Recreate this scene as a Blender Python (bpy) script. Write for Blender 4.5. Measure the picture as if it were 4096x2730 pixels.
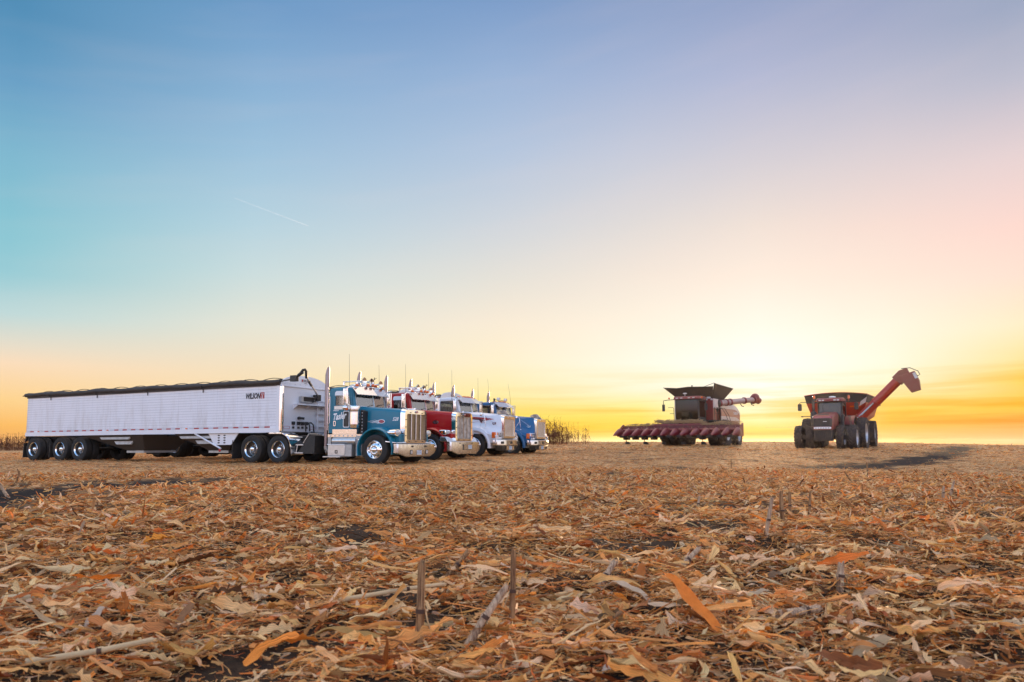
import bpy, bmesh, math, random
import numpy as np
from mathutils import Vector, Matrix

# ---------------------------------------------------------------- scene, camera, sky, sun
for o in list(bpy.data.objects):
    bpy.data.objects.remove(o)
scene = bpy.context.scene
col = scene.collection
R = math.radians
random.seed(7)

CAM_H = 0.78
PITCH = 5.0
FPX = 2731.0            # focal length in photograph pixels (24 mm on a 36 mm frame)
cam_data = bpy.data.cameras.new('camera')
cam_data.lens = 24.0
cam_data.sensor_width = 36.0
cam_data.shift_y = 168.0 / 4096.0
cam_data.clip_start = 0.05
cam_data.clip_end = 40000.0
cam_data.dof.use_dof = True
cam_data.dof.focus_distance = 26.0
cam_data.dof.aperture_fstop = 5.0
cam = bpy.data.objects.new('camera', cam_data)
col.objects.link(cam)
cam.location = (0, 0, CAM_H)
cam.rotation_euler = (R(90 + PITCH), 0, 0)
scene.camera = cam
scene.view_settings.view_transform = 'Standard'
scene.view_settings.look = 'None'
scene.view_settings.exposure = 0.0
scene.view_settings.gamma = 1.0
scene.cycles.max_bounces = 8
scene.cycles.transparent_max_bounces = 16
scene.cycles.caustics_reflective = False
scene.cycles.caustics_refractive = False

SUN_AZ, SUN_EL = 20.0, 4.5      # to the right of +Y, above the horizon


def lin(c):
    """sRGB 0..255 -> scene linear"""
    out = []
    for v in c[:3]:
        v = v / 255.0
        out.append(v / 12.92 if v <= 0.04045 else ((v + 0.055) / 1.055) ** 2.4)
    return tuple(out) + (1.0,)


def sky_angles(x, y):
    """photograph pixel -> (azimuth, elevation) in degrees; used to read the sky's colours off the photograph"""
    d = Vector(((x - 2048) / FPX, 1.0, (1533 - y) / FPX))
    d.rotate(Matrix.Rotation(R(PITCH), 3, 'X'))
    d.normalize()
    return math.degrees(math.atan2(d.x, d.y)), math.degrees(math.asin(d.z))


SKY_COLUMNS = [
    # x px, [(y px, sRGB) ...] as seen in the photograph
    (0,    [(0, (84, 143, 184)), (300, (106, 160, 198)), (600, (128, 184, 208)), (900, (138, 198, 212)), (1080, (152, 204, 214)),
            (1250, (192, 218, 218)), (1380, (232, 222, 202)), (1450, (252, 222, 188)), (1600, (255, 212, 142)), (1700, (255, 190, 98)), (1772, (246, 172, 92))]),
    (1000, [(0, (112, 156, 200)), (300, (136, 176, 212)), (600, (158, 194, 220)), (900, (184, 212, 224)), (1100, (205, 222, 222)),
            (1300, (230, 229, 214)), (1450, (244, 226, 196)), (1600, (252, 222, 170)), (1700, (255, 212, 130)), (1772, (255, 200, 100))]),
    (2000, [(0, (126, 158, 202)), (300, (154, 180, 215)), (600, (180, 198, 222)), (900, (208, 214, 221)), (1100, (228, 225, 217)),
            (1300, (250, 236, 214)), (1450, (255, 241, 206)), (1570, (255, 238, 172)), (1660, (255, 226, 104)), (1720, (255, 208, 52)), (1772, (255, 214, 110))]),
    (2560, [(0, (140, 162, 201)), (300, (168, 183, 214)), (600, (198, 203, 219)), (900, (226, 220, 217)), (1100, (244, 231, 218)),
            (1300, (255, 243, 224)), (1450, (255, 250, 230)), (1560, (255, 247, 214)), (1620, (255, 239, 158)), (1665, (255, 226, 104)), (1712, (255, 208, 58)), (1745, (255, 214, 96)), (1772, (255, 230, 168))]),
    (3040, [(0, (152, 166, 201)), (300, (180, 186, 213)), (600, (210, 206, 215)), (900, (240, 225, 215)), (1100, (254, 236, 221)),
            (1300, (255, 249, 234)), (1450, (255, 254, 248)), (1580, (255, 251, 238)), (1640, (255, 247, 206)), (1685, (255, 238, 166)), (1718, (255, 206, 78)), (1745, (255, 198, 76)), (1772, (255, 200, 108))]),
    (3550, [(0, (158, 168, 199)), (300, (187, 189, 209)), (600, (220, 209, 213)), (900, (248, 223, 212)), (1100, (255, 233, 217)),
            (1300, (255, 247, 226)), (1450, (255, 250, 226)), (1560, (255, 245, 200)), (1600, (255, 236, 154)), (1640, (255, 216, 92)), (1690, (255, 192, 50)), (1730, (255, 190, 92)), (1772, (255, 196, 140))]),
    (4096, [(0, (160, 170, 196)), (300, (190, 190, 206)), (600, (230, 211, 212)), (900, (254, 219, 208)), (1100, (255, 228, 211)),
            (1300, (255, 240, 202)), (1440, (255, 232, 160)), (1520, (255, 216, 100)), (1560, (255, 212, 104)), (1620, (255, 204, 72)), (1680, (253, 186, 84)), (1772, (250, 182, 118))]),
]
# the part of the sky that is out of the picture: pale dusk tones, brightened well past dusk to light trailer and ground
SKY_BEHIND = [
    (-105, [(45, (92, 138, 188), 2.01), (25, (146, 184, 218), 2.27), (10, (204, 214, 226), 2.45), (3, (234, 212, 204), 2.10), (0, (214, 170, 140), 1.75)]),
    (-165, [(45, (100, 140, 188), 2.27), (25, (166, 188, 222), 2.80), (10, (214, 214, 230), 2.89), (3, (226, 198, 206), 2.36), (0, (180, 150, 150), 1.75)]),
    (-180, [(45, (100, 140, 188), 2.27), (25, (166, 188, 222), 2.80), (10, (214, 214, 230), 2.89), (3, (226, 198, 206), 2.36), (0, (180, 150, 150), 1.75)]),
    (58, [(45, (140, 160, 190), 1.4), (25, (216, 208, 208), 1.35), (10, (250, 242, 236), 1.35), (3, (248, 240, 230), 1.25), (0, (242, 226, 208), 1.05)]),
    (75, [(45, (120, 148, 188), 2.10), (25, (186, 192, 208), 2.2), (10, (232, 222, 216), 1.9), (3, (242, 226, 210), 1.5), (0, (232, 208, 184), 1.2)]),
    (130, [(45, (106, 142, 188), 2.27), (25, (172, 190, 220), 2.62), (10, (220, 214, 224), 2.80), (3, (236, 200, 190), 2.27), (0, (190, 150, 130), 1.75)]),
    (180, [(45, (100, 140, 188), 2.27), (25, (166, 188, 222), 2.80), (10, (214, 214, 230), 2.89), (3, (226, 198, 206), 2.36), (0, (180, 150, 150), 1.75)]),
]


def build_world():
    w = bpy.data.worlds.new('World')
    scene.world = w
    w.use_nodes = True
    nt = w.node_tree
    N, L = nt.nodes, nt.links
    N.clear()
    out = N.new('ShaderNodeOutputWorld')
    bg = N.new('ShaderNodeBackground')
    tc = N.new('ShaderNodeTexCoord')
    sep = N.new('ShaderNodeSeparateXYZ')
    L.new(tc.outputs['Generated'], sep.inputs[0])

    def math_node(op, a, b=None, c=None, clamp=False):
        m = N.new('ShaderNodeMath')
        m.operation = op
        m.use_clamp = clamp
        for i, v in enumerate((a, b, c)):
            if v is None:
                continue
            if isinstance(v, (int, float)):
                m.inputs[i].default_value = v
            else:
                L.new(v, m.inputs[i])
        return m.outputs[0]

    el = math_node('MULTIPLY', math_node('ARCSINE', sep.outputs['Z']), 180 / math.pi)
    az = math_node('MULTIPLY', math_node('ARCTAN2', sep.outputs['X'], sep.outputs['Y']), 180 / math.pi)
    t_el = math_node('DIVIDE', el, 50.0, clamp=True)

    def ramp(stops):
        r = N.new('ShaderNodeValToRGB')
        stops = sorted(stops)
        e = r.color_ramp.elements
        while len(e) < len(stops):
            e.new(0.5)
        for k, (p, c) in enumerate(stops):
            e[k].position = max(0.0, min(1.0, p))
            e[k].color = c
        L.new(t_el, r.inputs[0])
        return r.outputs[0]

    columns = []
    for x, rows in SKY_COLUMNS:
        a, _ = sky_angles(x, 1500)
        columns.append((a, [(sky_angles(x, y)[1] / 50.0, lin(c)) for y, c in rows] + [(0.82, lin(rows[0][1])), (1.0, tuple(3.9 * v for v in lin((216, 192, 168))[:3]) + (1,))]))  # last stop: extra-bright overhead sky, added to light the ground
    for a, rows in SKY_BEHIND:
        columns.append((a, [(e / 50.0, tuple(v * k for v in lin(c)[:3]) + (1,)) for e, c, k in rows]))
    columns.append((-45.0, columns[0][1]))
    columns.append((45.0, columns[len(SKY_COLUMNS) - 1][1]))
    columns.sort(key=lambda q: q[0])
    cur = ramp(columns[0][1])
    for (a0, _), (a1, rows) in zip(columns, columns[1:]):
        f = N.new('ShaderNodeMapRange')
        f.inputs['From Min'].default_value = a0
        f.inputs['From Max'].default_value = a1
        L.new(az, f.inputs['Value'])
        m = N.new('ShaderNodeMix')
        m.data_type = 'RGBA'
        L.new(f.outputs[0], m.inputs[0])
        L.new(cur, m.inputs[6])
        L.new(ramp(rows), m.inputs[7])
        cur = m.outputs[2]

    # thin streaks of cloud low over the horizon
    comb = N.new('ShaderNodeCombineXYZ')
    L.new(math_node('MULTIPLY', az, 0.055), comb.inputs[0])
    L.new(math_node('MULTIPLY', el, 1.05), comb.inputs[1])
    nz = N.new('ShaderNodeTexNoise')
    nz.inputs['Scale'].default_value = 1.0
    nz.inputs['Detail'].default_value = 5.0
    nz.inputs['Distortion'].default_value = 0.35
    L.new(comb.outputs[0], nz.inputs['Vector'])
    st = N.new('ShaderNodeMapRange')
    st.inputs['From Min'].default_value = 0.45
    st.inputs['From Max'].default_value = 0.61
    L.new(nz.outputs[0], st.inputs['Value'])
    low = N.new('ShaderNodeMapRange')
    low.inputs['From Min'].default_value = 6.5
    low.inputs['From Max'].default_value = 2.0
    L.new(el, low.inputs['Value'])
    side = N.new('ShaderNodeMapRange')
    side.inputs['From Min'].default_value = -6.0
    side.inputs['From Max'].default_value = 12.0
    L.new(az, side.inputs['Value'])
    away = math_node('GREATER_THAN', sep.outputs['Y'], 0.0)
    f = math_node('MULTIPLY', math_node('MULTIPLY', st.outputs[0], low.outputs[0]), math_node('MULTIPLY', side.outputs[0], away))
    f = math_node('MULTIPLY', f, 0.95)
    m = N.new('ShaderNodeMix')
    m.data_type = 'RGBA'
    m.blend_type = 'MULTIPLY'
    L.new(f, m.inputs[0])
    L.new(cur, m.inputs[6])
    m.inputs[7].default_value = (1.0, 0.70, 0.22, 1)
    cur = m.outputs[2]
    # faint high veil of pink cloud
    comb2 = N.new('ShaderNodeCombineXYZ')
    L.new(math_node('MULTIPLY', az, 0.04), comb2.inputs[0])
    L.new(math_node('MULTIPLY', math_node('SUBTRACT', el, math_node('MULTIPLY', az, 0.16)), 0.33), comb2.inputs[1])
    nz2 = N.new('ShaderNodeTexNoise')
    nz2.inputs['Scale'].default_value = 1.3
    nz2.inputs['Detail'].default_value = 4.0
    L.new(comb2.outputs[0], nz2.inputs['Vector'])
    st2 = N.new('ShaderNodeMapRange')
    st2.inputs['From Min'].default_value = 0.48
    st2.inputs['From Max'].default_value = 0.75
    L.new(nz2.outputs[0], st2.inputs['Value'])
    m = N.new('ShaderNodeMix')
    m.data_type = 'RGBA'
    L.new(math_node('MULTIPLY', st2.outputs[0], 0.05), m.inputs[0])
    L.new(cur, m.inputs[6])
    m.inputs[7].default_value = lin((255, 226, 214))
    cur = m.outputs[2]

    # glow of the low sun behind thin cloud
    sd = (math.sin(R(SUN_AZ)) * math.cos(R(SUN_EL)), math.cos(R(SUN_AZ)) * math.cos(R(SUN_EL)), math.sin(R(SUN_EL)))
    dot = N.new('ShaderNodeVectorMath')
    dot.operation = 'DOT_PRODUCT'
    L.new(tc.outputs['Generated'], dot.inputs[0])
    dot.inputs[1].default_value = sd
    g = math_node('POWER', math_node('MAXIMUM', dot.outputs['Value'], 0.0), 90.0)
    gl = N.new('ShaderNodeMix')
    gl.data_type = 'RGBA'
    gl.blend_type = 'ADD'
    L.new(g, gl.inputs[0])
    L.new(cur, gl.inputs[6])
    gl.inputs[7].default_value = (0.03, 0.025, 0.015, 1)
    cur = gl.outputs[2]

    sky = N.new('ShaderNodeTexSky')
    sky.sky_type = 'NISHITA'
    sky.sun_disc = False
    sky.sun_elevation = R(SUN_EL)
    sky.sun_rotation = R(SUN_AZ)
    sky.dust_density = 1.5
    nk = N.new('ShaderNodeMix')
    nk.data_type = 'RGBA'
    nk.blend_type = 'ADD'
    nk.inputs[0].default_value = 0.0004
    L.new(cur, nk.inputs[6])
    L.new(sky.outputs[0], nk.inputs[7])
    L.new(nk.outputs[2], bg.inputs['Color'])
    bg.inputs['Strength'].default_value = 1.0
    L.new(bg.outputs[0], out.inputs['Surface'])
    return sd


SUN_DIR = build_world()
sun_data = bpy.data.lights.new('sun', 'SUN')
sun_data.energy = 3.6
sun_data.angle = R(3.0)
sun_data.color = (1.0, 0.66, 0.36)
sun = bpy.data.objects.new('sun', sun_data)
col.objects.link(sun)
sun.rotation_euler = Vector(SUN_DIR).to_track_quat('Z', 'Y').to_euler()
sun.location = (12, 32, 20)

# ---------------------------------------------------------------- helpers
def tag(o, label=None, cat=None, group=None, kind=None):
    if label: o['label'] = label
    if cat: o['category'] = cat
    if group: o['group'] = group
    if kind: o['kind'] = kind
    return o


def link(o, parent=None):
    col.objects.link(o)
    if parent is not None:
        o.parent = parent
    return o


def empty(name, loc=(0, 0, 0), rz=0.0, parent=None, ry=0.0):
    o = bpy.data.objects.new(name, None)
    o.empty_display_size = 0.2
    o.location = loc
    o.rotation_euler = (0, ry, rz)
    return link(o, parent)


def thing(name, label, cat, loc, rz, group=None, ry=0.0):
    return tag(empty(name, loc, rz, None, ry), label, cat, group)


def copy_tree(o, parent=None):
    c = o.copy()
    col.objects.link(c)
    c.parent = parent
    for ch in list(o.children):
        copy_tree(ch, c)
    return c


def rrect(x0, x1, z0, z1, r, n=4, lo=None):
    """rounded rectangle as a loop of 4*(n+1) points, starting at the lower left corner; lo: radius of the two lower corners"""
    lo = r if lo is None else lo
    pts = []
    for cx, cz, a0, rr, sx, sz in ((x0, z0, 180, lo, 1, 1), (x1, z0, 270, lo, -1, 1), (x1, z1, 0, r, -1, -1), (x0, z1, 90, r, 1, -1)):
        for k in range(n + 1):
            a = R(a0 + 90.0 * k / n)
            pts.append((cx + sx * rr + rr * math.cos(a), cz + sz * rr + rr * math.sin(a)))
    return pts


def ring_yz(x, hw, z0, z1, r, n=4, lo=0.01, yc=0.0):
    return [(x, yc + u, w) for u, w in rrect(-hw, hw, z0, z1, r, n, lo)]


MAPS = {'x': lambda u, w, d: (d, u, w), 'y': lambda u, w, d: (u, d, w), 'z': lambda u, w, d: (u, w, d)}


class MB:
    """collects shapes and builds them as one mesh object"""
    def __init__(s):
        s.v, s.f = [], []

    def add(s, verts, faces):
        k = len(s.v)
        s.v += [tuple(p) for p in verts]
        s.f += [tuple(i + k for i in f) for f in faces]
        return s

    def box(s, x0, x1, y0, y1, z0, z1):
        x0, x1 = min(x0, x1), max(x0, x1)
        y0, y1 = min(y0, y1), max(y0, y1)
        z0, z1 = min(z0, z1), max(z0, z1)
        return s.add([(x0, y0, z0), (x1, y0, z0), (x1, y1, z0), (x0, y1, z0), (x0, y0, z1), (x1, y0, z1), (x1, y1, z1), (x0, y1, z1)],
                     [(0, 3, 2, 1), (4, 5, 6, 7), (0, 1, 5, 4), (1, 2, 6, 5), (2, 3, 7, 6), (3, 0, 4, 7)])

    def hexa(s, p):
        return s.add(p, [(0, 3, 2, 1), (4, 5, 6, 7), (0, 1, 5, 4), (1, 2, 6, 5), (2, 3, 7, 6), (3, 0, 4, 7)])

    def prism(s, pts, a, b, axis='y'):
        m = MAPS[axis]
        n = len(pts)
        v = [m(u, w, a) for u, w in pts] + [m(u, w, b) for u, w in pts]
        return s.add(v, [tuple(range(n)), tuple(range(2 * n - 1, n - 1, -1))] + [(i, (i + 1) % n, n + (i + 1) % n, n + i) for i in range(n)])

    def frame(s, outer, inner, a, b, axis='y', fn=None):
        """a plate with a hole: two loops with as many points"""
        m = fn or MAPS[axis]
        n = len(outer)
        v = [m(u, w, a) for u, w in outer] + [m(u, w, a) for u, w in inner] + [m(u, w, b) for u, w in outer] + [m(u, w, b) for u, w in inner]
        f = []
        for i in range(n):
            j = (i + 1) % n
            f += [(i, j, n + j, n + i), (2 * n + i, 3 * n + i, 3 * n + j, 2 * n + j), (i, 2 * n + i, 2 * n + j, j), (n + i, n + j, 3 * n + j, 3 * n + i)]
        return s.add(v, f)

    def loft(s, rings, cap=True):
        n = len(rings[0])
        v = [p for r in rings for p in r]
        f = []
        for k in range(len(rings) - 1):
            for i in range(n):
                j = (i + 1) % n
                f.append((k * n + i, k * n + j, (k + 1) * n + j, (k + 1) * n + i))
        if cap:
            f += [tuple(range(n - 1, -1, -1)), tuple(range((len(rings) - 1) * n, len(rings) * n))]
        return s.add(v, f)

    def sheet(s, rows, th, d=(0, 0, 1)):
        """rows of points (a grid) given a thickness th along d"""
        n = len(rows[0])
        d = Vector(d).normalized() * th
        top = [Vector(p) for r in rows for p in r]
        bot = [p - d for p in top]
        k = len(top)
        f = []
        m = len(rows)
        for a in range(m - 1):
            for i in range(n - 1):
                q = (a * n + i, a * n + i + 1, (a + 1) * n + i + 1, (a + 1) * n + i)
                f += [q, tuple(k + t for t in reversed(q))]
        for a in range(m - 1):
            for i in (0, n - 1):
                f.append((a * n + i, (a + 1) * n + i, k + (a + 1) * n + i, k + a * n + i))
        for i in range(n - 1):
            for a in (0, m - 1):
                f.append((a * n + i, a * n + i + 1, k + a * n + i + 1, k + a * n + i))
        return s.add(top + bot, f)

    def tube(s, pts, r, n=8, r2=None, caps=True):
        pts = [Vector(p) for p in pts]
        m = len(pts)
        rings = []
        prev = None
        for i, p in enumerate(pts):
            t = (pts[min(i + 1, m - 1)] - pts[max(i - 1, 0)]).normalized()
            if prev is None:
                a = Vector((0, 0, 1)) if abs(t.z) < 0.9 else Vector((1, 0, 0))
                u = t.cross(a).normalized()
            else:
                u = (prev - t * prev.dot(t)).normalized()
            prev = u
            w = t.cross(u)
            rr = r if r2 is None else r + (r2 - r) * i / (m - 1)
            rings.append([p + (u * math.cos(2 * math.pi * k / n) + w * math.sin(2 * math.pi * k / n)) * rr for k in range(n)])
        return s.loft(rings, caps)

    def lathe(s, prof, o=(0, 0, 0), ax=(0, 1, 0), n=32):
        """prof: (radius, height along ax)"""
        ax = Vector(ax).normalized()
        a = Vector((0, 0, 1)) if abs(ax.z) < 0.9 else Vector((1, 0, 0))
        u = ax.cross(a).normalized()
        w = ax.cross(u)
        o = Vector(o)
        v, f = [], []
        for r, h in prof:
            r = max(r, 0.0005)
            for k in range(n):
                t = 2 * math.pi * k / n
                v.append(o + ax * h + (u * math.cos(t) + w * math.sin(t)) * r)
        for q in range(len(prof) - 1):
            for k in range(n):
                j = (k + 1) % n
                f.append((q * n + k, q * n + j, (q + 1) * n + j, (q + 1) * n + k))
        return s.add(v, f)

    def ell(s, c, rx, ry, rz, nu=16, nv=10):
        v, f = [], []
        for i in range(nv + 1):
            th = math.pi * i / nv
            for k in range(nu):
                ph = 2 * math.pi * k / nu
                v.append((c[0] + rx * max(math.sin(th), 0.001) * math.cos(ph), c[1] + ry * max(math.sin(th), 0.001) * math.sin(ph), c[2] + rz * math.cos(th)))
        for i in range(nv):
            for k in range(nu):
                j = (k + 1) % nu
                f.append((i * nu + k, i * nu + j, (i + 1) * nu + j, (i + 1) * nu + k))
        return s.add(v, f)

    def mesh(s, name, mat, smooth=35, fix=True):
        me = bpy.data.meshes.new(name)
        me.from_pydata(s.v, [], s.f)
        if fix:
            bm = bmesh.new()
            bm.from_mesh(me)
            bmesh.ops.recalc_face_normals(bm, faces=bm.faces)
            bm.to_mesh(me)
            bm.free()
        if mat:
            me.materials.append(mat)
        if smooth:
            me.polygons.foreach_set('use_smooth', [True] * len(me.polygons))
            me.set_sharp_from_angle(angle=R(smooth))
        me.update()
        return me

    def build(s, name, mat, parent=None, bevel=0.0, smooth=35, loc=None, segs=2):
        o = bpy.data.objects.new(name, s.mesh(name, mat, smooth))
        if bevel:
            b = o.modifiers.new('bevel', 'BEVEL')
            b.width = bevel
            b.segments = segs
            b.limit_method = 'ANGLE'
            b.angle_limit = R(40)
        if loc:
            o.location = loc
        return link(o, parent)


def merged(name, parts, smooth=35):
    """one mesh out of several MB shapes, each with a material of its own"""
    m, idx = MB(), []
    for k, (mb, mat) in enumerate(parts):
        m.add(mb.v, mb.f)
        idx += [k] * len(mb.f)
    me = m.mesh(name, None, smooth)
    for _, mat in parts:
        me.materials.append(mat)
    me.polygons.foreach_set('material_index', idx)
    return me


def place(name, me, parent, loc=(0, 0, 0), rot=(0, 0, 0), label=None):
    o = bpy.data.objects.new(name, me)
    o.location = loc
    o.rotation_euler = rot
    if label: o['label'] = label
    return link(o, parent)


def lettering(name, s, size, fn, mat, parent, shear=0.0, bold=0.0, thick=0.004, width=None, align='LEFT', label=None):
    """raised letters: text laid out in (u, v), then mapped by fn(u, v, d) where d is the height above the surface"""
    cu = bpy.data.curves.new(name, 'FONT')
    cu.body = s
    cu.size = size
    cu.shear = shear
    cu.offset = bold
    cu.align_x = align
    cu.resolution_u = 3
    tmp = bpy.data.objects.new(name, cu)
    col.objects.link(tmp)
    dg = bpy.context.evaluated_depsgraph_get()
    me = bpy.data.meshes.new_from_object(tmp.evaluated_get(dg))
    bpy.data.objects.remove(tmp)
    n = len(me.vertices)
    co = np.empty(n * 3)
    me.vertices.foreach_get('co', co)
    co = co.reshape(-1, 3)
    if width:
        w = co[:, 0].max() - co[:, 0].min()
        co[:, 0] *= width / w
    faces = [tuple(p.vertices) for p in me.polygons]
    m = MB()
    m.v = [fn(u, v, thick) for u, v, _ in co]
    m.f = faces
    me2 = m.mesh(name, mat, 0, fix=False)
    o = place(name, me2, parent)
    if label: o['label'] = label
    return o


# ---------------------------------------------------------------- materials
def pmat(name, color, rough=0.5, metal=0.0, coat=0.0, dirt=0.0, dirt_color=(0.16, 0.11, 0.07), scale=6.0, bump=0.0, bump_scale=60.0, spec=0.5, vary=0.0):
    m = bpy.data.materials.new(name)
    m.use_nodes = True
    nt = m.node_tree
    N, L = nt.nodes, nt.links
    b = N['Principled BSDF']
    b.inputs['Roughness'].default_value = rough
    b.inputs['Metallic'].default_value = metal
    b.inputs['Coat Weight'].default_value = coat
    b.inputs['Coat Roughness'].default_value = 0.06
    b.inputs['Specular IOR Level'].default_value = spec
    c = tuple(color[:3]) + (1,)
    b.inputs['Base Color'].default_value = c
    tc = N.new('ShaderNodeTexCoord')
    if dirt or vary:
        nz = N.new('ShaderNodeTexNoise')
        nz.inputs['Scale'].default_value = scale
        nz.inputs['Detail'].default_value = 6
        nz.inputs['Roughness'].default_value = 0.65
        L.new(tc.outputs['Object'], nz.inputs['Vector'])
        mr = N.new('ShaderNodeMapRange')
        mr.inputs['From Min'].default_value = 0.42
        mr.inputs['From Max'].default_value = 0.72
        mr.inputs['To Max'].default_value = max(dirt, vary)
        L.new(nz.outputs[0], mr.inputs['Value'])
        mx = N.new('ShaderNodeMix')
        mx.data_type = 'RGBA'
        mx.inputs[6].default_value = c
        mx.inputs[7].default_value = tuple(dirt_color) + (1,) if dirt else tuple(v * 0.7 for v in color[:3]) + (1,)
        L.new(mr.outputs[0], mx.inputs[0])
        L.new(mx.outputs[2], b.inputs['Base Color'])
        r2 = N.new('ShaderNodeMapRange')
        r2.inputs['To Min'].default_value = rough
        r2.inputs['To Max'].default_value = min(1.0, rough + 0.35 * max(dirt, vary))
        L.new(nz.outputs[0], r2.inputs['Value'])
        L.new(r2.outputs[0], b.inputs['Roughness'])
    if bump:
        nb = N.new('ShaderNodeTexNoise')
        nb.inputs['Scale'].default_value = bump_scale
        nb.inputs['Detail'].default_value = 3
        L.new(tc.outputs['Object'], nb.inputs['Vector'])
        bp = N.new('ShaderNodeBump')
        bp.inputs['Strength'].default_value = bump
        bp.inputs['Distance'].default_value = 0.01
        L.new(nb.outputs[0], bp.inputs['Height'])
        L.new(bp.outputs[0], b.inputs['Normal'])
    return m


def glassmat(name, tint, refl=0.9, ior=1.6):
    """thin pane: tinted see-through plus mirror-like reflection that grows at grazing angles"""
    m = bpy.data.materials.new(name)
    m.use_nodes = True
    nt = m.node_tree
    N, L = nt.nodes, nt.links
    N.clear()
    out = N.new('ShaderNodeOutputMaterial')
    tr = N.new('ShaderNodeBsdfTransparent')
    tr.inputs[0].default_value = tuple(tint) + (1,)
    gl = N.new('ShaderNodeBsdfGlossy')
    gl.inputs['Roughness'].default_value = 0.03
    gl.inputs[0].default_value = (refl, refl, refl, 1)
    fr = N.new('ShaderNodeFresnel')
    fr.inputs[0].default_value = ior
    mx = N.new('ShaderNodeMixShader')
    L.new(fr.outputs[0], mx.inputs[0])
    L.new(tr.outputs[0], mx.inputs[1])
    L.new(gl.outputs[0], mx.inputs[2])
    L.new(mx.outputs[0], out.inputs['Surface'])
    return m


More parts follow.
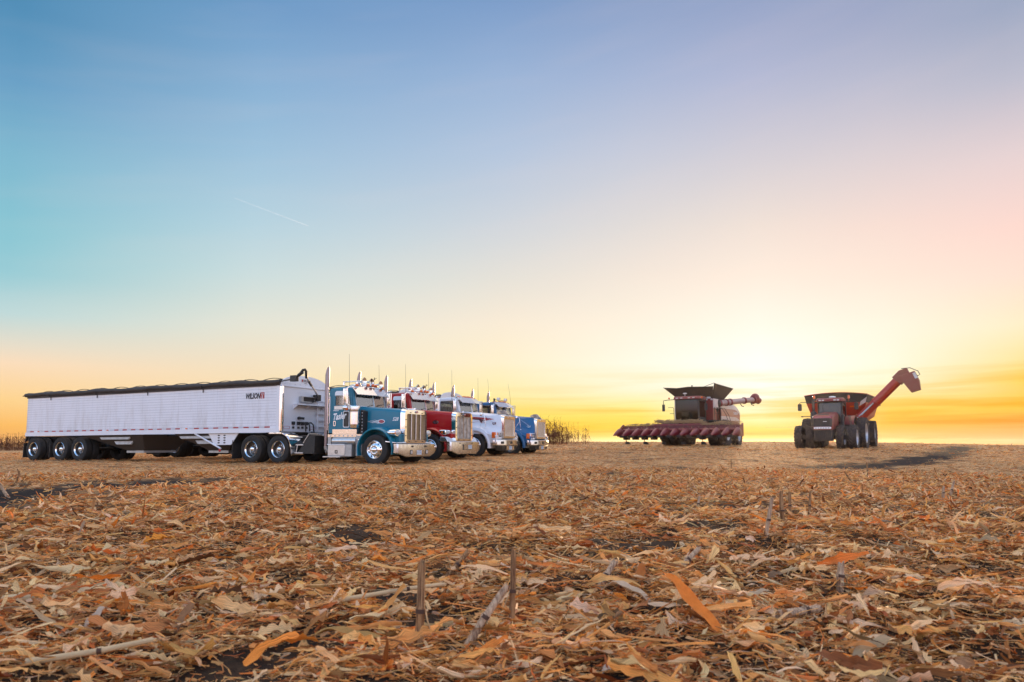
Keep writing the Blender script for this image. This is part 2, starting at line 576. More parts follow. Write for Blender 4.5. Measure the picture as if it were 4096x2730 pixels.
M = dict(
    teal=pmat('teal_paint', (0.002, 0.165, 0.255), 0.3, 0.0, 0.25, dirt=0.10, spec=0.3),
    red=pmat('red_paint', (0.42, 0.005, 0.008), 0.3, 0.0, 0.25, dirt=0.08, spec=0.3),
    white=pmat('white_paint', (0.70, 0.70, 0.73), 0.3, 0.0, 0.6, dirt=0.12, dirt_color=(0.45, 0.40, 0.36)),
    blue=pmat('blue_paint', (0.008, 0.105, 0.25), 0.3, 0.0, 0.25, dirt=0.12, spec=0.3),
    trailer=pmat('white_aluminium_sheet', (0.74, 0.75, 0.79), 0.35, 0.0, 0.15, dirt=0.10, dirt_color=(0.5, 0.46, 0.42), scale=2.0),
    chrome=pmat('chrome', (0.86, 0.86, 0.87), 0.07, 1.0, bump=0.05, bump_scale=7, dirt=0.06),
    stack=pmat('dulled_chrome', (0.22, 0.20, 0.22), 0.20, 1.0, dirt=0.2, dirt_color=(0.16, 0.12, 0.12)),
    dirty_chrome=pmat('dusty_chrome', (0.66, 0.64, 0.63), 0.16, 1.0, dirt=0.5, dirt_color=(0.28, 0.22, 0.18), scale=5, bump=0.1, bump_scale=9),
    alu=pmat('aluminium', (0.62, 0.62, 0.63), 0.32, 1.0, dirt=0.2, scale=9),
    dull_alu=pmat('dull_aluminium', (0.48, 0.47, 0.46), 0.5, 0.7, dirt=0.3, scale=8),
    rubber=pmat('tyre_rubber', (0.016, 0.015, 0.015), 0.75, dirt=0.45, dirt_color=(0.055, 0.04, 0.03), scale=5, bump=0.3),
    farm_rubber=pmat('farm_tyre_rubber', (0.03, 0.024, 0.024), 0.8, dirt=0.6, dirt_color=(0.10, 0.07, 0.055), scale=4, bump=0.3),
    black=pmat('black_steel', (0.014, 0.013, 0.013), 0.5, dirt=0.4, dirt_color=(0.06, 0.045, 0.035)),
    black_plastic=pmat('black_plastic', (0.02, 0.02, 0.021), 0.45, dirt=0.2),
    tarp=pmat('black_tarp', (0.035, 0.028, 0.026), 0.65, bump=0.6, bump_scale=14, dirt=0.3, dirt_color=(0.09, 0.07, 0.06)),
    interior=pmat('cab_trim', (0.045, 0.042, 0.042), 0.7),
    seat=pmat('seat_fabric', (0.09, 0.085, 0.085), 0.9),
    glass=glassmat('windscreen_glass', (0.88, 0.95, 0.93), 0.95, 2.7),
    dark_glass=glassmat('side_glass', (0.85, 0.87, 0.86)),
    lens=pmat('clear_lens', (0.55, 0.55, 0.56), 0.12, 0.2, 0.8, vary=0.5, scale=25),
    amber=pmat('amber_lens', (0.75, 0.13, 0.01), 0.2, 0.0, 0.6),
    red_lens=pmat('red_lens', (0.42, 0.01, 0.012), 0.25, 0.0, 0.5),
    red_tape=pmat('red_reflector', (0.36, 0.012, 0.015), 0.35),
    silver_tape=pmat('silver_reflector', (0.50, 0.50, 0.54), 0.35),
    plate=pmat('plate_white', (0.62, 0.68, 0.74), 0.4),
    ink=pmat('dark_ink', (0.02, 0.02, 0.03), 0.5),
    blue_ink=pmat('blue_ink', (0.06, 0.12, 0.28), 0.5),
    letter_white=pmat('white_lettering', (0.80, 0.82, 0.84), 0.4),
    letter_red=pmat('red_lettering', (0.36, 0.015, 0.02), 0.4),
    pinkish=pmat('pink_worn_print', (0.50, 0.22, 0.28), 0.5),
    maroon=pmat('dark_red_stripe', (0.09, 0.004, 0.008), 0.35, coat=0.4),
    grille=pmat('radiator_mesh', (0.42, 0.31, 0.19), 0.40, 0.7, vary=0.7, scale=40),
    farm_red=pmat('farm_red_paint', (0.20, 0.008, 0.010), 0.38, 0.0, 0.2, dirt=0.4, dirt_color=(0.13, 0.06, 0.04), scale=3),
    snout_red=pmat('moulded_red_plastic', (0.17, 0.008, 0.016), 0.30, 0.0, 0.2, dirt=0.3, dirt_color=(0.16, 0.07, 0.05), scale=4),
    farm_white=pmat('farm_white_paint', (0.62, 0.60, 0.58), 0.4, 0.0, 0.3, dirt=0.3, scale=3),
    farm_black=pmat('farm_black', (0.03, 0.026, 0.026), 0.6, dirt=0.5, dirt_color=(0.10, 0.07, 0.05)),
    dark_bin=pmat('dark_bin_panel', (0.042, 0.030, 0.026), 0.7, dirt=0.5, dirt_color=(0.08, 0.05, 0.035), scale=3),
    straw=pmat('straw', (0.44, 0.29, 0.15), 0.8, vary=0.6, scale=12),
    stalk=pmat('stalk', (0.24, 0.115, 0.05), 0.8, dirt=0.7, dirt_color=(0.38, 0.22, 0.11), scale=14, bump=0.4, bump_scale=80),
    stalk_pale=pmat('pale_stalk', (0.55, 0.38, 0.20), 0.7, dirt=0.4, dirt_color=(0.32, 0.2, 0.1), scale=12, bump=0.4, bump_scale=80),
    stalk_grey=pmat('weathered_stalk', (0.46, 0.285, 0.16), 0.75, spec=0.2, dirt=0.7, dirt_color=(0.17, 0.10, 0.065), scale=12, bump=0.4, bump_scale=80),
)

# ---------------------------------------------------------------- terrain
rng = np.random.default_rng(11)


def smooth01(t):
    t = np.clip(t, 0.0, 1.0)
    return t * t * (3 - 2 * t)


def vnoise(x, y, seed=0):
    xi, yi = np.floor(x), np.floor(y)
    fx, fy = x - xi, y - yi
    fx, fy = fx * fx * (3 - 2 * fx), fy * fy * (3 - 2 * fy)

    def h(a, b):
        q = np.sin(a * 127.1 + b * 311.7 + seed * 74.7) * 43758.5453
        return q - np.floor(q)
    return (h(xi, yi) * (1 - fx) + h(xi + 1, yi) * fx) * (1 - fy) + (h(xi, yi + 1) * (1 - fx) + h(xi + 1, yi + 1) * fx) * fy


def hill(x, y):
    """the field's broad shape: level near the camera, rising to a low crest ahead and right, dropping to the left"""
    x, y = np.asarray(x, float), np.asarray(y, float)
    r = np.hypot(x, y)
    az = np.degrees(np.arctan2(x, y))
    up = smooth01((az + 24) / 24.0) * (1 - 0.30 * smooth01((az - 24) / 14.0)) * (1 - smooth01((np.abs(az) - 60) / 60.0))
    rise = np.where(r < 74, 0.85 * np.clip((r - 19) / 55.0, 0, 1) ** 1.05, 0.85 - 0.004 * (r - 74) - 0.00002 * np.clip(r - 74, 0, 900) ** 2)
    left = np.where(r > 38, -0.0052 * (np.minimum(r, 400) - 38), 0.0)
    far = np.where(r > 400, -0.004 * (r - 400), 0.0)
    return up * np.where(r < 19, 0, rise) + (1 - up) * (left + far)


# bare wheel tracks of black soil: world polylines with a half width
def track_dist(x, y, pts):
    d = np.full(np.shape(x), 1e9)
    for (x0, y0), (x1, y1) in zip(pts, pts[1:]):
        dx, dy = x1 - x0, y1 - y0
        t = np.clip(((x - x0) * dx + (y - y0) * dy) / (dx * dx + dy * dy), 0, 1)
        d = np.minimum(d, np.hypot(x - x0 - t * dx, y - y0 - t * dy))
    return d


TRACKS = [
    ([(-6.7, 7.2), (-7.5, 9.8), (-7.6, 12.0), (-6.6, 13.4)], 1.25, 1.0),
    ([(-7.2, 12.6), (-6.4, 13.6), (-5.2, 15.8), (-3.2, 18.0), (0.5, 20.0)], 0.75, 0.85),
    ([(9.3, 20.0), (13.0, 23.0), (19.5, 31.0), (27.0, 42.0), (34.0, 52.0)], 1.05, 1.0),
]


def bare(x, y):
    b = np.zeros(np.shape(x))
    for pts, w, k in TRACKS:
        d = track_dist(x, y, pts) / w + (vnoise(x * 1.3, y * 1.3, 3) - 0.5) * 1.0 + (vnoise(x * 5, y * 5, 4) - 0.5) * 0.7
        b = np.maximum(b, k * (1 - smooth01((d - 0.5) / 0.8)))
    p = vnoise(x * 1.15 + 3.1, y * 0.95, 8) * 0.6 + vnoise(x * 3.1, y * 3.1, 9) * 0.4
    b = np.maximum(b, 0.85 * smooth01((p - 0.66) / 0.10))
    for cx, cy, rr in ((-0.86, 2.55, 0.24), (-0.52, 3.35, 0.2), (-0.98, 2.12, 0.3), (0.95, 5.2, 0.3), (-1.3, 5.6, 0.35), (1.35, 2.25, 0.14)):
        d = np.hypot(x - cx, (y - cy) * 0.8) / rr + (vnoise(x * 9, y * 9, 5) - 0.5) * 0.9
        b = np.maximum(b, 0.9 * (1 - smooth01((d - 0.6) / 0.6)))
    return b


def relief(x, y):
    """small mounds of residue and clods"""
    n = (vnoise(x * 0.7, y * 0.7, 1) - 0.5) * 0.06 + (vnoise(x * 2.3, y * 2.3, 2) - 0.5) * 0.10 + (vnoise(x * 4.6, y * 4.6, 12) - 0.5) * 0.075 + (vnoise(x * 9, y * 9, 6) - 0.5) * 0.03
    r = np.hypot(x, y)
    return n * np.clip(1.15 - r / 60.0, 0.25, 1.0) - 0.02 * bare(x, y)


def ground_z(x, y):
    return hill(x, y) + relief(np.asarray(x, float), np.asarray(y, float))


def gz(x, y):
    return float(ground_z(np.array([x]), np.array([y]))[0])


def hz(x, y):
    return float(hill(np.array([x]), np.array([y]))[0])


def ground_material():
    m = bpy.data.materials.new('stubble_soil')
    m.use_nodes = True
    nt = m.node_tree
    N, L = nt.nodes, nt.links
    b = N['Principled BSDF']
    b.inputs['Roughness'].default_value = 0.9
    b.inputs['Specular IOR Level'].default_value = 0.15
    tc = N.new('ShaderNodeTexCoord')

    def noise(scale, detail=6, rough=0.7):
        n = N.new('ShaderNodeTexNoise')
        n.inputs['Scale'].default_value = scale
        n.inputs['Detail'].default_value = detail
        n.inputs['Roughness'].default_value = rough
        L.new(tc.outputs['Object'], n.inputs['Vector'])
        return n.outputs[0]

    ramp = N.new('ShaderNodeValToRGB')
    e = ramp.color_ramp.elements
    stops = [(0.30, (0.020, 0.013, 0.009)), (0.41, (0.14, 0.062, 0.024)), (0.47, (0.34, 0.175, 0.072)), (0.53, (0.52, 0.30, 0.135)), (0.60, (0.64, 0.40, 0.19)), (0.72, (0.76, 0.52, 0.28))]
    while len(e) < len(stops):
        e.new(0.5)
    for k, (p, c) in enumerate(stops):
        e[k].position, e[k].color = p, c + (1,)
    mix = N.new('ShaderNodeMix')
    mix.data_type = 'FLOAT'
    mix.inputs[0].default_value = 0.5
    L.new(noise(9.0, 7, 0.78), mix.inputs[2])
    L.new(noise(2.1, 6, 0.8), mix.inputs[3])
    L.new(mix.outputs[0], ramp.inputs[0])
    soil = N.new('ShaderNodeValToRGB')
    soil.color_ramp.elements[0].color = (0.006, 0.004, 0.004, 1)
    soil.color_ramp.elements[1].color = (0.035, 0.024, 0.020, 1)
    L.new(noise(14, 5), soil.inputs[0])
    at = N.new('ShaderNodeAttribute')
    at.attribute_name = 'bare'
    mx = N.new('ShaderNodeMix')
    mx.data_type = 'RGBA'
    L.new(at.outputs['Fac'], mx.inputs[0])
    L.new(ramp.outputs[0], mx.inputs[6])
    L.new(soil.outputs[0], mx.inputs[7])
    L.new(mx.outputs[2], b.inputs['Base Color'])
    bp = N.new('ShaderNodeBump')
    bp.inputs['Strength'].default_value = 0.9
    bp.inputs['Distance'].default_value = 0.06
    L.new(mix.outputs[0], bp.inputs['Height'])
    L.new(bp.outputs[0], b.inputs['Normal'])
    return m


def build_ground():
    rad = [0.0, 0.6, 1.0]
    while rad[-1] < 1500:
        r = rad[-1]
        rad.append(r + max(0.05, r * (0.022 if r < 80 else 0.06)))
    rad = np.array(rad)
    fine = np.arange(-56, 56.01, 0.45)
    coarse = np.arange(60, 300.1, 6.0)
    ang = np.radians(np.concatenate([fine, coarse]))
    na, nr = len(ang), len(rad)
    rr, aa = np.meshgrid(rad, ang, indexing='ij')
    x, y = rr * np.sin(aa), rr * np.cos(aa)
    z = ground_z(x, y)
    b = np.maximum(bare(x, y) * (rr < 90), 0.92 * (1 - smooth01((rr - 5) / 14.0)))      # soil shows between the scraps, far off the straw closes up
    me = bpy.data.meshes.new('field_ground')
    verts = np.stack([x, y, z], -1).reshape(-1, 3)
    i = np.arange(nr - 1)[:, None] * na
    j = np.arange(na)[None, :]
    jn = (j + 1) % na
    faces = np.stack([i + j, i + na + j, i + na + jn, i + jn], -1).reshape(-1, 4)
    set_mesh(me, verts, faces)
    at = me.attributes.new('bare', 'FLOAT', 'POINT')
    at.data.foreach_set('value', b.reshape(-1).astype(np.float32))
    me.materials.append(ground_material())
    o = bpy.data.objects.new('field_ground', me)
    tag(o, 'harvested corn field of brown soil and straw running to the horizon', 'ground', kind='structure')
    link(o)


def set_mesh(me, verts, quads, smooth=True):
    me.vertices.add(len(verts))
    me.vertices.foreach_set('co', np.ascontiguousarray(verts, dtype=np.float32).reshape(-1))
    q = np.ascontiguousarray(quads, dtype=np.int32)
    me.loops.add(q.size)
    me.loops.foreach_set('vertex_index', q.reshape(-1))
    me.polygons.add(len(q))
    me.polygons.foreach_set('loop_start', np.arange(0, q.size, q.shape[1], dtype=np.int32))
    me.polygons.foreach_set('use_smooth', np.full(len(q), smooth))
    me.update(calc_edges=True)
    me.validate()


build_ground()

# ---------------------------------------------------------------- chopped corn residue lying over the whole field
PALETTE = np.array([
    (0.62, 0.36, 0.17), (0.52, 0.29, 0.12), (0.70, 0.45, 0.24), (0.80, 0.59, 0.38), (0.82, 0.66, 0.51),
    (0.42, 0.21, 0.09), (0.27, 0.12, 0.05), (0.13, 0.06, 0.03), (0.66, 0.27, 0.07), (0.72, 0.29, 0.06),
    (0.40, 0.14, 0.04), (0.26, 0.085, 0.032), (0.48, 0.36, 0.26), (0.60, 0.48, 0.41), (0.42, 0.27, 0.13)])
PROB = np.array([0.10, 0.10, 0.08, 0.11, 0.10, 0.13, 0.13, 0.09, 0.026, 0.016, 0.03, 0.05, 0.05, 0.05, 0.05])
PROB = PROB / PROB.sum()
WARM = np.array([1.68, 1.36, 0.90])


def residue_material():
    m = bpy.data.materials.new('dry_corn_leaf')
    m.use_nodes = True
    nt = m.node_tree
    N, L = nt.nodes, nt.links
    N.clear()
    out = N.new('ShaderNodeOutputMaterial')
    at = N.new('ShaderNodeAttribute')
    at.attribute_name = 'tone'
    uv = N.new('ShaderNodeUVMap')
    mp = N.new('ShaderNodeVectorMath')
    mp.operation = 'MULTIPLY'
    mp.inputs[1].default_value = (1.6, 22.0, 1.0)
    L.new(uv.outputs[0], mp.inputs[0])
    nz = N.new('ShaderNodeTexNoise')
    nz.inputs['Scale'].default_value = 1.0
    nz.inputs['Detail'].default_value = 3
    L.new(mp.outputs[0], nz.inputs['Vector'])
    mr = N.new('ShaderNodeMapRange')
    mr.inputs['From Min'].default_value = 0.3
    mr.inputs['From Max'].default_value = 0.7
    mr.inputs['To Min'].default_value = 0.38
    mr.inputs['To Max'].default_value = 1.30
    L.new(nz.outputs[0], mr.inputs['Value'])
    sc = N.new('ShaderNodeVectorMath')
    sc.operation = 'SCALE'
    L.new(at.outputs['Color'], sc.inputs[0])
    L.new(mr.outputs[0], sc.inputs['Scale'])
    d = N.new('ShaderNodeBsdfPrincipled')
    d.inputs['Roughness'].default_value = 0.68
    d.inputs['Specular IOR Level'].default_value = 0.22
    L.new(sc.outputs[0], d.inputs['Base Color'])
    t = N.new('ShaderNodeBsdfTranslucent')
    L.new(sc.outputs[0], t.inputs['Color'])
    mx = N.new('ShaderNodeMixShader')
    mx.inputs[0].default_value = 0.22
    L.new(d.outputs[0], mx.inputs[1])
    L.new(t.outputs[0], mx.inputs[2])
    L.new(mx.outputs[0], out.inputs['Surface'])
    return m


def strips(n, pos, yaw, length, width, arch, cup, twist, pitch, roll, segs, pointed, kink, lift):
    """n curved leaf strips, three points across and segs+1 along; returns verts (n, S, 3, 3) and uv"""
    S = segs + 1
    t = np.linspace(0, 1, S)[None, :, None]
    s = np.array([-1.0, 0.0, 1.0])[None, None, :]
    A = lambda a: a[:, None, None]
    prof = np.clip(1 - A(pointed) * np.abs(2 * t - 0.9) ** 2.2, 0.06, 1) * (0.86 + 0.14 * np.sin(A(kink) * 40 + t * 9))
    prof = prof * (0.55 + 0.80 * rng.random((n, S, 1))) * (0.72 + 0.56 * rng.random((n, S, 3)))      # torn edges
    x = A(length) * (t - 0.5) * (1 - 0.15 * np.abs(A(arch)))
    y = A(width) * 0.5 * s * prof
    z = A(cup) * A(width) * np.abs(s) * prof + A(width) * rng.normal(0, 0.16, (n, S, 3))      # crumpled
    tw = A(twist) * (t - 0.5)
    y, z = y * np.cos(tw) - z * np.sin(tw), y * np.sin(tw) + z * np.cos(tw)
    z = z + A(length) * A(arch) * (1 - (2 * t - 1) ** 2) * 0.5 + A(length) * A(kink) * 0.25 * np.sin(t * 6.28 + A(kink) * 30)
    y = y + A(length) * A(kink) * 0.3 * (t - 0.5) ** 2 * 2
    x = x + 0 * y
    cr, sr = np.cos(A(roll)), np.sin(A(roll))
    y, z = y * cr - z * sr, y * sr + z * cr
    cp, sp = np.cos(A(pitch)), np.sin(A(pitch))
    x, z = x * cp - z * sp, x * sp + z * cp
    cy, sy = np.cos(A(yaw)), np.sin(A(yaw))
    x, y = x * cy - y * sy, x * sy + y * cy
    low = z.reshape(n, -1).min(1)
    v = np.stack([x + A(pos[:, 0]), y + A(pos[:, 1]), z - A(low) * 0.72 + A(pos[:, 2] + lift)], -1)
    uv = np.stack([np.broadcast_to(t, (n, S, 3)), np.broadcast_to(s * 0.5 + 0.5, (n, S, 3))], -1) + rng.random((n, 1, 1, 2)) * 7
    return v, uv


def scatter(n, r0, r1, power=1.0, half=44.0):
    """points in the sector ahead; density falls with distance when power < 2"""
    u = rng.random(n)
    r = (r0 ** power + u * (r1 ** power - r0 ** power)) ** (1 / power)
    a = np.radians(rng.uniform(-half, half, n))
    return r * np.sin(a), r * np.cos(a)


FOOT = []            # ground footprints kept free of tall residue (filled below)


def build_residue():
    V, F, U, C = [], [], [], []
    base = 0

    def emit(n, r0, r1, segs, L, W, arch, cup, twist, pitch, roll, lift, pointed=(0.2, 0.95), power=1.4, tone=None, keep=0.97, kink=0.06, half=48):
        nonlocal base
        x, y = scatter(n, r0, r1, power, half)
        k = rng.random(n) > bare(x, y) * keep
        x, y = x[k], y[k]
        n = len(x)
        pos = np.stack([x, y, ground_z(x, y)], -1)
        ln = L[0] + (L[1] - L[0]) * rng.random(n) ** 1.8
        wd = W[0] + (W[1] - W[0]) * rng.random(n) ** 1.6
        v, uv = strips(n, pos, np.where(rng.random(n) < 0.55, rng.normal(0.1, 0.55, n) + math.pi * rng.integers(0, 2, n), rng.uniform(0, 6.2832, n)), ln, wd, rng.normal(0, arch * 0.7, n), rng.uniform(-cup, cup, n), rng.normal(0, twist, n),
                       rng.normal(0, pitch, n), rng.normal(0, roll, n), segs, rng.uniform(pointed[0], pointed[1], n), rng.normal(0, kink, n),
                       np.abs(rng.normal(0, lift, n)))
        S = segs + 1
        v = v.reshape(-1, 3)
        idx = np.arange(n)[:, None, None] * (S * 3) + np.arange(segs)[None, :, None] * 3 + np.arange(2)[None, None, :]
        f = np.stack([idx, idx + 3, idx + 4, idx + 1], -1).reshape(-1, 4) + base
        base += len(v)
        p = PROB if tone is None else tone
        c = WARM * PALETTE[rng.choice(len(PALETTE), n, p=p)] * np.exp(rng.normal(0.08, 0.55, (n, 1))) * rng.uniform(0.94, 1.06, (n, 3))
        # weathering that follows patches of the field
        patch = vnoise(x * 0.45, y * 0.45, 21)[:, None]
        c = c * (0.86 + 0.28 * patch)
        c = c / np.maximum(1.0, c.max(1, keepdims=True) / 0.92)
        V.append(v)
        F.append(f)
        U.append(uv.reshape(-1, 2))
        C.append(np.repeat(c, S * 3, axis=0))

    pale = PROB.copy()
    pale[[3, 4, 13]] *= 5
    pale /= pale.sum()
    rust = PROB.copy()
    rust[[8, 9, 10, 11]] *= 4
    rust /= rust.sum()
    # near: every scrap has its own curl
    emit(120000, 1.5, 7.5, 2, (0.010, 0.050), (0.002, 0.009), 0.15, 0.3, 0.6, 0.24, 0.6, 0.012, pointed=(0.0, 0.8))
    emit(42000, 1.5, 7.5, 3, (0.03, 0.13), (0.004, 0.018), 0.18, 0.4, 0.9, 0.20, 0.6, 0.018, pointed=(0.0, 0.8))
    emit(3600, 1.5, 8.0, 6, (0.08, 0.30), (0.008, 0.026), 0.18, 0.5, 1.0, 0.16, 0.6, 0.028, pointed=(0.0, 0.8))
    emit(1900, 1.5, 8.0, 6, (0.05, 0.20), (0.014, 0.042), 0.22, 0.5, 1.2, 0.26, 0.7, 0.025, pointed=(0.1, 0.9), tone=rust)
    emit(4200, 1.5, 8.0, 5, (0.04, 0.15), (0.014, 0.046), 0.32, 0.6, 0.6, 0.30, 0.8, 0.022, pointed=(0.1, 1.0), tone=pale)
    emit(2600, 1.5, 9.0, 4, (0.02, 0.08), (0.006, 0.022), 0.25, 0.5, 1.0, 0.70, 0.8, 0.02, pointed=(0.1, 1.0), tone=pale)
    emit(420, 1.5, 6.0, 10, (0.14, 0.36), (0.028, 0.062), 0.25, 0.5, 0.9, 0.16, 0.5, 0.035, pointed=(0.1, 0.9), tone=pale)
    emit(110, 1.5, 6.0, 10, (0.14, 0.34), (0.026, 0.055), 0.25, 0.5, 1.0, 0.18, 0.5, 0.035, pointed=(0.1, 0.9), tone=rust)
    emit(9000, 1.5, 7.5, 3, (0.06, 0.26), (0.003, 0.007), 0.05, 0.5, 0.6, 0.14, 0.5, 0.03, pointed=(0.0, 0.3))
    emit(9000, 6.5, 20.0, 2, (0.08, 0.32), (0.005, 0.010), 0.05, 0.5, 0.6, 0.14, 0.5, 0.025, pointed=(0.0, 0.3))
    emit(900, 1.5, 9.0, 5, (0.03, 0.11), (0.008, 0.024), 0.25, 0.5, 1.2, 0.7, 0.8, 0.02, tone=rust)
    # middle distance
    emit(80000, 6.5, 19.0, 1, (0.02, 0.12), (0.004, 0.020), 0.12, 0.3, 0.5, 0.26, 0.6, 0.012)
    emit(48000, 6.5, 20.0, 3, (0.05, 0.24), (0.008, 0.030), 0.18, 0.4, 0.9, 0.22, 0.5, 0.018)
    emit(13000, 6.5, 20.0, 3, (0.06, 0.20), (0.015, 0.050), 0.3, 0.5, 1.0, 0.42, 0.7, 0.02, tone=pale)
    emit(7000, 6.5, 20.0, 3, (0.06, 0.24), (0.014, 0.044), 0.3, 0.5, 1.0, 0.40, 0.7, 0.02, tone=rust)
    # far
    emit(90000, 18.0, 46.0, 1, (0.04, 0.20), (0.008, 0.028), 0.14, 0.35, 0.8, 0.26, 0.5, 0.012)
    emit(9000, 16.0, 84.0, 1, (0.05, 0.20), (0.008, 0.022), 0.1, 0.3, 0.5, 0.8, 0.5, 0.0)
    emit(30000, 40.0, 86.0, 1, (0.08, 0.36), (0.025, 0.07), 0.14, 0.35, 0.8, 0.28, 0.5, 0.015)
    me = bpy.data.meshes.new('corn_residue')
    v, f = np.concatenate(V), np.concatenate(F)
    me.vertices.add(len(v))
    me.vertices.foreach_set('co', v.astype(np.float32).reshape(-1))
    me.loops.add(f.size)
    me.loops.foreach_set('vertex_index', f.astype(np.int32).reshape(-1))
    me.polygons.add(len(f))
    me.polygons.foreach_set('loop_start', np.arange(0, f.size, 4, dtype=np.int32))
    me.polygons.foreach_set('use_smooth', np.full(len(f), True))
    me.update(calc_edges=True)
    c = np.concatenate(C)
    at = me.attributes.new('tone', 'FLOAT_COLOR', 'POINT')
    at.data.foreach_set('color', np.concatenate([c, np.ones((len(c), 1))], 1).astype(np.float32).reshape(-1))
    uvl = me.uv_layers.new(name='UVMap')
    uvl.data.foreach_set('uv', np.concatenate(U)[f.reshape(-1)].astype(np.float32).reshape(-1))
    me.materials.append(residue_material())
    o = bpy.data.objects.new('corn_residue', me)
    tag(o, 'chopped dry corn leaves, husks and straw littering the whole field', 'crop residue', kind='stuff')
    link(o)


build_residue()

M['dish'] = pmat('dark_dusty_dish', (0.30, 0.28, 0.27), 0.22, 1.0, dirt=0.6, dirt_color=(0.06, 0.045, 0.04), scale=9)  # dusty, with the recess's dark reflections put into the base colour


# ---------------------------------------------------------------- wheels shared by trucks and trailers
_wheels = {}


def wheel_meshes(kind):
    """front: single tyre with a bulging polished rim; dual: two tyres with a deep dished rim; outer face towards -y"""
    if kind in _wheels:
        return _wheels[kind]
    tyre_prof = [(0.30, -0.125), (0.345, -0.145), (0.43, -0.150), (0.485, -0.138), (0.512, -0.118), (0.520, -0.075), (0.508, -0.070), (0.508, -0.055),
                 (0.521, -0.050), (0.521, -0.008), (0.508, -0.004), (0.508, 0.012), (0.521, 0.016), (0.521, 0.062), (0.508, 0.066), (0.518, 0.080), (0.512, 0.118),
                 (0.485, 0.138), (0.43, 0.150), (0.345, 0.145), (0.30, 0.125), (0.285, 0.10), (0.285, -0.10), (0.30, -0.125)]
    t = MB()
    t.lathe(tyre_prof, (0, 0, 0), (0, 1, 0), 48)
    if kind == 'dual':
        t.lathe(tyre_prof, (0, 0.335, 0), (0, 1, 0), 48)
    tyre = t.mesh('tyre', M['rubber'])
    r, h, d = MB(), MB(), MB()
    if kind == 'front':
        r.lathe([(0.302, -0.118), (0.310, -0.135), (0.300, -0.142), (0.286, -0.132), (0.272, -0.095), (0.262, -0.085), (0.225, -0.118), (0.185, -0.150), (0.150, -0.165), (0.12, -0.160), (0.12, -0.05), (0.28, 0.0)], n=48)
        h.lathe([(0.115, -0.14), (0.105, -0.185), (0.085, -0.205), (0.06, -0.245), (0.045, -0.255), (0.0, -0.258)], n=24)
        for k in range(10):
            a = 2 * math.pi * k / 10
            h.lathe([(0.0165, 0.0), (0.0165, -0.045), (0.010, -0.055), (0.0, -0.056)], (0.150 * math.cos(a), -0.150, 0.150 * math.sin(a)), (0, 1, 0), 10)
            b = a + math.pi / 10
            cx, cz = 0.232 * math.cos(b), 0.232 * math.sin(b)
            ring = []
            for q in range(14):
                e = 2 * math.pi * q / 14
                u, w = 0.032 * math.cos(e), 0.024 * math.sin(e)
                ring.append((cx - u * math.sin(b) + w * math.cos(b), cz + u * math.cos(b) + w * math.sin(b)))
            d.prism(ring, -0.1185, -0.085, 'y')
    else:
        r.lathe([(0.302, -0.118), (0.311, -0.135), (0.302, -0.143), (0.288, -0.132), (0.272, -0.10)], n=48)
        d.lathe([(0.272, -0.10), (0.266, -0.02), (0.262, 0.06), (0.235, 0.075), (0.19, 0.06), (0.15, 0.055), (0.11, 0.055), (0.10, 0.14), (0.28, 0.16)], n=48)
        h.lathe([(0.115, 0.06), (0.112, -0.03), (0.100, -0.075), (0.075, -0.108), (0.04, -0.125), (0.0, -0.13)], n=24)
        for k in range(10):
            a = 2 * math.pi * k / 10
            h.lathe([(0.017, 0.0), (0.017, -0.05), (0.010, -0.06), (0.0, -0.061)], (0.150 * math.cos(a), 0.058, 0.150 * math.sin(a)), (0, 1, 0), 8)
            b = a + math.pi / 10
            cx, cz = 0.213 * math.cos(b), 0.213 * math.sin(b)
            d.prism([(cx + 0.024 * math.cos(e * 0.524), cz + 0.024 * math.sin(e * 0.524)) for e in range(12)], 0.062, 0.085, 'y')
    _wheels[kind] = (tyre, merged('rim', [(r, M['chrome']), (d, M['black'] if kind == 'front' else M['dish'])]), h.mesh('hub', M['chrome']))
    return _wheels[kind]


def wheel(kind, parent, x, y, z=0.52, dull=False):
    """y < 0 stands on the right side with its outer face to -y"""
    tyre, rim, hub = wheel_meshes(kind)
    w = empty('wheel', (x, y, z), math.pi if y > 0 else 0.0, parent)
    place('tyre', tyre, w)
    place('rim', rim, w)
    place('hub', hub, w)
    return w


def side_plate(pts_outer, pts_inner, y0, y1):
    return MB().frame(pts_outer, pts_inner, y0, y1, 'y')


def slant(pts, x_ref, k, z_ref):
    """lean the points in front of x_ref backwards with height"""
    return [(x - k * max(0.0, z - z_ref) * max(0.0, min(1.0, (x - x_ref) / 0.25)), z) for x, z in pts]


def straight_stack(parent, x, y, z0, z1, r=0.075):
    m = MB()
    n = 20
    v, f = [], []
    prof = [(z0, r), (z0 + 0.9, r), (z1 - 0.36, r)]
    rings = []
    for z, rr in prof:
        rings.append([(x + rr * math.cos(2 * math.pi * k / n), y + rr * math.sin(2 * math.pi * k / n), z) for k in range(n)])
    # mitred, swept-back tip: highest at the front edge
    tip = [(x + r * math.cos(2 * math.pi * k / n), y + r * math.sin(2 * math.pi * k / n), z1 - 0.16 + 0.16 * math.sin(0.5 * math.pi * math.cos(2 * math.pi * k / n))) for k in range(n)]
    m.loft(rings + [tip], cap=False)
    inner = [(x + (p[0] - x) * 0.93, y + (p[1] - y) * 0.93, p[2] - 0.004) for p in tip]
    low = [(p[0], p[1], z1 - 0.8) for p in inner]
    m.loft([tip, inner, low], cap=False)
    m.lathe([(r + 0.004, 0), (r + 0.012, 0.01), (r + 0.012, 0.05), (r + 0.004, 0.06)], (x, y, z0 + 0.75), (0, 0, 1), 20)
    return m.build('exhaust_stack', M['stack'], parent)


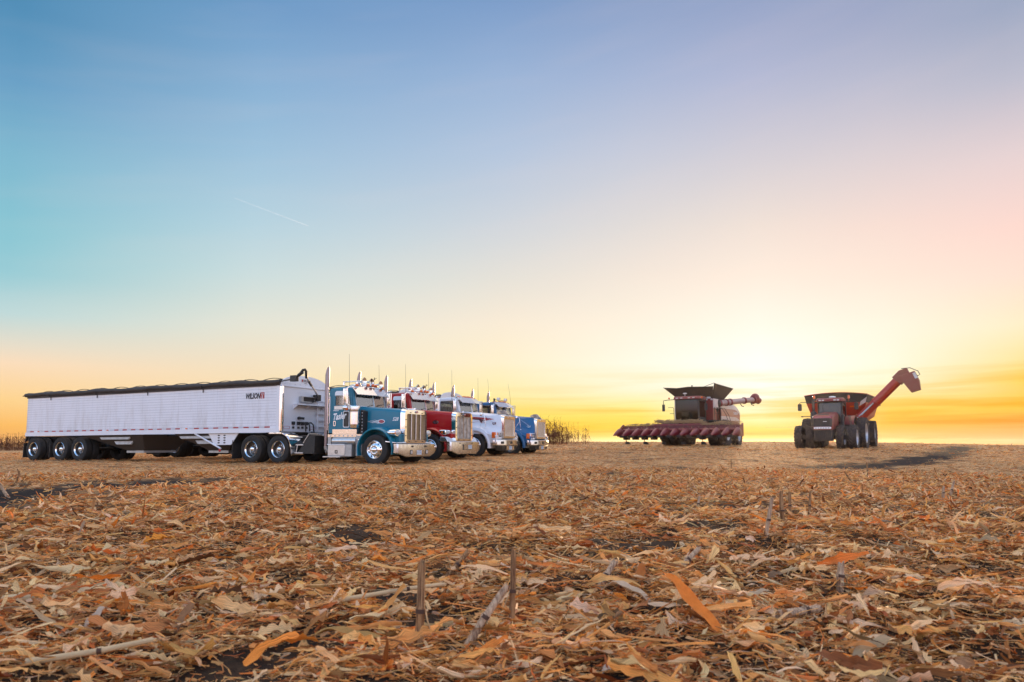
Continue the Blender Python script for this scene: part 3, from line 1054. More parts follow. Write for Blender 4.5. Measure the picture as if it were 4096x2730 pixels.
def antenna(parent, x, y, z0, z1, lean=0.0, side=0.0):
    m = MB()
    m.tube([(x, y, z0), (x - lean * 0.4, y + side * 0.4, z0 + (z1 - z0) * 0.5), (x - lean, y + side, z1)], 0.007, 6, 0.004)
    m.tube([(x, y, z0 - 0.02), (x, y, z0 + 0.06)], 0.016, 8)
    return m.build('antenna', M['black_plastic'], parent)


def seat_pair(parent):
    s = MB()
    for y in (-0.48, 0.48):
        s.box(-1.92, -1.48, y - 0.25, y + 0.25, 1.35, 1.72)
        s.prism([(-1.95, 1.7), (-1.8, 1.7), (-1.86, 2.12), (-2.0, 2.12)], y - 0.24, y + 0.24, 'y')
    s.build('seat', M['seat'], parent, 0.03)


def drive_train(root, wb=(-4.29, -5.61), chrome_tanks=True):
    c = MB()
    for y in (-0.43, 0.43):
        c.box(-6.45, 0.66, y - 0.04, y + 0.04, 0.74, 1.02)
    for x in (-6.3, -5.6, -4.95, -4.3, -3.3, -2.5, 0.58):
        c.box(x - 0.05, x + 0.05, -0.43, 0.43, 0.78, 0.98)
    c.tube([(0, -0.9, 0.5), (0, 0.9, 0.5)], 0.06, 8)
    for x in wb:
        c.tube([(x, -0.9, 0.52), (x, 0.9, 0.52)], 0.085, 10)
        c.ell((x, 0, 0.52), 0.24, 0.22, 0.25)
    c.box(-6.6, -6.5, -1.2, 1.2, 0.75, 0.86)
    c.build('chassis', M['black'], root)
    e = MB()
    e.box(-0.7, 0.60, -0.40, 0.40, 0.62, 1.45)
    e.box(-2.6, -0.7, -0.28, 0.28, 0.55, 0.95)
    e.build('engine', M['black'], root, 0.03)
    f = MB()
    f.prism([(-5.6, 1.16), (-4.55, 1.22), (-4.35, 1.16), (-4.35, 1.06), (-5.6, 1.06)], -0.48, 0.48, 'y')
    f.build('fifth_wheel', M['black'], root, 0.02)
    for s in (-1, 1):
        wheel('front', root, 0.0, s * 1.06)
        for x in wb:
            wheel('dual', root, x, s * 1.06)
        fl = MB()
        fl.prism([(-6.52, 0.16), (-6.50, 0.16), (-6.50, 0.86), (-6.52, 0.86)], s * 0.74, s * 1.24, 'y')
        fl.build('mud_flap', M['black_plastic'], root)


def half_fender(root, x_wheel=-4.29):
    for s in (-1, 1):
        rows = []
        for k in range(15):
            t = k / 14.0
            if t < 0.3:
                q = (x_wheel - 0.42 + 0.55 * t / 0.3, 1.14)
            elif t < 0.75:
                a = R(90 - 80 * (t - 0.3) / 0.45)
                q = (x_wheel + 0.13 + 0.48 * math.cos(a), 0.66 + 0.48 * math.sin(a))
            else:
                u = (t - 0.75) / 0.25
                q = (x_wheel + 0.13 + 0.48 * math.cos(R(10)) + 0.09 * u, 0.743 - 0.42 * u)
            rows.append([(q[0], s * 0.62, q[1]), (q[0], s * 1.20, q[1]), (q[0] + 0.0, s * 1.245, q[1] - 0.04)])
        m = MB()
        m.sheet(rows, 0.012, (0.4, 0, 1))
        m.tube([(x_wheel + 0.55, s * 0.5, 0.96), (x_wheel + 0.55, s * 1.2, 0.96)], 0.025, 8)
        m.build('half_fender', M['chrome'], root, smooth=40)


def cab_steps(root):
    """bright tread-plate box and steps between cab and drive wheels"""
    for s in (-1, 1):
        b = MB()
        b.prism([(-3.42, 0.36), (-2.62, 0.36), (-2.62, 1.02), (-2.86, 1.06), (-3.14, 0.72)], s * 0.66, s * 1.16, 'y')
        b.build('tread_box', M['black'], root, 0.01)
        t = MB()
        t.hexa([(-3.13, s * 0.68, 0.735), (-3.13, s * 1.17, 0.735), (-2.87, s * 1.17, 1.075), (-2.87, s * 0.68, 1.075),
                (-3.15, s * 0.68, 0.75), (-3.15, s * 1.17, 0.75), (-2.89, s * 1.17, 1.09), (-2.89, s * 0.68, 1.09)])
        t.box(-3.46, -3.12, s * 0.70, s * 1.19, 0.66, 0.70)
        t.box(-3.50, -3.12, s * 0.70, s * 1.20, 0.37, 0.41)
        t.prism([(-3.46, 0.37), (-3.43, 0.37), (-3.37, 0.70), (-3.40, 0.70)], s * 0.70, s * 1.18, 'y')
        t.build('step', M['alu'], root, 0.004)


def cab_shell(root, paint, roof_z=2.78, side_y=0.97, win=(-1.86, -1.06, 2.07, 2.60), door=(-1.98, -0.99, 1.23, 2.67), peep=True, chrome_bands=True, label_side=None):
    """hollow cab: side walls with window openings, back wall, roof, cowl, pillars, floor"""
    zs = roof_z - 0.12
    c = MB()
    outer = slant(rrect(-2.16, -0.93, 1.10, zs, 0.16, 5, 0.02), -1.2, 0.20, 2.03)
    wi = slant(rrect(win[0], win[1], win[2], win[3], 0.09, 5, 0.02), -1.3, 0.26, 2.03)
    for s in (-1, 1):
        c.frame(outer, wi, s * side_y, s * (side_y - 0.05), 'y')
    # back wall with its window
    c.frame(rrect(-0.93, 0.93, 1.10, zs + 0.02, 0.1, 5, 0.02), rrect(-0.62, 0.62, 2.02, 2.50, 0.08, 5), -2.16, -2.11, 'x')
    # crowned roof
    rings = []
    for x, k, dz in ((-2.19, 0.90, -0.10), (-2.15, 0.97, -0.03), (-2.02, 1.0, 0.0), (-1.5, 1.0, 0.02), (-1.15, 0.985, 0.0), (-1.0, 0.96, -0.035), (-0.97, 0.94, -0.06)):
        ring = []
        for q in range(13):
            a = math.pi * q / 12
            ring.append((x, -math.cos(a) * side_y * k * 1.004, zs - 0.03 + (0.15 + dz) * math.sin(a) ** 0.55))
        ring += [(x, side_y * k, zs - 0.09), (x, -side_y * k, zs - 0.09)]
        rings.append(ring)
    c.loft(rings)
    c.box(-2.14, -0.75, -0.93, 0.93, 1.10, 1.16)
    # cowl and pillars around the split windscreen
    c.prism([(-0.98, -0.96), (-0.80, -0.82), (-0.70, 0.0), (-0.80, 0.82), (-0.98, 0.96)], 1.16, 2.04, 'z')
    for s in (-1, 1):
        c.hexa([(-1.02, s * 0.95, 2.03), (-0.92, s * 0.97, 2.03), (-0.86, s * 0.90, 2.03), (-0.96, s * 0.88, 2.03),
                (-1.14, s * 0.93, zs), (-1.04, s * 0.955, zs), (-0.98, s * 0.88, zs), (-1.08, s * 0.86, zs)])
    c.hexa([(-0.76, -0.02, 2.03), (-0.72, -0.02, 2.03), (-0.72, 0.02, 2.03), (-0.76, 0.02, 2.03), (-0.90, -0.02, zs), (-0.86, -0.02, zs), (-0.86, 0.02, zs), (-0.90, 0.02, zs)])
    c.hexa([(-1.12, -0.93, zs - 0.07), (-0.86, 0.0, zs - 0.07), (-0.86, 0.001, zs - 0.07), (-1.12, 0.93, zs - 0.07), (-1.12, -0.93, zs), (-0.87, 0.0, zs), (-0.87, 0.001, zs), (-1.12, 0.93, zs)])
    cab = c.build('cab', paint, root, 0.012)
    g = MB()
    g.frame(rrect(-0.65, 0.65, 1.99, 2.53, 0.08, 5), rrect(-0.62, 0.62, 2.02, 2.50, 0.08, 5), -2.175, -2.155, 'x')
    g.build('rear_window_seal', M['black_plastic'], cab)
    MB().prism(rrect(-0.63, 0.63, 2.01, 2.51, 0.08, 5), -2.14, -2.136, 'x').build('rear_window', M['glass'], root)
    # windscreen halves with bright trim
    for s in (-1, 1):
        p = [(-0.735, s * 0.025, 2.045), (-0.885, s * 0.86, 2.045), (-1.005, s * 0.855, zs - 0.06), (-0.862, s * 0.025, zs - 0.06)]
        ws = MB().sheet([[p[0], p[1]], [p[3], p[2]]], 0.008, (1, 0, 0.2)).build('windscreen', M['glass'], root, smooth=0)
        tr = MB()
        pp = [Vector(q) + Vector((0.008, 0, 0.002)) for q in p]
        tr.tube(pp + [pp[0]], 0.012, 6)
        tr.build('windscreen_trim', M['letter_white'], ws)
        wp = MB()
        a, b = Vector((-0.73, s * 0.22 - 0.12, 2.06)), Vector((-0.80, s * 0.22 + 0.36, 2.15))
        wp.tube([a + Vector((0.02, -0.1, -0.02)), a + Vector((0.03, 0.1, 0.03)), b], 0.012, 6, 0.008)
        wp.hexa([tuple(b + Vector((0.015, -0.30, -0.05))), tuple(b + Vector((0.03, -0.30, -0.05))), tuple(b + Vector((-0.02, 0.14, 0.02))), tuple(b + Vector((-0.035, 0.14, 0.02))),
                 tuple(b + Vector((0.01, -0.30, -0.02))), tuple(b + Vector((0.025, -0.30, -0.02))), tuple(b + Vector((-0.025, 0.14, 0.045))), tuple(b + Vector((-0.04, 0.14, 0.045)))])
        wp.build('wiper', M['black_plastic'], root)
    # doors
    for s in (-1, 1):
        dz = slant(rrect(door[0], door[1], door[2], door[3], 0.10, 5, 0.05), -1.25, 0.22, 2.03)
        wn = slant(rrect(win[0] + 0.02, win[1] - 0.02, win[2] + 0.01, win[3] - 0.015, 0.09, 5, 0.02), -1.3, 0.26, 2.03)
        dm = MB().frame(dz, wn, s * (side_y + 0.014), s * (side_y - 0.02), 'y')
        d = dm.build('door', paint, root, 0.006)
        MB().prism(wn, s * (side_y - 0.008), s * (side_y - 0.004), 'y').build('door_window', M['dark_glass'], d)
        hd = MB()
        hd.frame(rrect(door[0] + 0.08, door[0] + 0.19, door[2] + 0.12, door[2] + 0.30, 0.03, 3), rrect(door[0] + 0.10, door[0] + 0.17, door[2] + 0.14, door[2] + 0.28, 0.02, 3), s * (side_y + 0.013), s * (side_y + 0.032), 'y')
        hd.build('door_handle', M['chrome'], d)
        if chrome_bands:
            bd = MB()
            bd.box(win[0] - 0.02, win[1] + 0.05, s * (side_y + 0.013), s * (side_y + 0.022), win[2] - 0.13, win[2] - 0.01)
            bd.build('sill_trim', M['alu'], d)
            vz = win[3] - 0.16
            vp = [(x, z) for x, z in slant(rrect(win[0] + 0.0, win[1] + 0.0, win[2], win[3], 0.1, 5, 0.02), -1.3, 0.26, 2.03) if z > vz]
            vp.sort(key=lambda q: math.atan2(q[1] - vz + 0.03, q[0] - (win[0] + win[1]) / 2), reverse=True)
            vp = [(win[0], vz)] + vp + [(win[1] - 0.13, vz)]
            MB().prism(vp, s * (side_y + 0.013), s * (side_y + 0.021), 'y').build('window_visor', M['letter_white'], d)
        if peep:
            pw = rrect(-1.40, -1.14, 1.32, 1.86, 0.05, 4)
            MB().prism(pw, s * (side_y + 0.013), s * (side_y + 0.018), 'y').build('lower_window', M['black_plastic'], d)
            MB().frame(rrect(-1.425, -1.115, 1.295, 1.885, 0.06, 4), pw, s * (side_y + 0.013), s * (side_y + 0.024), 'y').build('lower_window_trim', M['letter_white'], d)
        gh = MB()
        gh.tube([(-2.06, s * side_y, 2.42), (-2.06, s * (side_y + 0.07), 2.40), (-2.06, s * (side_y + 0.07), 1.45), (-2.06, s * side_y, 1.43)], 0.014, 8)
        gh.build('grab_handle', M['chrome'], root)
    ins = MB()
    ins.hexa([(-1.30, -0.88, 1.6), (-0.95, -0.9, 1.2), (-0.95, 0.9, 1.2), (-1.30, 0.88, 1.6), (-1.25, -0.88, 2.0), (-0.93, -0.86, 2.06), (-0.93, 0.86, 2.06), (-1.25, 0.88, 2.0)])
    ins.build('dashboard', M['interior'], root, 0.02)
    sw = MB()
    pts = [(-1.36 + 0.06 * math.sin(2 * math.pi * k / 20), 0.48 + 0.21 * math.cos(2 * math.pi * k / 20), 2.02 + 0.2 * math.sin(2 * math.pi * k / 20)) for k in range(21)]
    sw.tube(pts, 0.014, 6)
    sw.tube([(-1.36, 0.48, 2.02), (-1.22, 0.48, 1.9)], 0.025, 6)
    sw.build('steering_wheel', M['interior'], root)
    seat_pair(root)
    return cab


def sun_visor(root, zt, zb, reach=0.30):
    rows = []
    for y, xt, xb in ((-0.965, -1.04, -1.04 + reach), (0.0, -0.86, -0.86 + reach), (0.965, -1.04, -1.04 + reach)):
        rows.append([(xt, y, zt), (xb - 0.02, y, zb), (xb - 0.04, y, zb - 0.012)])
    return MB().sheet(rows, 0.012, (0.7, 0, 0.7)).build('sun_visor', M['chrome_visor'], root, smooth=0)


M['chrome_visor'] = pmat('brushed_visor', (0.80, 0.81, 0.84), 0.22, 1.0, dirt=0.1)


def bullet_lights(root, z_fn, n=5):
    for k in range(n):
        y = -0.78 + 1.56 * k / (n - 1)
        if n == 5 and k in (1, 3):
            y *= 0.62
        if n == 5 and k in (1, 3):
            y = math.copysign(0.24, y) * 1.0
        x = -1.22 + 0.16 * (1 - abs(y))
        z = z_fn(y)
        b = MB()
        b.lathe([(0.0, -0.26), (0.02, -0.22), (0.040, -0.08), (0.045, 0.02), (0.045, 0.05)], (x, y, z), (1, 0, 0.0), 14)
        b.box(x - 0.06, x + 0.0, y - 0.02, y + 0.02, z - 0.06, z - 0.03)
        o = b.build('marker_light', M['chrome'], root)
        MB().lathe([(0.05, 0.045), (0.062, 0.07), (0.060, 0.10), (0.045, 0.135), (0.02, 0.15), (0.0, 0.152)], (x, y, z), (1, 0, 0.0), 14).build('lens', M['amber'], o)


def air_horn(root, x, y, z, length=0.62):
    h = MB()
    h.lathe([(0.03, -length), (0.022, -length + 0.05), (0.022, -0.22), (0.035, -0.12), (0.075, -0.06), (0.122, -0.012), (0.128, 0.0), (0.115, -0.006), (0.06, -0.04), (0.0, -0.05)], (x, y, z), (1, 0, 0), 18)
    h.box(x - 0.35, x - 0.3, y - 0.015, y + 0.015, z - 0.12, z)
    h.box(x - length, x - length + 0.06, y - 0.02, y + 0.02, z - 0.12, z)
    h.build('air_horn', M['chrome'], root)


def plate_on(parent, x, y, z, tone='blue_ink', w=0.30):
    p = MB().box(x, x + 0.008, y - w / 2, y + w / 2, z - 0.078, z + 0.078).build('licence_plate', M['plate'], parent, 0.004)
    g = MB()
    g.box(x + 0.006, x + 0.011, y - w * 0.40, y + w * 0.40, z + 0.045, z + 0.065)
    for k in range(6):
        yy = y - w * 0.38 + w * 0.76 * k / 5
        g.box(x + 0.006, x + 0.011, yy - 0.014, yy - 0.006, z - 0.045, z + 0.025)
        if k % 2 == 0:
            g.box(x + 0.006, x + 0.011, yy - 0.005, yy + 0.014, z + 0.016, z + 0.025)
            g.box(x + 0.006, x + 0.011, yy - 0.005, yy + 0.014, z - 0.012, z - 0.004)
        else:
            g.box(x + 0.006, x + 0.011, yy - 0.005, yy + 0.012, z - 0.045, z - 0.036)
    g.build('plate_number', M[tone], p, smooth=0)


def oval(c, ru, rv, n=20):
    return [(c[0] + ru * math.cos(2 * math.pi * k / n), c[1] + rv * math.sin(2 * math.pi * k / n)) for k in range(n)]


def long_nose_truck(name, label, paint, loc, rz, variant):
    """conventional day cab with long square hood, separate fenders and tall bright grille"""
    root = thing(name, label, 'truck', loc, rz, 'semi trucks parked side by side')
    drive_train(root)
    half_fender(root)
    cab_steps(root)
    had = set(root.children)
    cab = cab_shell(root, paint)
    sun_visor(root, 2.76, 2.47)
    for o in root.children:                       # a short day cab: squeezed lengthwise towards its back wall
        if o not in had:
            o.scale.x = 0.88
            o.location.x = -2.16 * 0.12
    # hood
    rings = []
    for x, hw, zt, zb, r in ((-1.08, 0.78, 2.05, 1.16, 0.10), (-0.95, 0.775, 2.045, 1.14, 0.12), (-0.05, 0.72, 1.985, 1.04, 0.13), (0.72, 0.672, 1.925, 0.98, 0.14)):
        rings.append(ring_yz(x, hw, zb, zt, r, 5))
    hood = MB().loft(rings).build('hood', paint, root, smooth=50)
    hb = MB()
    hb.hexa([(-0.94, -0.012, 2.04), (0.70, -0.012, 1.917), (0.70, 0.012, 1.917), (-0.94, 0.012, 2.04), (-0.94, -0.006, 2.055), (0.70, -0.006, 1.932), (0.70, 0.006, 1.932), (-0.94, 0.006, 2.055)])
    hb.build('hood_hinge', M['chrome'], hood)
    # radiator shell and grille
    sh = MB()
    sh.loft([ring_yz(1.018, 0.662, 0.76, 1.926, 0.15, 6), ring_yz(1.20, 0.655, 0.74, 1.905, 0.16, 6)], cap=False)
    sh.frame(rrect(-0.655, 0.655, 0.74, 1.905, 0.16, 6, 0.02), rrect(-0.55, 0.55, 0.86, 1.755, 0.06, 6), 1.20, 1.165, 'x', fn=lambda u, w, d: (d + (0.025 if d > 1.19 else 0) * (1 - (u / 0.66) ** 2), u, w))
    bolts = MB()
    for y, z in [(-0.6, 1.0), (-0.6, 1.3), (-0.6, 1.55), (0.6, 1.0), (0.6, 1.3), (0.6, 1.55), (-0.4, 0.80), (0, 0.80), (0.4, 0.80), (-0.35, 1.80), (0.35, 1.80)]:
        bolts.lathe([(0.014, 0), (0.014, 0.02), (0, 0.022)], (1.20 + 0.025 * (1 - (y / 0.66) ** 2), y, z), (1, 0, 0), 8)
    shell = place('radiator_shell', merged('radiator_shell', [(sh, M['chrome']), (bolts, M['black'])], 40), root)
    gr = MB()
    gr.box(1.14, 1.155, -0.552, 0.552, 0.855, 1.76)
    if variant == 'slats':
        for k in range(34):
            z = 0.875 + 0.87 * k / 33
            gr.hexa([(1.155, -0.55, z - 0.007), (1.170, -0.55, z - 0.010), (1.170, 0.55, z - 0.010), (1.155, 0.55, z - 0.007), (1.155, -0.55, z + 0.004), (1.168, -0.55, z - 0.003), (1.168, 0.55, z - 0.003), (1.155, 0.55, z + 0.004)])
        gr.build('grille', M['grille'], root, smooth=0)
        for y in (-0.275, 0.0, 0.275):
            MB().tube([(1.195, y, 0.862), (1.20, y, 1.752)], 0.020, 10).build('grille_bar', M['alu'], root)
    else:
        gr.build('grille', M['cover'], root, smooth=0)
        for y in (-0.55, -0.275, 0.0, 0.275, 0.55):
            MB().tube([(1.170, y, 0.872), (1.175, y, 1.745)], 0.009, 8).build('grille_bar', M['rust_trim'], root)
    em = MB().prism(oval((0, 1.832), 0.088, 0.046), 1.223, 1.236, 'x').build('hood_emblem', M['chrome'], root)
    MB().prism(oval((0, 1.832), 0.078, 0.037), 1.235, 1.239, 'x').build('emblem_field', M['letter_red'], em)
    mk = MB()
    for k in range(7):
        y = -0.052 + 0.0173 * k
        mk.box(1.238, 1.242, y - 0.003, y + 0.003, 1.820, 1.846 - 0.006 * abs(k - 3) / 3)
        mk.box(1.238, 1.242, y - 0.003, y + 0.010, 1.831 + 0.004 * (k % 2), 1.836 + 0.004 * (k % 2))
    mk.build('emblem_script', M['letter_white'], em, smooth=0)
    orn = MB()
    orn.ell((1.12, 0, 1.955), 0.07, 0.012, 0.02)
    orn.tube([(1.12, 0, 1.92), (1.12, 0, 1.96)], 0.012, 8)
    orn.prism([(0.86, 1.962), (1.14, 1.958), (1.14, 1.968), (0.86, 1.974)], -0.014, 0.014, 'y')
    orn.build('hood_ornament', M['chrome'], root)
    # fenders
    for s in (-1, 1):
        f = MB()
        rings = []
        for k in range(21):
            a = R(196 - 208 * k / 20)
            ca, sa = math.cos(a), math.sin(a)
            ro, ri = 0.735, 0.695
            xo = 0.06 if sa > 0 else 0
            zo = 0.52
            f0 = 1.0 + 0.10 * max(0.0, sa) ** 4
            rings.append([(ri * ca, s * 0.60, zo + ri * sa), (ri * ca, s * 1.21, zo + ri * sa - 0.015), (ro * ca, s * 1.225, zo + ro * sa * 1.0 - 0.01), (ro * ca, s * 1.16, zo + ro * sa * 1.02 + 0.018 * max(0, sa)),
                          (ro * ca, s * 0.95, zo + ro * sa * 1.03 + 0.03 * max(0, sa)), (ro * ca, s * 0.60, zo + ro * sa * 1.03 + 0.05 * max(0, sa))])
        f.loft(rings)
        # web between fender and hood, closing the nose
        f.prism([(0.5, 0.78), (0.68, 0.70), (0.82, 0.80), (0.82, 1.05), (0.55, 1.12)], s * 0.60, s * 0.93, 'y')
        f.prism([(-0.72, 1.00), (0.2, 1.16), (0.70, 1.0), (0.70, 0.90), (-0.72, 0.8)], s * 0.60, s * 0.685, 'y')
        f.build('fender', paint, root, 0.01, smooth=45)
        # splash plate above the bumper
        sp = MB()
        sp.hexa([(0.74, s * 0.66, 0.80), (0.74, s * 1.20, 0.78), (1.18, s * 1.14, 0.745), (1.24, s * 0.66, 0.745), (0.74, s * 0.66, 0.90), (0.74, s * 1.20, 0.82), (1.16, s * 1.13, 0.765), (1.22, s * 0.66, 0.785)])
        sp.build('splash_plate', M['chrome'], root, 0.01)
        # headlamps
        if variant == 'slats':
            hp = MB()
            rings = []
            for q in range(9):
                t = q / 8.0
                x = 0.60 + 0.50 * t
                k = math.sin(0.5 * math.pi * min(1, t * 1.5 + 0.12)) if t < 0.9 else 0.93
                rings.append([(x + (0.05 * (1 if e < 9 else 1)) * 0, s * 0.985 + 0.215 * k * math.cos(2 * math.pi * e / 18), 1.10 + 0.125 * k * math.sin(2 * math.pi * e / 18)) for e in range(18)])
            hp.loft(rings)
            o = hp.build('headlight', M['chrome'], root)
            MB().ell((1.075, s * 0.985, 1.10), 0.075, 0.185, 0.10, 20, 10).build('headlight_lens', M['lens'], o)
            am = MB().ell((1.055, s * 1.135, 1.09), 0.065, 0.055, 0.055, 12, 8)
            am.build('turn_signal', M['amber'], o)
            ar = MB().tube([(0.85, s * 0.985, 0.99), (0.85, s * 0.9, 0.86)], 0.045, 8)
            ar.build('headlight_bracket', M['chrome'], o)
        else:
            o = MB().box(0.72, 1.02, s * 0.78, s * 1.19, 1.0, 1.2).build('headlight', M['chrome'], root, 0.03)
            for k in (-1, 1):
                MB().box(1.0, 1.035, s * 0.985 + k * 0.095 - 0.082, s * 0.985 + k * 0.095 + 0.082, 1.04, 1.16).build('headlight_lens', M['lens'], o, 0.012)
            MB().box(0.82, 0.90, s * 1.19, s * 1.20, 1.06, 1.14).build('turn_signal', M['amber'], o)
            bx = MB().hexa([(0.86, s * 0.68, 0.74), (1.22, s * 0.68, 0.74), (1.16, s * 1.24, 0.74), (0.80, s * 1.24, 0.74), (0.86, s * 0.68, 0.93), (1.10, s * 0.68, 0.93), (1.04, s * 1.24, 0.93), (0.80, s * 1.24, 0.93)])
            bx.build('corner_cover', M['chrome_visor'], root, 0.012)
    # bumper
    b = MB()
    secs = ((-1.205, 1.10, 0.42, 0.72), (-1.20, 1.20, 0.40, 0.72), (-1.17, 1.255, 0.39, 0.722), (-0.78, 1.33, 0.27, 0.725), (0.78, 1.33, 0.27, 0.725), (1.17, 1.255, 0.39, 0.722), (1.20, 1.20, 0.40, 0.72), (1.205, 1.10, 0.42, 0.72))
    if variant != 'slats':
        secs = tuple((y, x + 0.02, zb - 0.03, zt + 0.02) for y, x, zb, zt in secs)
    rows = []
    for y, x, zb, zt in secs:
        rows.append([(x - 0.07, y, zt - 0.01), (x - 0.015, y, zt), (x, y, zt - 0.02), (x + 0.012, y, (zt + zb) / 2), (x, y, zb + 0.02), (x - 0.03, y, zb)])
    b.sheet(rows, 0.012, (1, 0, 0))
    bump = b.build('bumper', M['dirty_chrome'], root, smooth=25)
    fx = secs[3][1] + 0.012
    if variant == 'slats':
        for s in (-1, 1):
            t = MB().box(fx - 0.01, fx + 0.006, s * 0.50 - 0.075, s * 0.50 + 0.075, 0.36, 0.51).build('fog_light', M['black'], bump)
            MB().box(fx, fx + 0.012, s * 0.50 - 0.055, s * 0.50 + 0.055, 0.38, 0.49).build('fog_lens', M['lens'], t)
            h = MB().box(fx - 0.005, fx + 0.006, s * 0.40 - 0.03, s * 0.40 + 0.03, 0.60, 0.66)
            h.tube([(fx + 0.005, s * 0.46, 0.63), (fx + 0.03, s * 0.46, 0.63)], 0.02, 8)
            h.build('tow_eye', M['black'], bump)
        plate_on(bump, fx, 0.0, 0.42)
    else:
        MB().box(fx - 0.005, fx + 0.003, -0.40, 0.32, 0.41, 0.63).build('plate_recess', M['black'], bump)
        MB().hexa([(fx + 0.0, -0.33, 0.42), (fx + 0.012, -0.33, 0.42), (fx + 0.012, 0.36, 0.42), (fx, 0.36, 0.42), (fx, -0.33, 0.63), (fx + 0.012, -0.33, 0.63), (fx + 0.012, 0.36, 0.63), (fx, 0.36, 0.63)]).build('plate_cover', M['dirty_chrome'], bump)
        plate_on(bump, fx + 0.012, 0.20, 0.53, w=0.30)
        for y in (-0.62, 0.42):
            MB().lathe([(0.022, 0), (0.022, 0.018), (0, 0.02)], (fx, y, 0.68), (1, 0, 0), 10).build('bumper_bolt', M['black'], bump)
    for o in root.children:                       # the nose stands close in front of the axle
        if o.name.split('.')[0] in ('radiator_shell', 'grille', 'grille_bar', 'hood_emblem', 'hood_ornament', 'splash_plate', 'headlight', 'corner_cover', 'bumper'):
            o.location.x -= 0.30
            if o.name.split('.')[0] in ('radiator_shell', 'grille', 'grille_bar'):
                o.scale.y = 1.08
    # air cleaners, stacks, mirrors, tanks on both sides
    for s in (-1, 1):
        a = MB()
        a.lathe([(0.0, 1.27), (0.155, 1.27), (0.168, 1.29), (0.168, 1.40), (0.172, 1.405), (0.172, 1.42), (0.168, 1.425), (0.168, 1.80), (0.176, 1.805), (0.176, 1.825), (0.168, 1.83), (0.172, 1.84), (0.172, 2.02), (0.165, 2.035), (0.0, 2.04)], (-0.88, s * 1.16, 0), (0, 0, 1), 28)
        ac = a.build('air_cleaner', M['chrome'], root)
        MB().lathe([(0.174, 1.845), (0.1755, 1.85), (0.1755, 2.005), (0.174, 2.01)], (-0.88, s * 1.16, 0), (0, 0, 1), 28).build('air_screen', M['dirty_chrome'], ac)
        p = MB().prism([(-0.78, 1.05), (-0.64, 1.05), (-0.62, 1.86), (-0.74, 1.90)], s * 0.74, s * 1.0, 'y')
        pb = MB()
        for k in range(7):
            pb.ell((-0.68, s * 1.002, 1.14 + 0.11 * k), 0.016, 0.006, 0.022, 8, 6)
        place('air_duct', merged('air_duct', [(p, M['black']), (pb, M['letter_white'])]), root)
        straight_stack(root, -2.31, s * 0.92, 0.62, 3.50)
        el = MB().tube([(-2.31, s * 0.92, 0.64), (-2.31, s * 0.91, 0.56), (-2.26, s * 0.86, 0.47), (-2.1, s * 0.7, 0.42)], 0.078, 12)
        el.build('exhaust_elbow', M['dull_alu'], root)
        br = MB().tube([(-2.31, s * 0.92, 2.42), (-2.18, s * 0.95, 2.43)], 0.016, 6)
        br.build('stack_bracket', M['black'], root)
        MB().tube([(-2.31, s * 0.92, 1.5), (-2.18, s * 0.95, 1.5)], 0.016, 6).build('stack_bracket', M['black'], root)
        gs = MB().tube([(-2.20, s * 1.0, 1.2), (-2.20, s * 1.0, 2.75)], 0.012, 6).build('heat_guard', M['chrome'], root)
        # west-coast mirror
        mm = MB()
        mm.prism(rrect(-1.22, -1.175, 2.10, 2.66, 0.02, 3), s * 1.20, s * 1.40, 'y')
        mir = mm.build('mirror', M['chrome'], root, 0.018)
        MB().box(-1.228, -1.221, s * 1.215, s * 1.385, 2.12, 2.64).build('mirror_glass', M['dark_glass'], mir)
        fr = MB()
        for dx in (0.03, 0.19):
            fr.tube([(-1.05 + dx * 0.2, s * 0.97, 2.70 - 0.06), (-1.05 + dx, s * 1.02, 2.705), (-1.14 + dx * 0.5, s * 1.28, 2.70), (-1.14 + dx * 0.3, s * 1.33, 2.66), (-1.14 + dx * 0.3, s * 1.33, 2.12), (-1.14 + dx * 0.4, s * 1.26, 2.06), (-1.02 + dx, s * 0.98, 1.98)], 0.014, 6)
        fr.build('mirror_bracket', M['chrome'], mir)
        sp = MB().ell((-1.19, s * 1.30, 1.98), 0.10, 0.10, 0.10, 16, 10)
        so = sp.build('spot_mirror', M['chrome'], mir)
        MB().ell((-1.12, s * 1.30, 1.93), 0.055, 0.055, 0.055, 12, 8).build('turn_lamp', M['amber'], so)
        # cab skirt
        sk = MB().box(-1.98, -0.92, s * 0.96, s * 0.985, 1.06, 1.235).build('cab_skirt', M['warm_chrome'], root, 0.004)
        st = MB().box(-2.18, -0.62, s * 0.95, s * 0.99, 0.955, 1.058).build('light_strip', M['warm_chrome'], root, 0.004)
        for k in range(8):
            MB().ell((-2.05 + 0.19 * k, s * 0.995, 1.005), 0.026, 0.012, 0.026, 10, 6).build('strip_light', M['lens'], st)
        # tank and tool box
        tk = MB()
        tk.lathe([(0.0, -1.92), (0.11, -1.92), (0.13, -1.90), (0.13, -1.62), (0.134, -1.615), (0.134, -1.60), (0.13, -1.595), (0.13, -1.16), (0.134, -1.155), (0.134, -1.14), (0.13, -1.135), (0.13, -0.92), (0.11, -0.90), (0, -0.90)], (0, s * 0.98, 0.82), (1, 0, 0), 24)
        tk.build('air_tank', M['alu'], root)
        bx = MB().box(-2.06, -1.02, s * 0.62, s * 1.12, 0.28, 0.70).build('tool_box', M['dull_alu'], root, 0.01)
        MB().box(-2.04, -1.30, s * 1.12, s * 1.135, 0.32, 0.68).build('tool_box_door', M['alu'], bx, 0.006)
        lk = MB().frame(rrect(-1.72, -1.62, 0.38, 0.50, 0.02, 3), rrect(-1.70, -1.64, 0.40, 0.48, 0.015, 3), s * 1.134, s * 1.15, 'y')
        lk.build('box_latch', M['black_plastic'], bx)
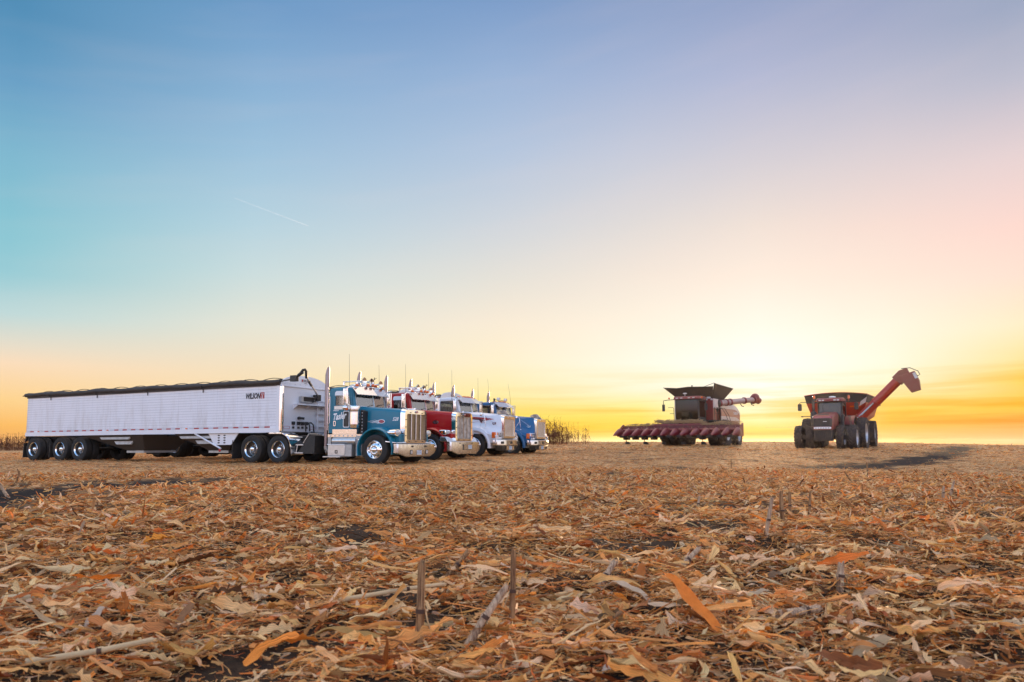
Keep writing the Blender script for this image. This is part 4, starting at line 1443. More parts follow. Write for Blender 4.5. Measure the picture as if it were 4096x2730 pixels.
        MB().box(-2.06, -1.30, s * 1.12, s * 1.16, 0.685, 0.715).build('box_lip', M['letter_white'], bx)
        stp = MB().box(-2.18, -1.42, s * 0.70, s * 1.24, 0.245, 0.285).build('running_step', M['alu'], root, 0.004)
        bk = MB().box(-2.16, -2.02, s * 0.6, s * 1.0, 0.70, 0.96).build('step_bracket', M['dull_alu'], root)
        MB().box(-0.92, -0.66, s * 0.64, s * 1.02, 0.30, 1.0).build('cowl_bracket', M['dull_alu'], root, 0.01)
        bt = MB().lathe([(0.022, 0), (0.022, 0.012), (0.0, 0.014)], (-0.80, s * 1.02, 0.86), (0, s, 0), 10).build('bracket_bolt', M['chrome'], root)
    # roof kit
    zr = lambda y: 2.84 - 0.07 * abs(y) ** 2
    bullet_lights(root, zr)
    air_horn(root, -1.10, -0.34, 2.99, 0.95)
    air_horn(root, -1.05, 0.02, 2.98, 0.7)
    air_horn(root, -1.07, 0.62, 2.93, 0.8)
    bb = MB().tube([(-1.0, 0.10, 2.84), (-1.02, 0.10, 3.05), (-0.96, 0.08, 3.14)], 0.012, 6).tube([(-1.02, 0.10, 3.05), (-0.94, 0.16, 3.13)], 0.01, 6)
    bb.build('roof_bracket', M['black_plastic'], root)
    antenna(root, -1.34, -0.90, 2.70, 3.92, 0.03)
    antenna(root, -1.34, 0.90, 2.70, 3.72, 0.03)
    return root, cab


M['warm_chrome'] = pmat('stainless_skirt', (0.80, 0.74, 0.66), 0.18, 1.0, bump=0.1, bump_scale=12)  # golden reflections tinted into the steel's base colour
M['cover'] = pmat('dirty_winter_cover', (0.50, 0.46, 0.41), 0.6, dirt=0.9, dirt_color=(0.14, 0.11, 0.09), scale=5)
M['rust_trim'] = pmat('rusty_trim', (0.42, 0.24, 0.12), 0.5, 0.3)


def set_forward_truck(name, label, paint, loc, rz, variant):
    """conventional with sloping one-piece hood, integrated wheel arches and barred grille"""
    root = thing(name, label, 'truck', loc, rz, 'semi trucks parked side by side')
    drive_train(root)
    half_fender(root)
    cab_shell(root, paint, roof_z=2.76, peep=False, chrome_bands=False, win=(-1.93, -1.05, 1.98, 2.58), door=(-2.02, -0.98, 1.2, 2.65))
    sun_visor(root, 2.74, 2.48, 0.34)
    # hood: narrow on top, spreading into the arches below
    rings = []
    secs = ((-0.93, 0.80, 2.06, 1.10, 1.12), (-0.5, 0.79, 2.03, 1.12, 1.14), (0.0, 0.75, 1.98, 1.14, 1.15), (0.5, 0.70, 1.93, 1.08, 1.12), (0.62, 0.69, 1.93, 1.06, 1.10), (0.95, 0.65, 1.90, 0.98, 1.04), (1.10, 0.60, 1.84, 0.92, 0.98))
    for x, hw, zt, zs, hb in secs:
        half = [(hw * 0.0, zt + 0.03), (hw * 0.5, zt + 0.025), (hw * 0.86, zt), (hw, zt - 0.10), (hw + 0.02, zs + 0.42), (hw + 0.10, zs + 0.26), (hb - 0.07, zs + 0.14), (hb, zs), (hb, 0.80 if x > 0.6 else 1.02)]
        ring = [(x, y, z) for y, z in half] + [(x, -y, z) for y, z in reversed(half[1:])]
        rings.append(ring)
    MB().loft(rings).build('hood', paint, root, 0.01, smooth=50)
    for s in (-1, 1):
        f = MB()
        rr = []
        for k in range(17):
            a = R(186 - 196 * k / 16)
            ca, sa = math.cos(a), math.sin(a)
            lift = 0.04 * max(0, sa)
            rr.append([(0.66 * ca, s * 0.62, 0.50 + 0.63 * sa), (0.66 * ca, s * 1.19, 0.50 + 0.63 * sa), (0.72 * ca, s * 1.215, 0.50 + 0.69 * sa), (0.80 * ca, s * 1.15, 0.52 + 0.78 * sa + lift), (0.80 * ca, s * 0.62, 0.52 + 0.80 * sa + lift)])
        f.loft(rr)
        f.prism([(0.62, 0.62), (1.06, 0.62), (1.10, 0.95), (0.55, 1.06), (0.5, 0.9)], s * 0.62, s * 1.16, 'y')
        f.build('fender', paint, root, 0.015, smooth=50)
        # lamps in the nose
        hl = MB().hexa([(1.02, s * 0.68, 0.80), (1.125, s * 0.68, 0.80), (1.09, s * 1.10, 0.80), (1.0, s * 1.10, 0.80), (0.99, s * 0.68, 1.10), (1.10, s * 0.68, 1.08), (1.06, s * 1.10, 1.08), (0.98, s * 1.10, 1.10)])
        lamp = hl.build('headlight', M['letter_white'], root, 0.01)
        MB().hexa([(1.07, s * 0.70, 0.89), (1.122, s * 0.70, 0.89), (1.095, s * 1.0, 0.89), (1.05, s * 1.0, 0.89), (1.06, s * 0.70, 1.06), (1.112, s * 0.70, 1.055), (1.085, s * 1.0, 1.055), (1.04, s * 1.0, 1.06)]).build('lamp_recess', M['black_plastic'], lamp)
        for y in (0.78, 0.92):
            MB().box(1.09, 1.122 - (y - 0.7) * 0.06, s * y - 0.05, s * y + 0.05, 0.93, 1.02).build('headlight_lens', M['lens'], lamp, 0.01)
        MB().hexa([(0.86, s * 1.02, 0.86), (1.106, s * 1.01, 0.86), (1.03, s * 1.175, 0.84), (0.86, s * 1.18, 0.84), (0.86, s * 1.02, 1.08), (1.09, s * 1.01, 1.08), (1.0, s * 1.15, 1.10), (0.86, s * 1.16, 1.10)]).build('turn_signal', M['amber'], lamp, 0.01)
        MB().hexa([(0.78, s * 0.70, 1.095), (1.12, s * 0.69, 1.085), (1.09, s * 0.98, 1.085), (0.8, s * 0.98, 1.12), (0.78, s * 0.70, 1.115), (1.12, s * 0.69, 1.105), (1.09, s * 0.98, 1.105), (0.8, s * 0.98, 1.14)]).build('lamp_brow', M['letter_white'], lamp)
        # hood mirror on a tripod
        px, py, pz = 0.42, s * 1.02, 1.88
        hm = MB()
        hm.tube([(px + 0.05, s * 0.98, 1.30), (px + 0.02, py, 1.75), (px - 0.02, py, 1.90), (px - 0.12, py - s * 0.0, 1.92)], 0.011, 6)
        hm.tube([(px - 0.32, s * 1.02, 1.27), (px + 0.01, py, 1.70)], 0.010, 6)
        hm.tube([(px + 0.42, s * 0.82, 1.50), (px + 0.01, py, 1.82)], 0.010, 6)
        for p in ((px + 0.05, s * 0.98, 1.29), (px - 0.32, s * 1.02, 1.26)):
            hm.lathe([(0.035, 0), (0.03, 0.02), (0, 0.022)], p, (0, 0, 1), 10)
        mo = hm.build('hood_mirror', M['chrome'], root)
        MB().ell((px - 0.16, py, 1.90), 0.055, 0.085, 0.10, 16, 10).build('mirror_bowl', M['chrome'], mo)
        straight_stack(root, -2.31, s * 0.92, 0.62, 3.46)
        MB().tube([(-2.31, s * 0.92, 0.64), (-2.31, s * 0.91, 0.56), (-2.26, s * 0.86, 0.47), (-2.1, s * 0.7, 0.42)], 0.078, 12).build('exhaust_elbow', M['dull_alu'], root)
        mm = MB().prism(rrect(-0.99, -0.94, 2.0, 2.56, 0.02, 3), s * 1.20, s * 1.40, 'y')
        mir = mm.build('mirror', M['chrome'], root, 0.018)
        MB().box(-1.0, -0.991, s * 1.215, s * 1.385, 2.02, 2.54).build('mirror_glass', M['dark_glass'], mir)
        fr = MB()
        for dx in (0.02, 0.16):
            fr.tube([(-1.0 + dx * 0.3, s * 0.97, 2.60), (-0.92 + dx, s * 1.05, 2.62), (-0.92 + dx * 0.5, s * 1.30, 2.60), (-0.92 + dx * 0.3, s * 1.32, 2.50), (-0.92 + dx * 0.3, s * 1.32, 2.04), (-0.92 + dx, s * 1.1, 1.96), (-0.95, s * 0.98, 1.95)], 0.013, 6)
        fr.build('mirror_bracket', M['chrome'], mir)
        tk = MB().lathe([(0.0, -2.5), (0.28, -2.5), (0.31, -2.47), (0.31, -1.16), (0.28, -1.13), (0, -1.13)], (0, s * 0.86, 0.66), (1, 0, 0), 28)
        tk.build('fuel_tank', M['alu'], root)
        MB().box(-2.1, -1.1, s * 0.98, s * 1.2, 0.36, 0.41).build('running_step', M['alu'], root)
    # grille
    sh = MB()
    sh.loft([ring_yz(1.04, 0.62, 0.86, 1.86, 0.12, 6), ring_yz(1.20, 0.60, 0.84, 1.835, 0.12, 6)], cap=False)
    sh.frame(rrect(-0.60, 0.60, 0.84, 1.835, 0.12, 6, 0.03), rrect(-0.51, 0.51, 0.93, 1.685, 0.03, 6), 1.20, 1.16, 'x')
    sh.build('radiator_shell', M['warm_chrome'], root, 0.012, smooth=40)
    MB().box(1.10, 1.125, -0.52, 0.52, 0.92, 1.69).build('radiator', M['black'], root)
    for k in range(15):
        z = 0.955 + 0.71 * k / 14
        MB().hexa([(1.13, -0.51, z - 0.012), (1.185, -0.51, z - 0.016), (1.185, 0.51, z - 0.016), (1.13, 0.51, z - 0.012), (1.13, -0.51, z + 0.010), (1.178, -0.51, z + 0.010), (1.178, 0.51, z + 0.010), (1.13, 0.51, z + 0.010)]).build('grille_bar', M['chrome'], root, 0.004)
    e = MB().prism(rrect(-0.15, 0.15, 1.73, 1.79, 0.03, 4), 1.20, 1.212, 'x').build('hood_emblem', M['chrome'], root)
    es = MB()
    for k in range(10):
        y = -0.115 + 0.0255 * k
        es.box(1.211, 1.215, y - 0.004, y + 0.004, 1.748, 1.772)
        es.box(1.211, 1.215, y - 0.004, y + 0.012, 1.766 - 0.018 * (k % 2), 1.772 - 0.018 * (k % 2))
    es.build('emblem_script', M['ink'], e, smooth=0)
    # bug deflector: smoked visor over the nose
    rows = []
    for k in range(11):
        y = -0.60 + 1.2 * k / 10
        q = 1 - (y / 0.62) ** 2
        rows.append([(0.92 + 0.14 * q ** 0.7, y, 1.90 + 0.02 * q), (0.80 + 0.12 * q ** 0.7, y, 1.94 + 0.16 * q ** 0.5)])
    MB().sheet(rows, 0.008, (1, 0, 0)).build('bug_deflector', M['smoked'], root, smooth=40)
    MB().tube([(0.98, 0.1, 1.93), (1.08, 0.16, 1.90)], 0.02, 6).build('hood_latch', M['black'], root)
    # bumper with a valance hanging below it
    rows = []
    for y, x, zb, zt in ((-1.20, 0.92, 0.52, 0.76), (-1.12, 1.10, 0.51, 0.765), (-0.85, 1.24, 0.50, 0.77), (-0.4, 1.29, 0.50, 0.77), (0.4, 1.29, 0.50, 0.77), (0.85, 1.24, 0.50, 0.77), (1.12, 1.10, 0.51, 0.765), (1.20, 0.92, 0.52, 0.76)):
        rows.append([(x - 0.10, y, zt), (x - 0.015, y, zt), (x, y, zt - 0.025), (x, y, zb + 0.02), (x - 0.03, y, zb)])
    bump = MB().sheet(rows, 0.012, (1, 0, 0)).build('bumper', M['dirty_chrome'], root, smooth=30)
    for y, w in ((-0.80, 0.10), (0.0, 0.11), (0.80, 0.10)):
        xx = 1.252 if y else 1.292
        MB().box(xx - 0.06, xx + 0.006, y - w, y + w, 0.58, 0.69).build('bumper_light', M['black'], bump, 0.006)
    v = MB().hexa([(0.95, -1.0, 0.28), (1.16, -0.75, 0.28), (1.16, 0.75, 0.28), (0.95, 1.0, 0.28), (1.0, -1.1, 0.50), (1.22, -0.85, 0.50), (1.22, 0.85, 0.50), (1.0, 1.1, 0.50)])
    v.build('valance', M['black_plastic'], root, 0.03)
    po = MB().box(1.20, 1.24, -0.42, 0.42, 0.30, 0.485).build('plate_panel', M['dirty_chrome'], root)
    plate_on(po, 1.24, 0.02, 0.40)
    # roof kit
    for k in range(5):
        y = (-0.74, -0.26, 0.0, 0.26, 0.74)[k]
        x = -1.14 + 0.14 * (1 - abs(y))
        MB().ell((x, y, 2.775 - 0.06 * y * y), 0.13, 0.065, 0.042, 14, 8).build('marker_light', M['amber'], root)
    return root


def hood_text(root, paint_mat, s, x, z, size, shear, y_fn, bold=0.004, width=None, side=-1, name='lettering'):
    """letters on the right flank (side = -1), reading towards the front"""
    return lettering(name, s, size, lambda u, v, d: (x + u, side * (y_fn(x + u) + d), z + v), paint_mat, root, shear, bold, 0.006, width)


M['smoked'] = pmat('smoked_plastic', (0.16, 0.12, 0.10), 0.25, coat=0.4)

# ---------------------------------------------------------------- hopper-bottom grain trailers
def trailer_side_material():
    m = pmat('corrugated_white_side', (0.76, 0.77, 0.82), 0.38, 0.0, 0.15, dirt=0.10, dirt_color=(0.55, 0.50, 0.46), scale=1.6)
    nt = m.node_tree
    N, L = nt.nodes, nt.links
    b = N['Principled BSDF']
    tc = N.new('ShaderNodeTexCoord')
    sep = N.new('ShaderNodeSeparateXYZ')
    L.new(tc.outputs['Object'], sep.inputs[0])

    def op(o, a, v):
        q = N.new('ShaderNodeMath')
        q.operation = o
        L.new(a, q.inputs[0])
        q.inputs[1].default_value = v
        return q.outputs[0]
    # joints of the horizontal planks and rows of rivets
    fz = op('FRACT', op('MULTIPLY', sep.outputs['Z'], 9.6), 1.0)
    line = op('LESS_THAN', fz, 0.10)
    fx = op('LESS_THAN', op('FRACT', op('MULTIPLY', sep.outputs['X'], 0.95), 1.0), 0.012)
    mx = N.new('ShaderNodeMath')
    mx.operation = 'MAXIMUM'
    L.new(line, mx.inputs[0])
    L.new(op('MULTIPLY', fx, 0.55), mx.inputs[1])
    src = b.inputs['Base Color'].links[0].from_socket
    mix = N.new('ShaderNodeMix')
    mix.data_type = 'RGBA'
    mix.blend_type = 'MULTIPLY'
    L.new(op('MULTIPLY', mx.outputs[0], 0.7), mix.inputs[0])
    L.new(src, mix.inputs[6])
    mix.inputs[7].default_value = (0.42, 0.44, 0.50, 1)
    L.new(mix.outputs[2], b.inputs['Base Color'])
    # road spray low down and thin runs from the seams
    mp = N.new('ShaderNodeMapping')
    mp.inputs['Scale'].default_value = (1.7, 1.7, 0.35)
    L.new(tc.outputs['Object'], mp.inputs[0])
    ns = N.new('ShaderNodeTexNoise')
    ns.inputs['Scale'].default_value = 2.2
    ns.inputs['Detail'].default_value = 8
    ns.inputs['Roughness'].default_value = 0.7
    L.new(mp.outputs[0], ns.inputs['Vector'])
    lowz = N.new('ShaderNodeMapRange')
    lowz.inputs['From Min'].default_value = 2.5
    lowz.inputs['From Max'].default_value = 1.15
    lowz.inputs['To Max'].default_value = 0.9
    lowz.inputs['To Min'].default_value = 0.25
    L.new(sep.outputs['Z'], lowz.inputs['Value'])
    sm = N.new('ShaderNodeMapRange')
    sm.inputs['From Min'].default_value = 0.46
    sm.inputs['From Max'].default_value = 0.75
    L.new(ns.outputs[0], sm.inputs['Value'])
    sx = N.new('ShaderNodeMath')
    sx.operation = 'MULTIPLY'
    L.new(sm.outputs[0], sx.inputs[0])
    L.new(lowz.outputs[0], sx.inputs[1])
    dm = N.new('ShaderNodeMix')
    dm.data_type = 'RGBA'
    L.new(sx.outputs[0], dm.inputs[0])
    L.new(mix.outputs[2], dm.inputs[6])
    dm.inputs[7].default_value = (0.48, 0.44, 0.42, 1)
    L.new(dm.outputs[2], b.inputs['Base Color'])
    bp = N.new('ShaderNodeBump')
    bp.inputs['Strength'].default_value = 0.5
    bp.inputs['Distance'].default_value = 0.01
    bp.invert = True
    L.new(line, bp.inputs['Height'])
    L.new(bp.outputs[0], b.inputs['Normal'])
    return m


M['corrugated'] = trailer_side_material()


def grain_trailer(name, label, loc, rz, length, axles, hoppers, ry=0.0, maker=True, motor=True):
    """origin on the ground under the front wall; +x is forward"""
    root = thing(name, label, 'trailer', loc, rz, 'grain trailers coupled behind the trucks', ry)
    L_, W, Z0, Z1 = length, 1.28, 1.14, 2.86
    ZB = 3.05
    b = MB()
    for s in (-1, 1):
        b.box(-L_, 0, s * W, s * (W - 0.035), Z0, Z1)
    b.prism([(-L_, Z0), (-L_ + 0.04, Z0), (-L_ + 0.10, Z1), (-L_ + 0.06, Z1)], -W, W, 'y')
    body = b.build('side_wall', M['corrugated'], root, 0.004)
    f = MB()
    f.box(0.0, 0.03, -W, W, Z0, Z1 - 0.02)
    f.build('front_wall', M['trailer'], root)
    cap = MB()
    cap.prism([(-W, Z1 - 0.02)] + [(W * math.cos(math.pi * (1 - k / 16)), Z1 + 0.06 + 0.36 * math.sin(math.pi * k / 16)) for k in range(17)] + [(W, Z1 - 0.02)], 0.0, 0.045, 'x')
    cap.box(0.0, 0.07, -W, W, Z1 - 0.05, Z1 + 0.0)
    for k in range(9):
        cap.ell((0.05, -1.1 + 0.275 * k, Z1 + 0.07), 0.02, 0.022, 0.022, 8, 6)
    cp = cap.build('bulkhead_cap', M['trailer'], root, 0.004)
    # corner posts
    for s in (-1, 1):
        MB().box(-0.14, 0.035, s * (W + 0.004), s * (W + 0.02), Z0 - 0.02, Z1 + 0.02).build('corner_trim', M['trailer'], root)
        c = MB()
        c.prism([(-0.01, s * (W + 0.03)), (0.10, s * (W + 0.02)), (0.13, s * (W - 0.08)), (0.03, s * (W - 0.10))], Z0, Z1 - 0.04, 'z')
        c.build('corner_post', M['chrome'], root, 0.02)
        rl = MB()
        rl.box(-L_ - 0.02, 0.02, s * (W + 0.002), s * (W + 0.03), Z0 - 0.02, Z0 + 0.13)
        rl.box(-L_ - 0.02, 0.02, s * (W - 0.03), s * (W + 0.034), Z0 - 0.035, Z0 - 0.012)
        rl.build('bottom_rail', M['trailer'], root)
        MB().box(-L_ - 0.02, 0.02, s * (W - 0.02), s * (W + 0.035), Z1 - 0.03, Z1 + 0.05).build('top_rail', M['tarp'], root)
        rd, sv, lp = MB(), MB(), MB()
        n = int(L_ / 0.52)
        for k in range(n):
            x = -0.45 - 0.52 * k
            if k % 9 == 8:
                lp.box(x - 0.17, x - 0.07, s * (W + 0.03), s * (W + 0.055), Z0 + 0.145, Z0 + 0.185)
                continue
            rd.box(x - 0.26, x, s * (W + 0.001), s * (W + 0.006), Z0 + 0.142, Z0 + 0.192)
            sv.box(x - 0.51, x - 0.265, s * (W + 0.001), s * (W + 0.006), Z0 + 0.142, Z0 + 0.192)
        tp = rd.build('reflector_tape', M['red_tape'], root, smooth=0)
        sv.build('silver_tape', M['silver_tape'], tp, smooth=0)
        lp.build('side_lamp', M['amber'], root)
    # tarp: rolled along the near (right) side, bows and straps over the open top
    tr = MB()
    pts = []
    for k in range(61):
        x = 0.02 - (L_ + 0.15) * k / 60
        pts.append((x, -W - 0.02 + 0.012 * math.sin(x * 3.1), Z1 + 0.115 + 0.014 * math.sin(x * 1.7) + 0.010 * math.sin(x * 5.3)))
    tr.tube(pts, 0.088, 10)
    pts2 = [(x, y + 0.09, z + 0.055 + 0.02 * math.sin(x * 2.3)) for x, y, z in pts]
    tr.tube(pts2, 0.055, 8)
    tr.tube([(-L_ - 0.1, -W, Z1 + 0.115), (-L_ - 0.42, -W + 0.01, Z1 + 0.10)], 0.05, 8, 0.02)
    roll = tr.build('rolled_tarp', M['tarp'], root, smooth=60)
    sk = MB()
    for k in range(4):
        x = -3.9 - k * 3.15
        if x < -L_: break
        sk.box(x - 0.022, x + 0.022, -W - 0.03, -W - 0.022, Z1 - 0.16, Z1 + 0.02)
        sk.tube([(x, -W - 0.12, Z1 + 0.12), (x - 0.03, -W - 0.10, Z1 + 0.02), (x - 0.02, -W - 0.035, Z1 - 0.03)], 0.016, 6)
    sk.build('tarp_strap', M['tarp'], roll)
    bow = MB()
    k = 0
    x = -0.9
    while x > -L_:
        bow.tube([(x, -W * math.cos(math.pi * q / 12), Z1 + 0.02 + 0.27 * math.sin(math.pi * q / 12)) for q in range(13)], 0.02, 6)
        x -= 1.22
    bow.build('roof_bow', M['tarp'], root)
    sag = MB()
    x = 0.0
    while x > -L_ + 1.2:
        sag.tube([(x - 1.22 * q / 6, -W + 0.28, Z1 + 0.20 + 0.09 * math.sin(math.pi * q / 6)) for q in range(7)], 0.014, 6)
        x -= 1.22
    sag.build('ridge_strap', M['tarp'], root)
    # crank arm of the tarp at the front
    if motor:
        ar = MB()
        ar.tube([(0.0, -W - 0.02, Z1 + 0.12), (0.55, -W - 0.02, Z1 + 0.17)], 0.025, 8)
        ar.tube([(0.80, -W + 0.04, Z1 + 0.30), (0.98, -W + 0.06, Z1 + 0.42)], 0.06, 10)
        ar.box(0.52, 0.80, -W - 0.08, -W + 0.08, Z1 + 0.09, Z1 + 0.31)
        arm = ar.build('tarp_motor', M['black_plastic'], root, 0.02)
        a2 = MB()
        a2.tube([(0.90, -W + 0.05, Z1 + 0.38), (1.0, -W + 0.07, Z1 + 0.50), (1.05, -W + 0.10, Z1 + 0.52), (1.06, -W + 0.16, Z1 + 0.46), (0.98, -W + 0.28, Z1 + 0.22)], 0.05, 10)
        a2.build('arm_elbow', M['black_plastic'], arm)
        a3 = MB()
        a3.tube([(0.99, -W + 0.24, Z1 + 0.28), (0.20, 0.58, ZB - 0.52)], 0.032, 8)
        a3.tube([(0.62, -W + 0.10, Z1 + 0.24), (0.96, -W + 0.12, Z1 + 0.42)], 0.05, 8)
        a3.build('tarp_arm', M['alu'], root)
        MB().tube([(0.824, -W + 0.60, Z1 + 0.11), (0.72, -W + 0.85, Z1 + 0.0)], 0.044, 8).build('arm_grip', M['black_plastic'], arm)
        pv = MB().box(0.04, 0.26, 0.46, 0.68, ZB - 0.70, ZB - 0.46)
        pv.tube([(0.2, 0.2, ZB - 0.80), (0.22, 0.52, ZB - 0.68)], 0.015, 6)
        pv.build('arm_pivot', M['black'], root, 0.02)
    bx = MB().frame(rrect(-0.32, 0.54, ZB - 0.78, ZB - 0.56, 0.03, 3), rrect(-0.20, 0.46, ZB - 0.75, ZB - 0.58, 0.02, 3), 0.03, 0.16, 'x')
    bx.build('control_box', M['dull_alu'], root)
    MB().box(0.03, 0.10, -0.21, 0.47, ZB - 0.755, ZB - 0.575).build('control_panel', M['black'], root)
    sh = MB()
    sh.hexa([(0.03, -0.62, ZB - 0.89), (0.34, -0.62, ZB - 0.91), (0.34, 1.05, ZB - 0.91), (0.03, 1.05, ZB - 0.89), (0.03, -0.62, ZB - 0.87), (0.34, -0.62, ZB - 0.87), (0.34, 1.05, ZB - 0.87), (0.03, 1.05, ZB - 0.87)])
    for y in (-0.61, 0.1, 1.0):
        sh.prism([(0.03, ZB - 0.88), (0.32, ZB - 0.88), (0.03, ZB - 1.07)], y - 0.01, y + 0.01, 'y')
    sh.build('platform', M['trailer'], root)
    ld = MB()
    for y in (0.66, 1.10):
        ld.box(0.10, 0.14, y - 0.02, y + 0.02, Z0 + 0.05, Z1 - 0.6)
    for k in range(5):
        ld.box(0.09, 0.14, 0.66, 1.10, Z0 + 0.2 + 0.25 * k, Z0 + 0.26 + 0.25 * k)
    ld.build('ladder', M['trailer'], root)
    gl = MB()
    gl.tube([(0.03, -0.33, 1.66), (0.12, -0.33, 1.66)], 0.055, 10).tube([(0.10, -0.33, 1.66), (0.22, -0.20, 1.64)], 0.045, 8)
    for k, y in enumerate((-0.62, -0.34, -0.12, 0.1)):
        gl.box(0.03, 0.10, y - 0.06, y + 0.06, 1.40, 1.52)
        gl.box(0.03, 0.08, y - 0.05, y + 0.05, 1.26, 1.33)
    for y in (-0.3, -0.08, 0.14):
        gl.tube([(0.08, y, 1.47), (0.22, y + 0.04, 1.49), (0.28, y + 0.10, 1.40), (0.30, y + 0.10, 1.15)], 0.028, 8)
    for k in range(3):
        gl.tube([(0.30 + 0.35 * q / 24 + 0.05 * math.cos(q * 1.6), 0.06 + 0.08 * k + 0.05 * math.sin(q * 1.6), 1.15 - 0.28 * math.sin(math.pi * q / 28)) for q in range(25)], 0.014, 5)
    gl.build('air_lines', M['black_plastic'], root)
    lowp = MB().box(0.03, 0.045, -W + 0.02, W - 0.02, Z0 + 0.0, Z0 + 0.24)
    lowp.build('nose_rail', M['trailer'], root)
    # hoppers
    for x0, x1, xa, xb, zb in hoppers:
        h = MB()
        xs, ts = [(x0, Z0 - 0.03), (x1, Z0 - 0.03), (xb, zb), (xa, zb)], None
        h.hexa([(xa, -0.75, zb), (xb, -0.75, zb), (xb, 0.75, zb), (xa, 0.75, zb), (x0, -1.24, Z0 - 0.03), (x1, -1.24, Z0 - 0.03), (x1, 1.24, Z0 - 0.03), (x0, 1.24, Z0 - 0.03)])
        hop = h.build('hopper', M['hopper_shaded'], root)
        MB().box(xa + 0.02, xb - 0.02, -0.78, 0.78, zb - 0.10, zb - 0.01).build('hopper_gate', M['dull_alu'], hop)
        lpx = (xa + xb) / 2
        for u0, u1, v0, v1, zu, zl, y in ((lpx - 1.9, lpx + 0.25, lpx - 1.6, lpx + 0.1, Z0 - 0.04, 0.92, 1.2), (lpx - 1.1, lpx + 0.22, lpx - 0.8, lpx + 0.1, 0.915, 0.71, 1.08)):
            MB().hexa([(v0, -y, zl), (v1, -y, zl), (v1, -y + 0.06, zl - 0.02), (v0, -y + 0.06, zl - 0.02), (u0, -y + 0.06, zu), (u1, -y + 0.06, zu), (u1, -y + 0.12, zu), (u0, -y + 0.12, zu)]).build('hopper_skirt', M['hopper'], hop)
    # frame under the bed, subframe over the axles
    fr = MB()
    for y in (-0.45, 0.45):
        fr.box(axles[-1] - 0.5, axles[0] + 1.0, y - 0.05, y + 0.05, 0.74, Z0 - 0.03)
        fr.box(-2.2, -0.1, y - 0.05, y + 0.05, 0.95 + 0.06, Z0 - 0.03)
    fr.box(-1.9, -0.2, -0.6, 0.6, Z0 - 0.08, Z0 - 0.03)
    fr.box(-L_ + 0.05, -0.3, -0.05, 0.05, Z0 - 0.10, Z0 - 0.04)
    for x in axles:
        fr.tube([(x, -1.0, 0.52), (x, 1.0, 0.52)], 0.07, 10)
        fr.box(x - 0.35, x + 0.35, -0.62, -0.5, 0.5, 0.75)
        fr.box(x - 0.35, x + 0.35, 0.5, 0.62, 0.5, 0.75)
    fr.box(-L_, -L_ + 0.1, -1.2, 1.2, 0.9, Z0 - 0.03)
    fr.prism([(-L_ - 0.02, Z0), (-L_ + 0.05, Z0), (-L_ - 0.06, 0.86), (-L_ - 0.13, 0.86)], -1.26, -1.18, 'y')
    fr.prism([(-L_ - 0.02, Z0), (-L_ + 0.05, Z0), (-L_ - 0.06, 0.86), (-L_ - 0.13, 0.86)], 1.18, 1.26, 'y')
    fr.build('subframe', M['black'], root)
    for x in axles:
        for s in (-1, 1):
            wheel('dual', root, x, s * 1.06)
    for x in ([axles[-1] - 0.66] + ([axles[1] - 0.66] if len(axles) > 2 else [])):
        for s in (-1, 1):
            MB().prism([(x - 0.015, 0.14), (x + 0.01, 0.14), (x + 0.05, 0.80), (x + 0.02, 0.80)], s * 0.72, s * 1.24, 'y').build('mud_flap', M['black_plastic'], root)
    for s in (-1, 1):
        lg = MB().box(-2.55, -2.40, s * 0.85, s * 1.0, 0.34, Z0 - 0.03)
        lg.box(-2.62, -2.33, s * 0.80, s * 1.05, 0.30, 0.34)
        lg.build('landing_leg', M['black'], root)
        MB().tube([(-4.30, s * 1.27, Z0 - 0.04), (-2.95, s * 1.22, 0.52)], 0.035, 8).build('leg_brace', M['trailer'], root)
        MB().ell((-2.98, s * 1.24, 0.45), 0.06, 0.04, 0.06, 10, 8).build('marker_lamp', M['red_lens'], root)
        gp = MB().prism([(-3.62, Z0 - 0.035), (-2.05, Z0 - 0.035), (-2.42, 0.66), (-3.30, 0.66)], s * 1.20, s * 1.23, 'y').build('gear_plate', M['trailer'], root)
        ho = MB()
        for i in range(2):
            for j in range(4):
                ho.prism([(-3.06 + 0.30 * i + 0.06 * math.cos(e * 0.785), 0.74 + 0.095 * j + 0.028 * math.sin(e * 0.785)) for e in range(8)], s * 1.229, s * 1.236, 'y')
        ho.build('gear_hole', M['black'], gp)
    if maker:
        # raised lettering beside the nose: black slanted capitals and a red square with a white mark
        put = lambda x, z: (lambda u, v, d: (x + u, -(W + d), z + v))
        lettering('maker_lettering', 'WILSON', 0.285, put(-1.70, 2.385), M['ink'], root, 0.28, 0.012, 0.006, 0.74)
        sq = MB().box(-0.945, -0.755, -W - 0.006, -W + 0.001, 2.375, 2.605).build('maker_square', M['letter_red'], root)
        mk = MB()
        for pts in ([(-0.915, 2.585), (-0.883, 2.515), (-0.85, 2.585), (-0.817, 2.515), (-0.785, 2.585)], [(-0.85, 2.515), (-0.85, 2.455)], [(-0.89, 2.47), (-0.81, 2.47)]):
            mk.tube([(x, -W - 0.008, z) for x, z in pts], 0.009, 6)
        mk.tube([(-0.85 + 0.026 * math.cos(k * 0.628), -W - 0.008, 2.415 + 0.026 * math.sin(k * 0.628)) for k in range(11)], 0.009, 6)
        mk.build('square_mark', M['letter_white'], sq)
    # badge on the bulkhead
    bd = MB().prism(rrect(-0.25, 0.29, Z1 + 0.17, Z1 + 0.30, 0.05, 4), 0.045, 0.052, 'x').build('bulkhead_badge', M['badge'], root)
    MB().box(0.051, 0.056, -0.20, -0.13, Z1 + 0.19, Z1 + 0.28).build('badge_square', M['letter_red'], bd)
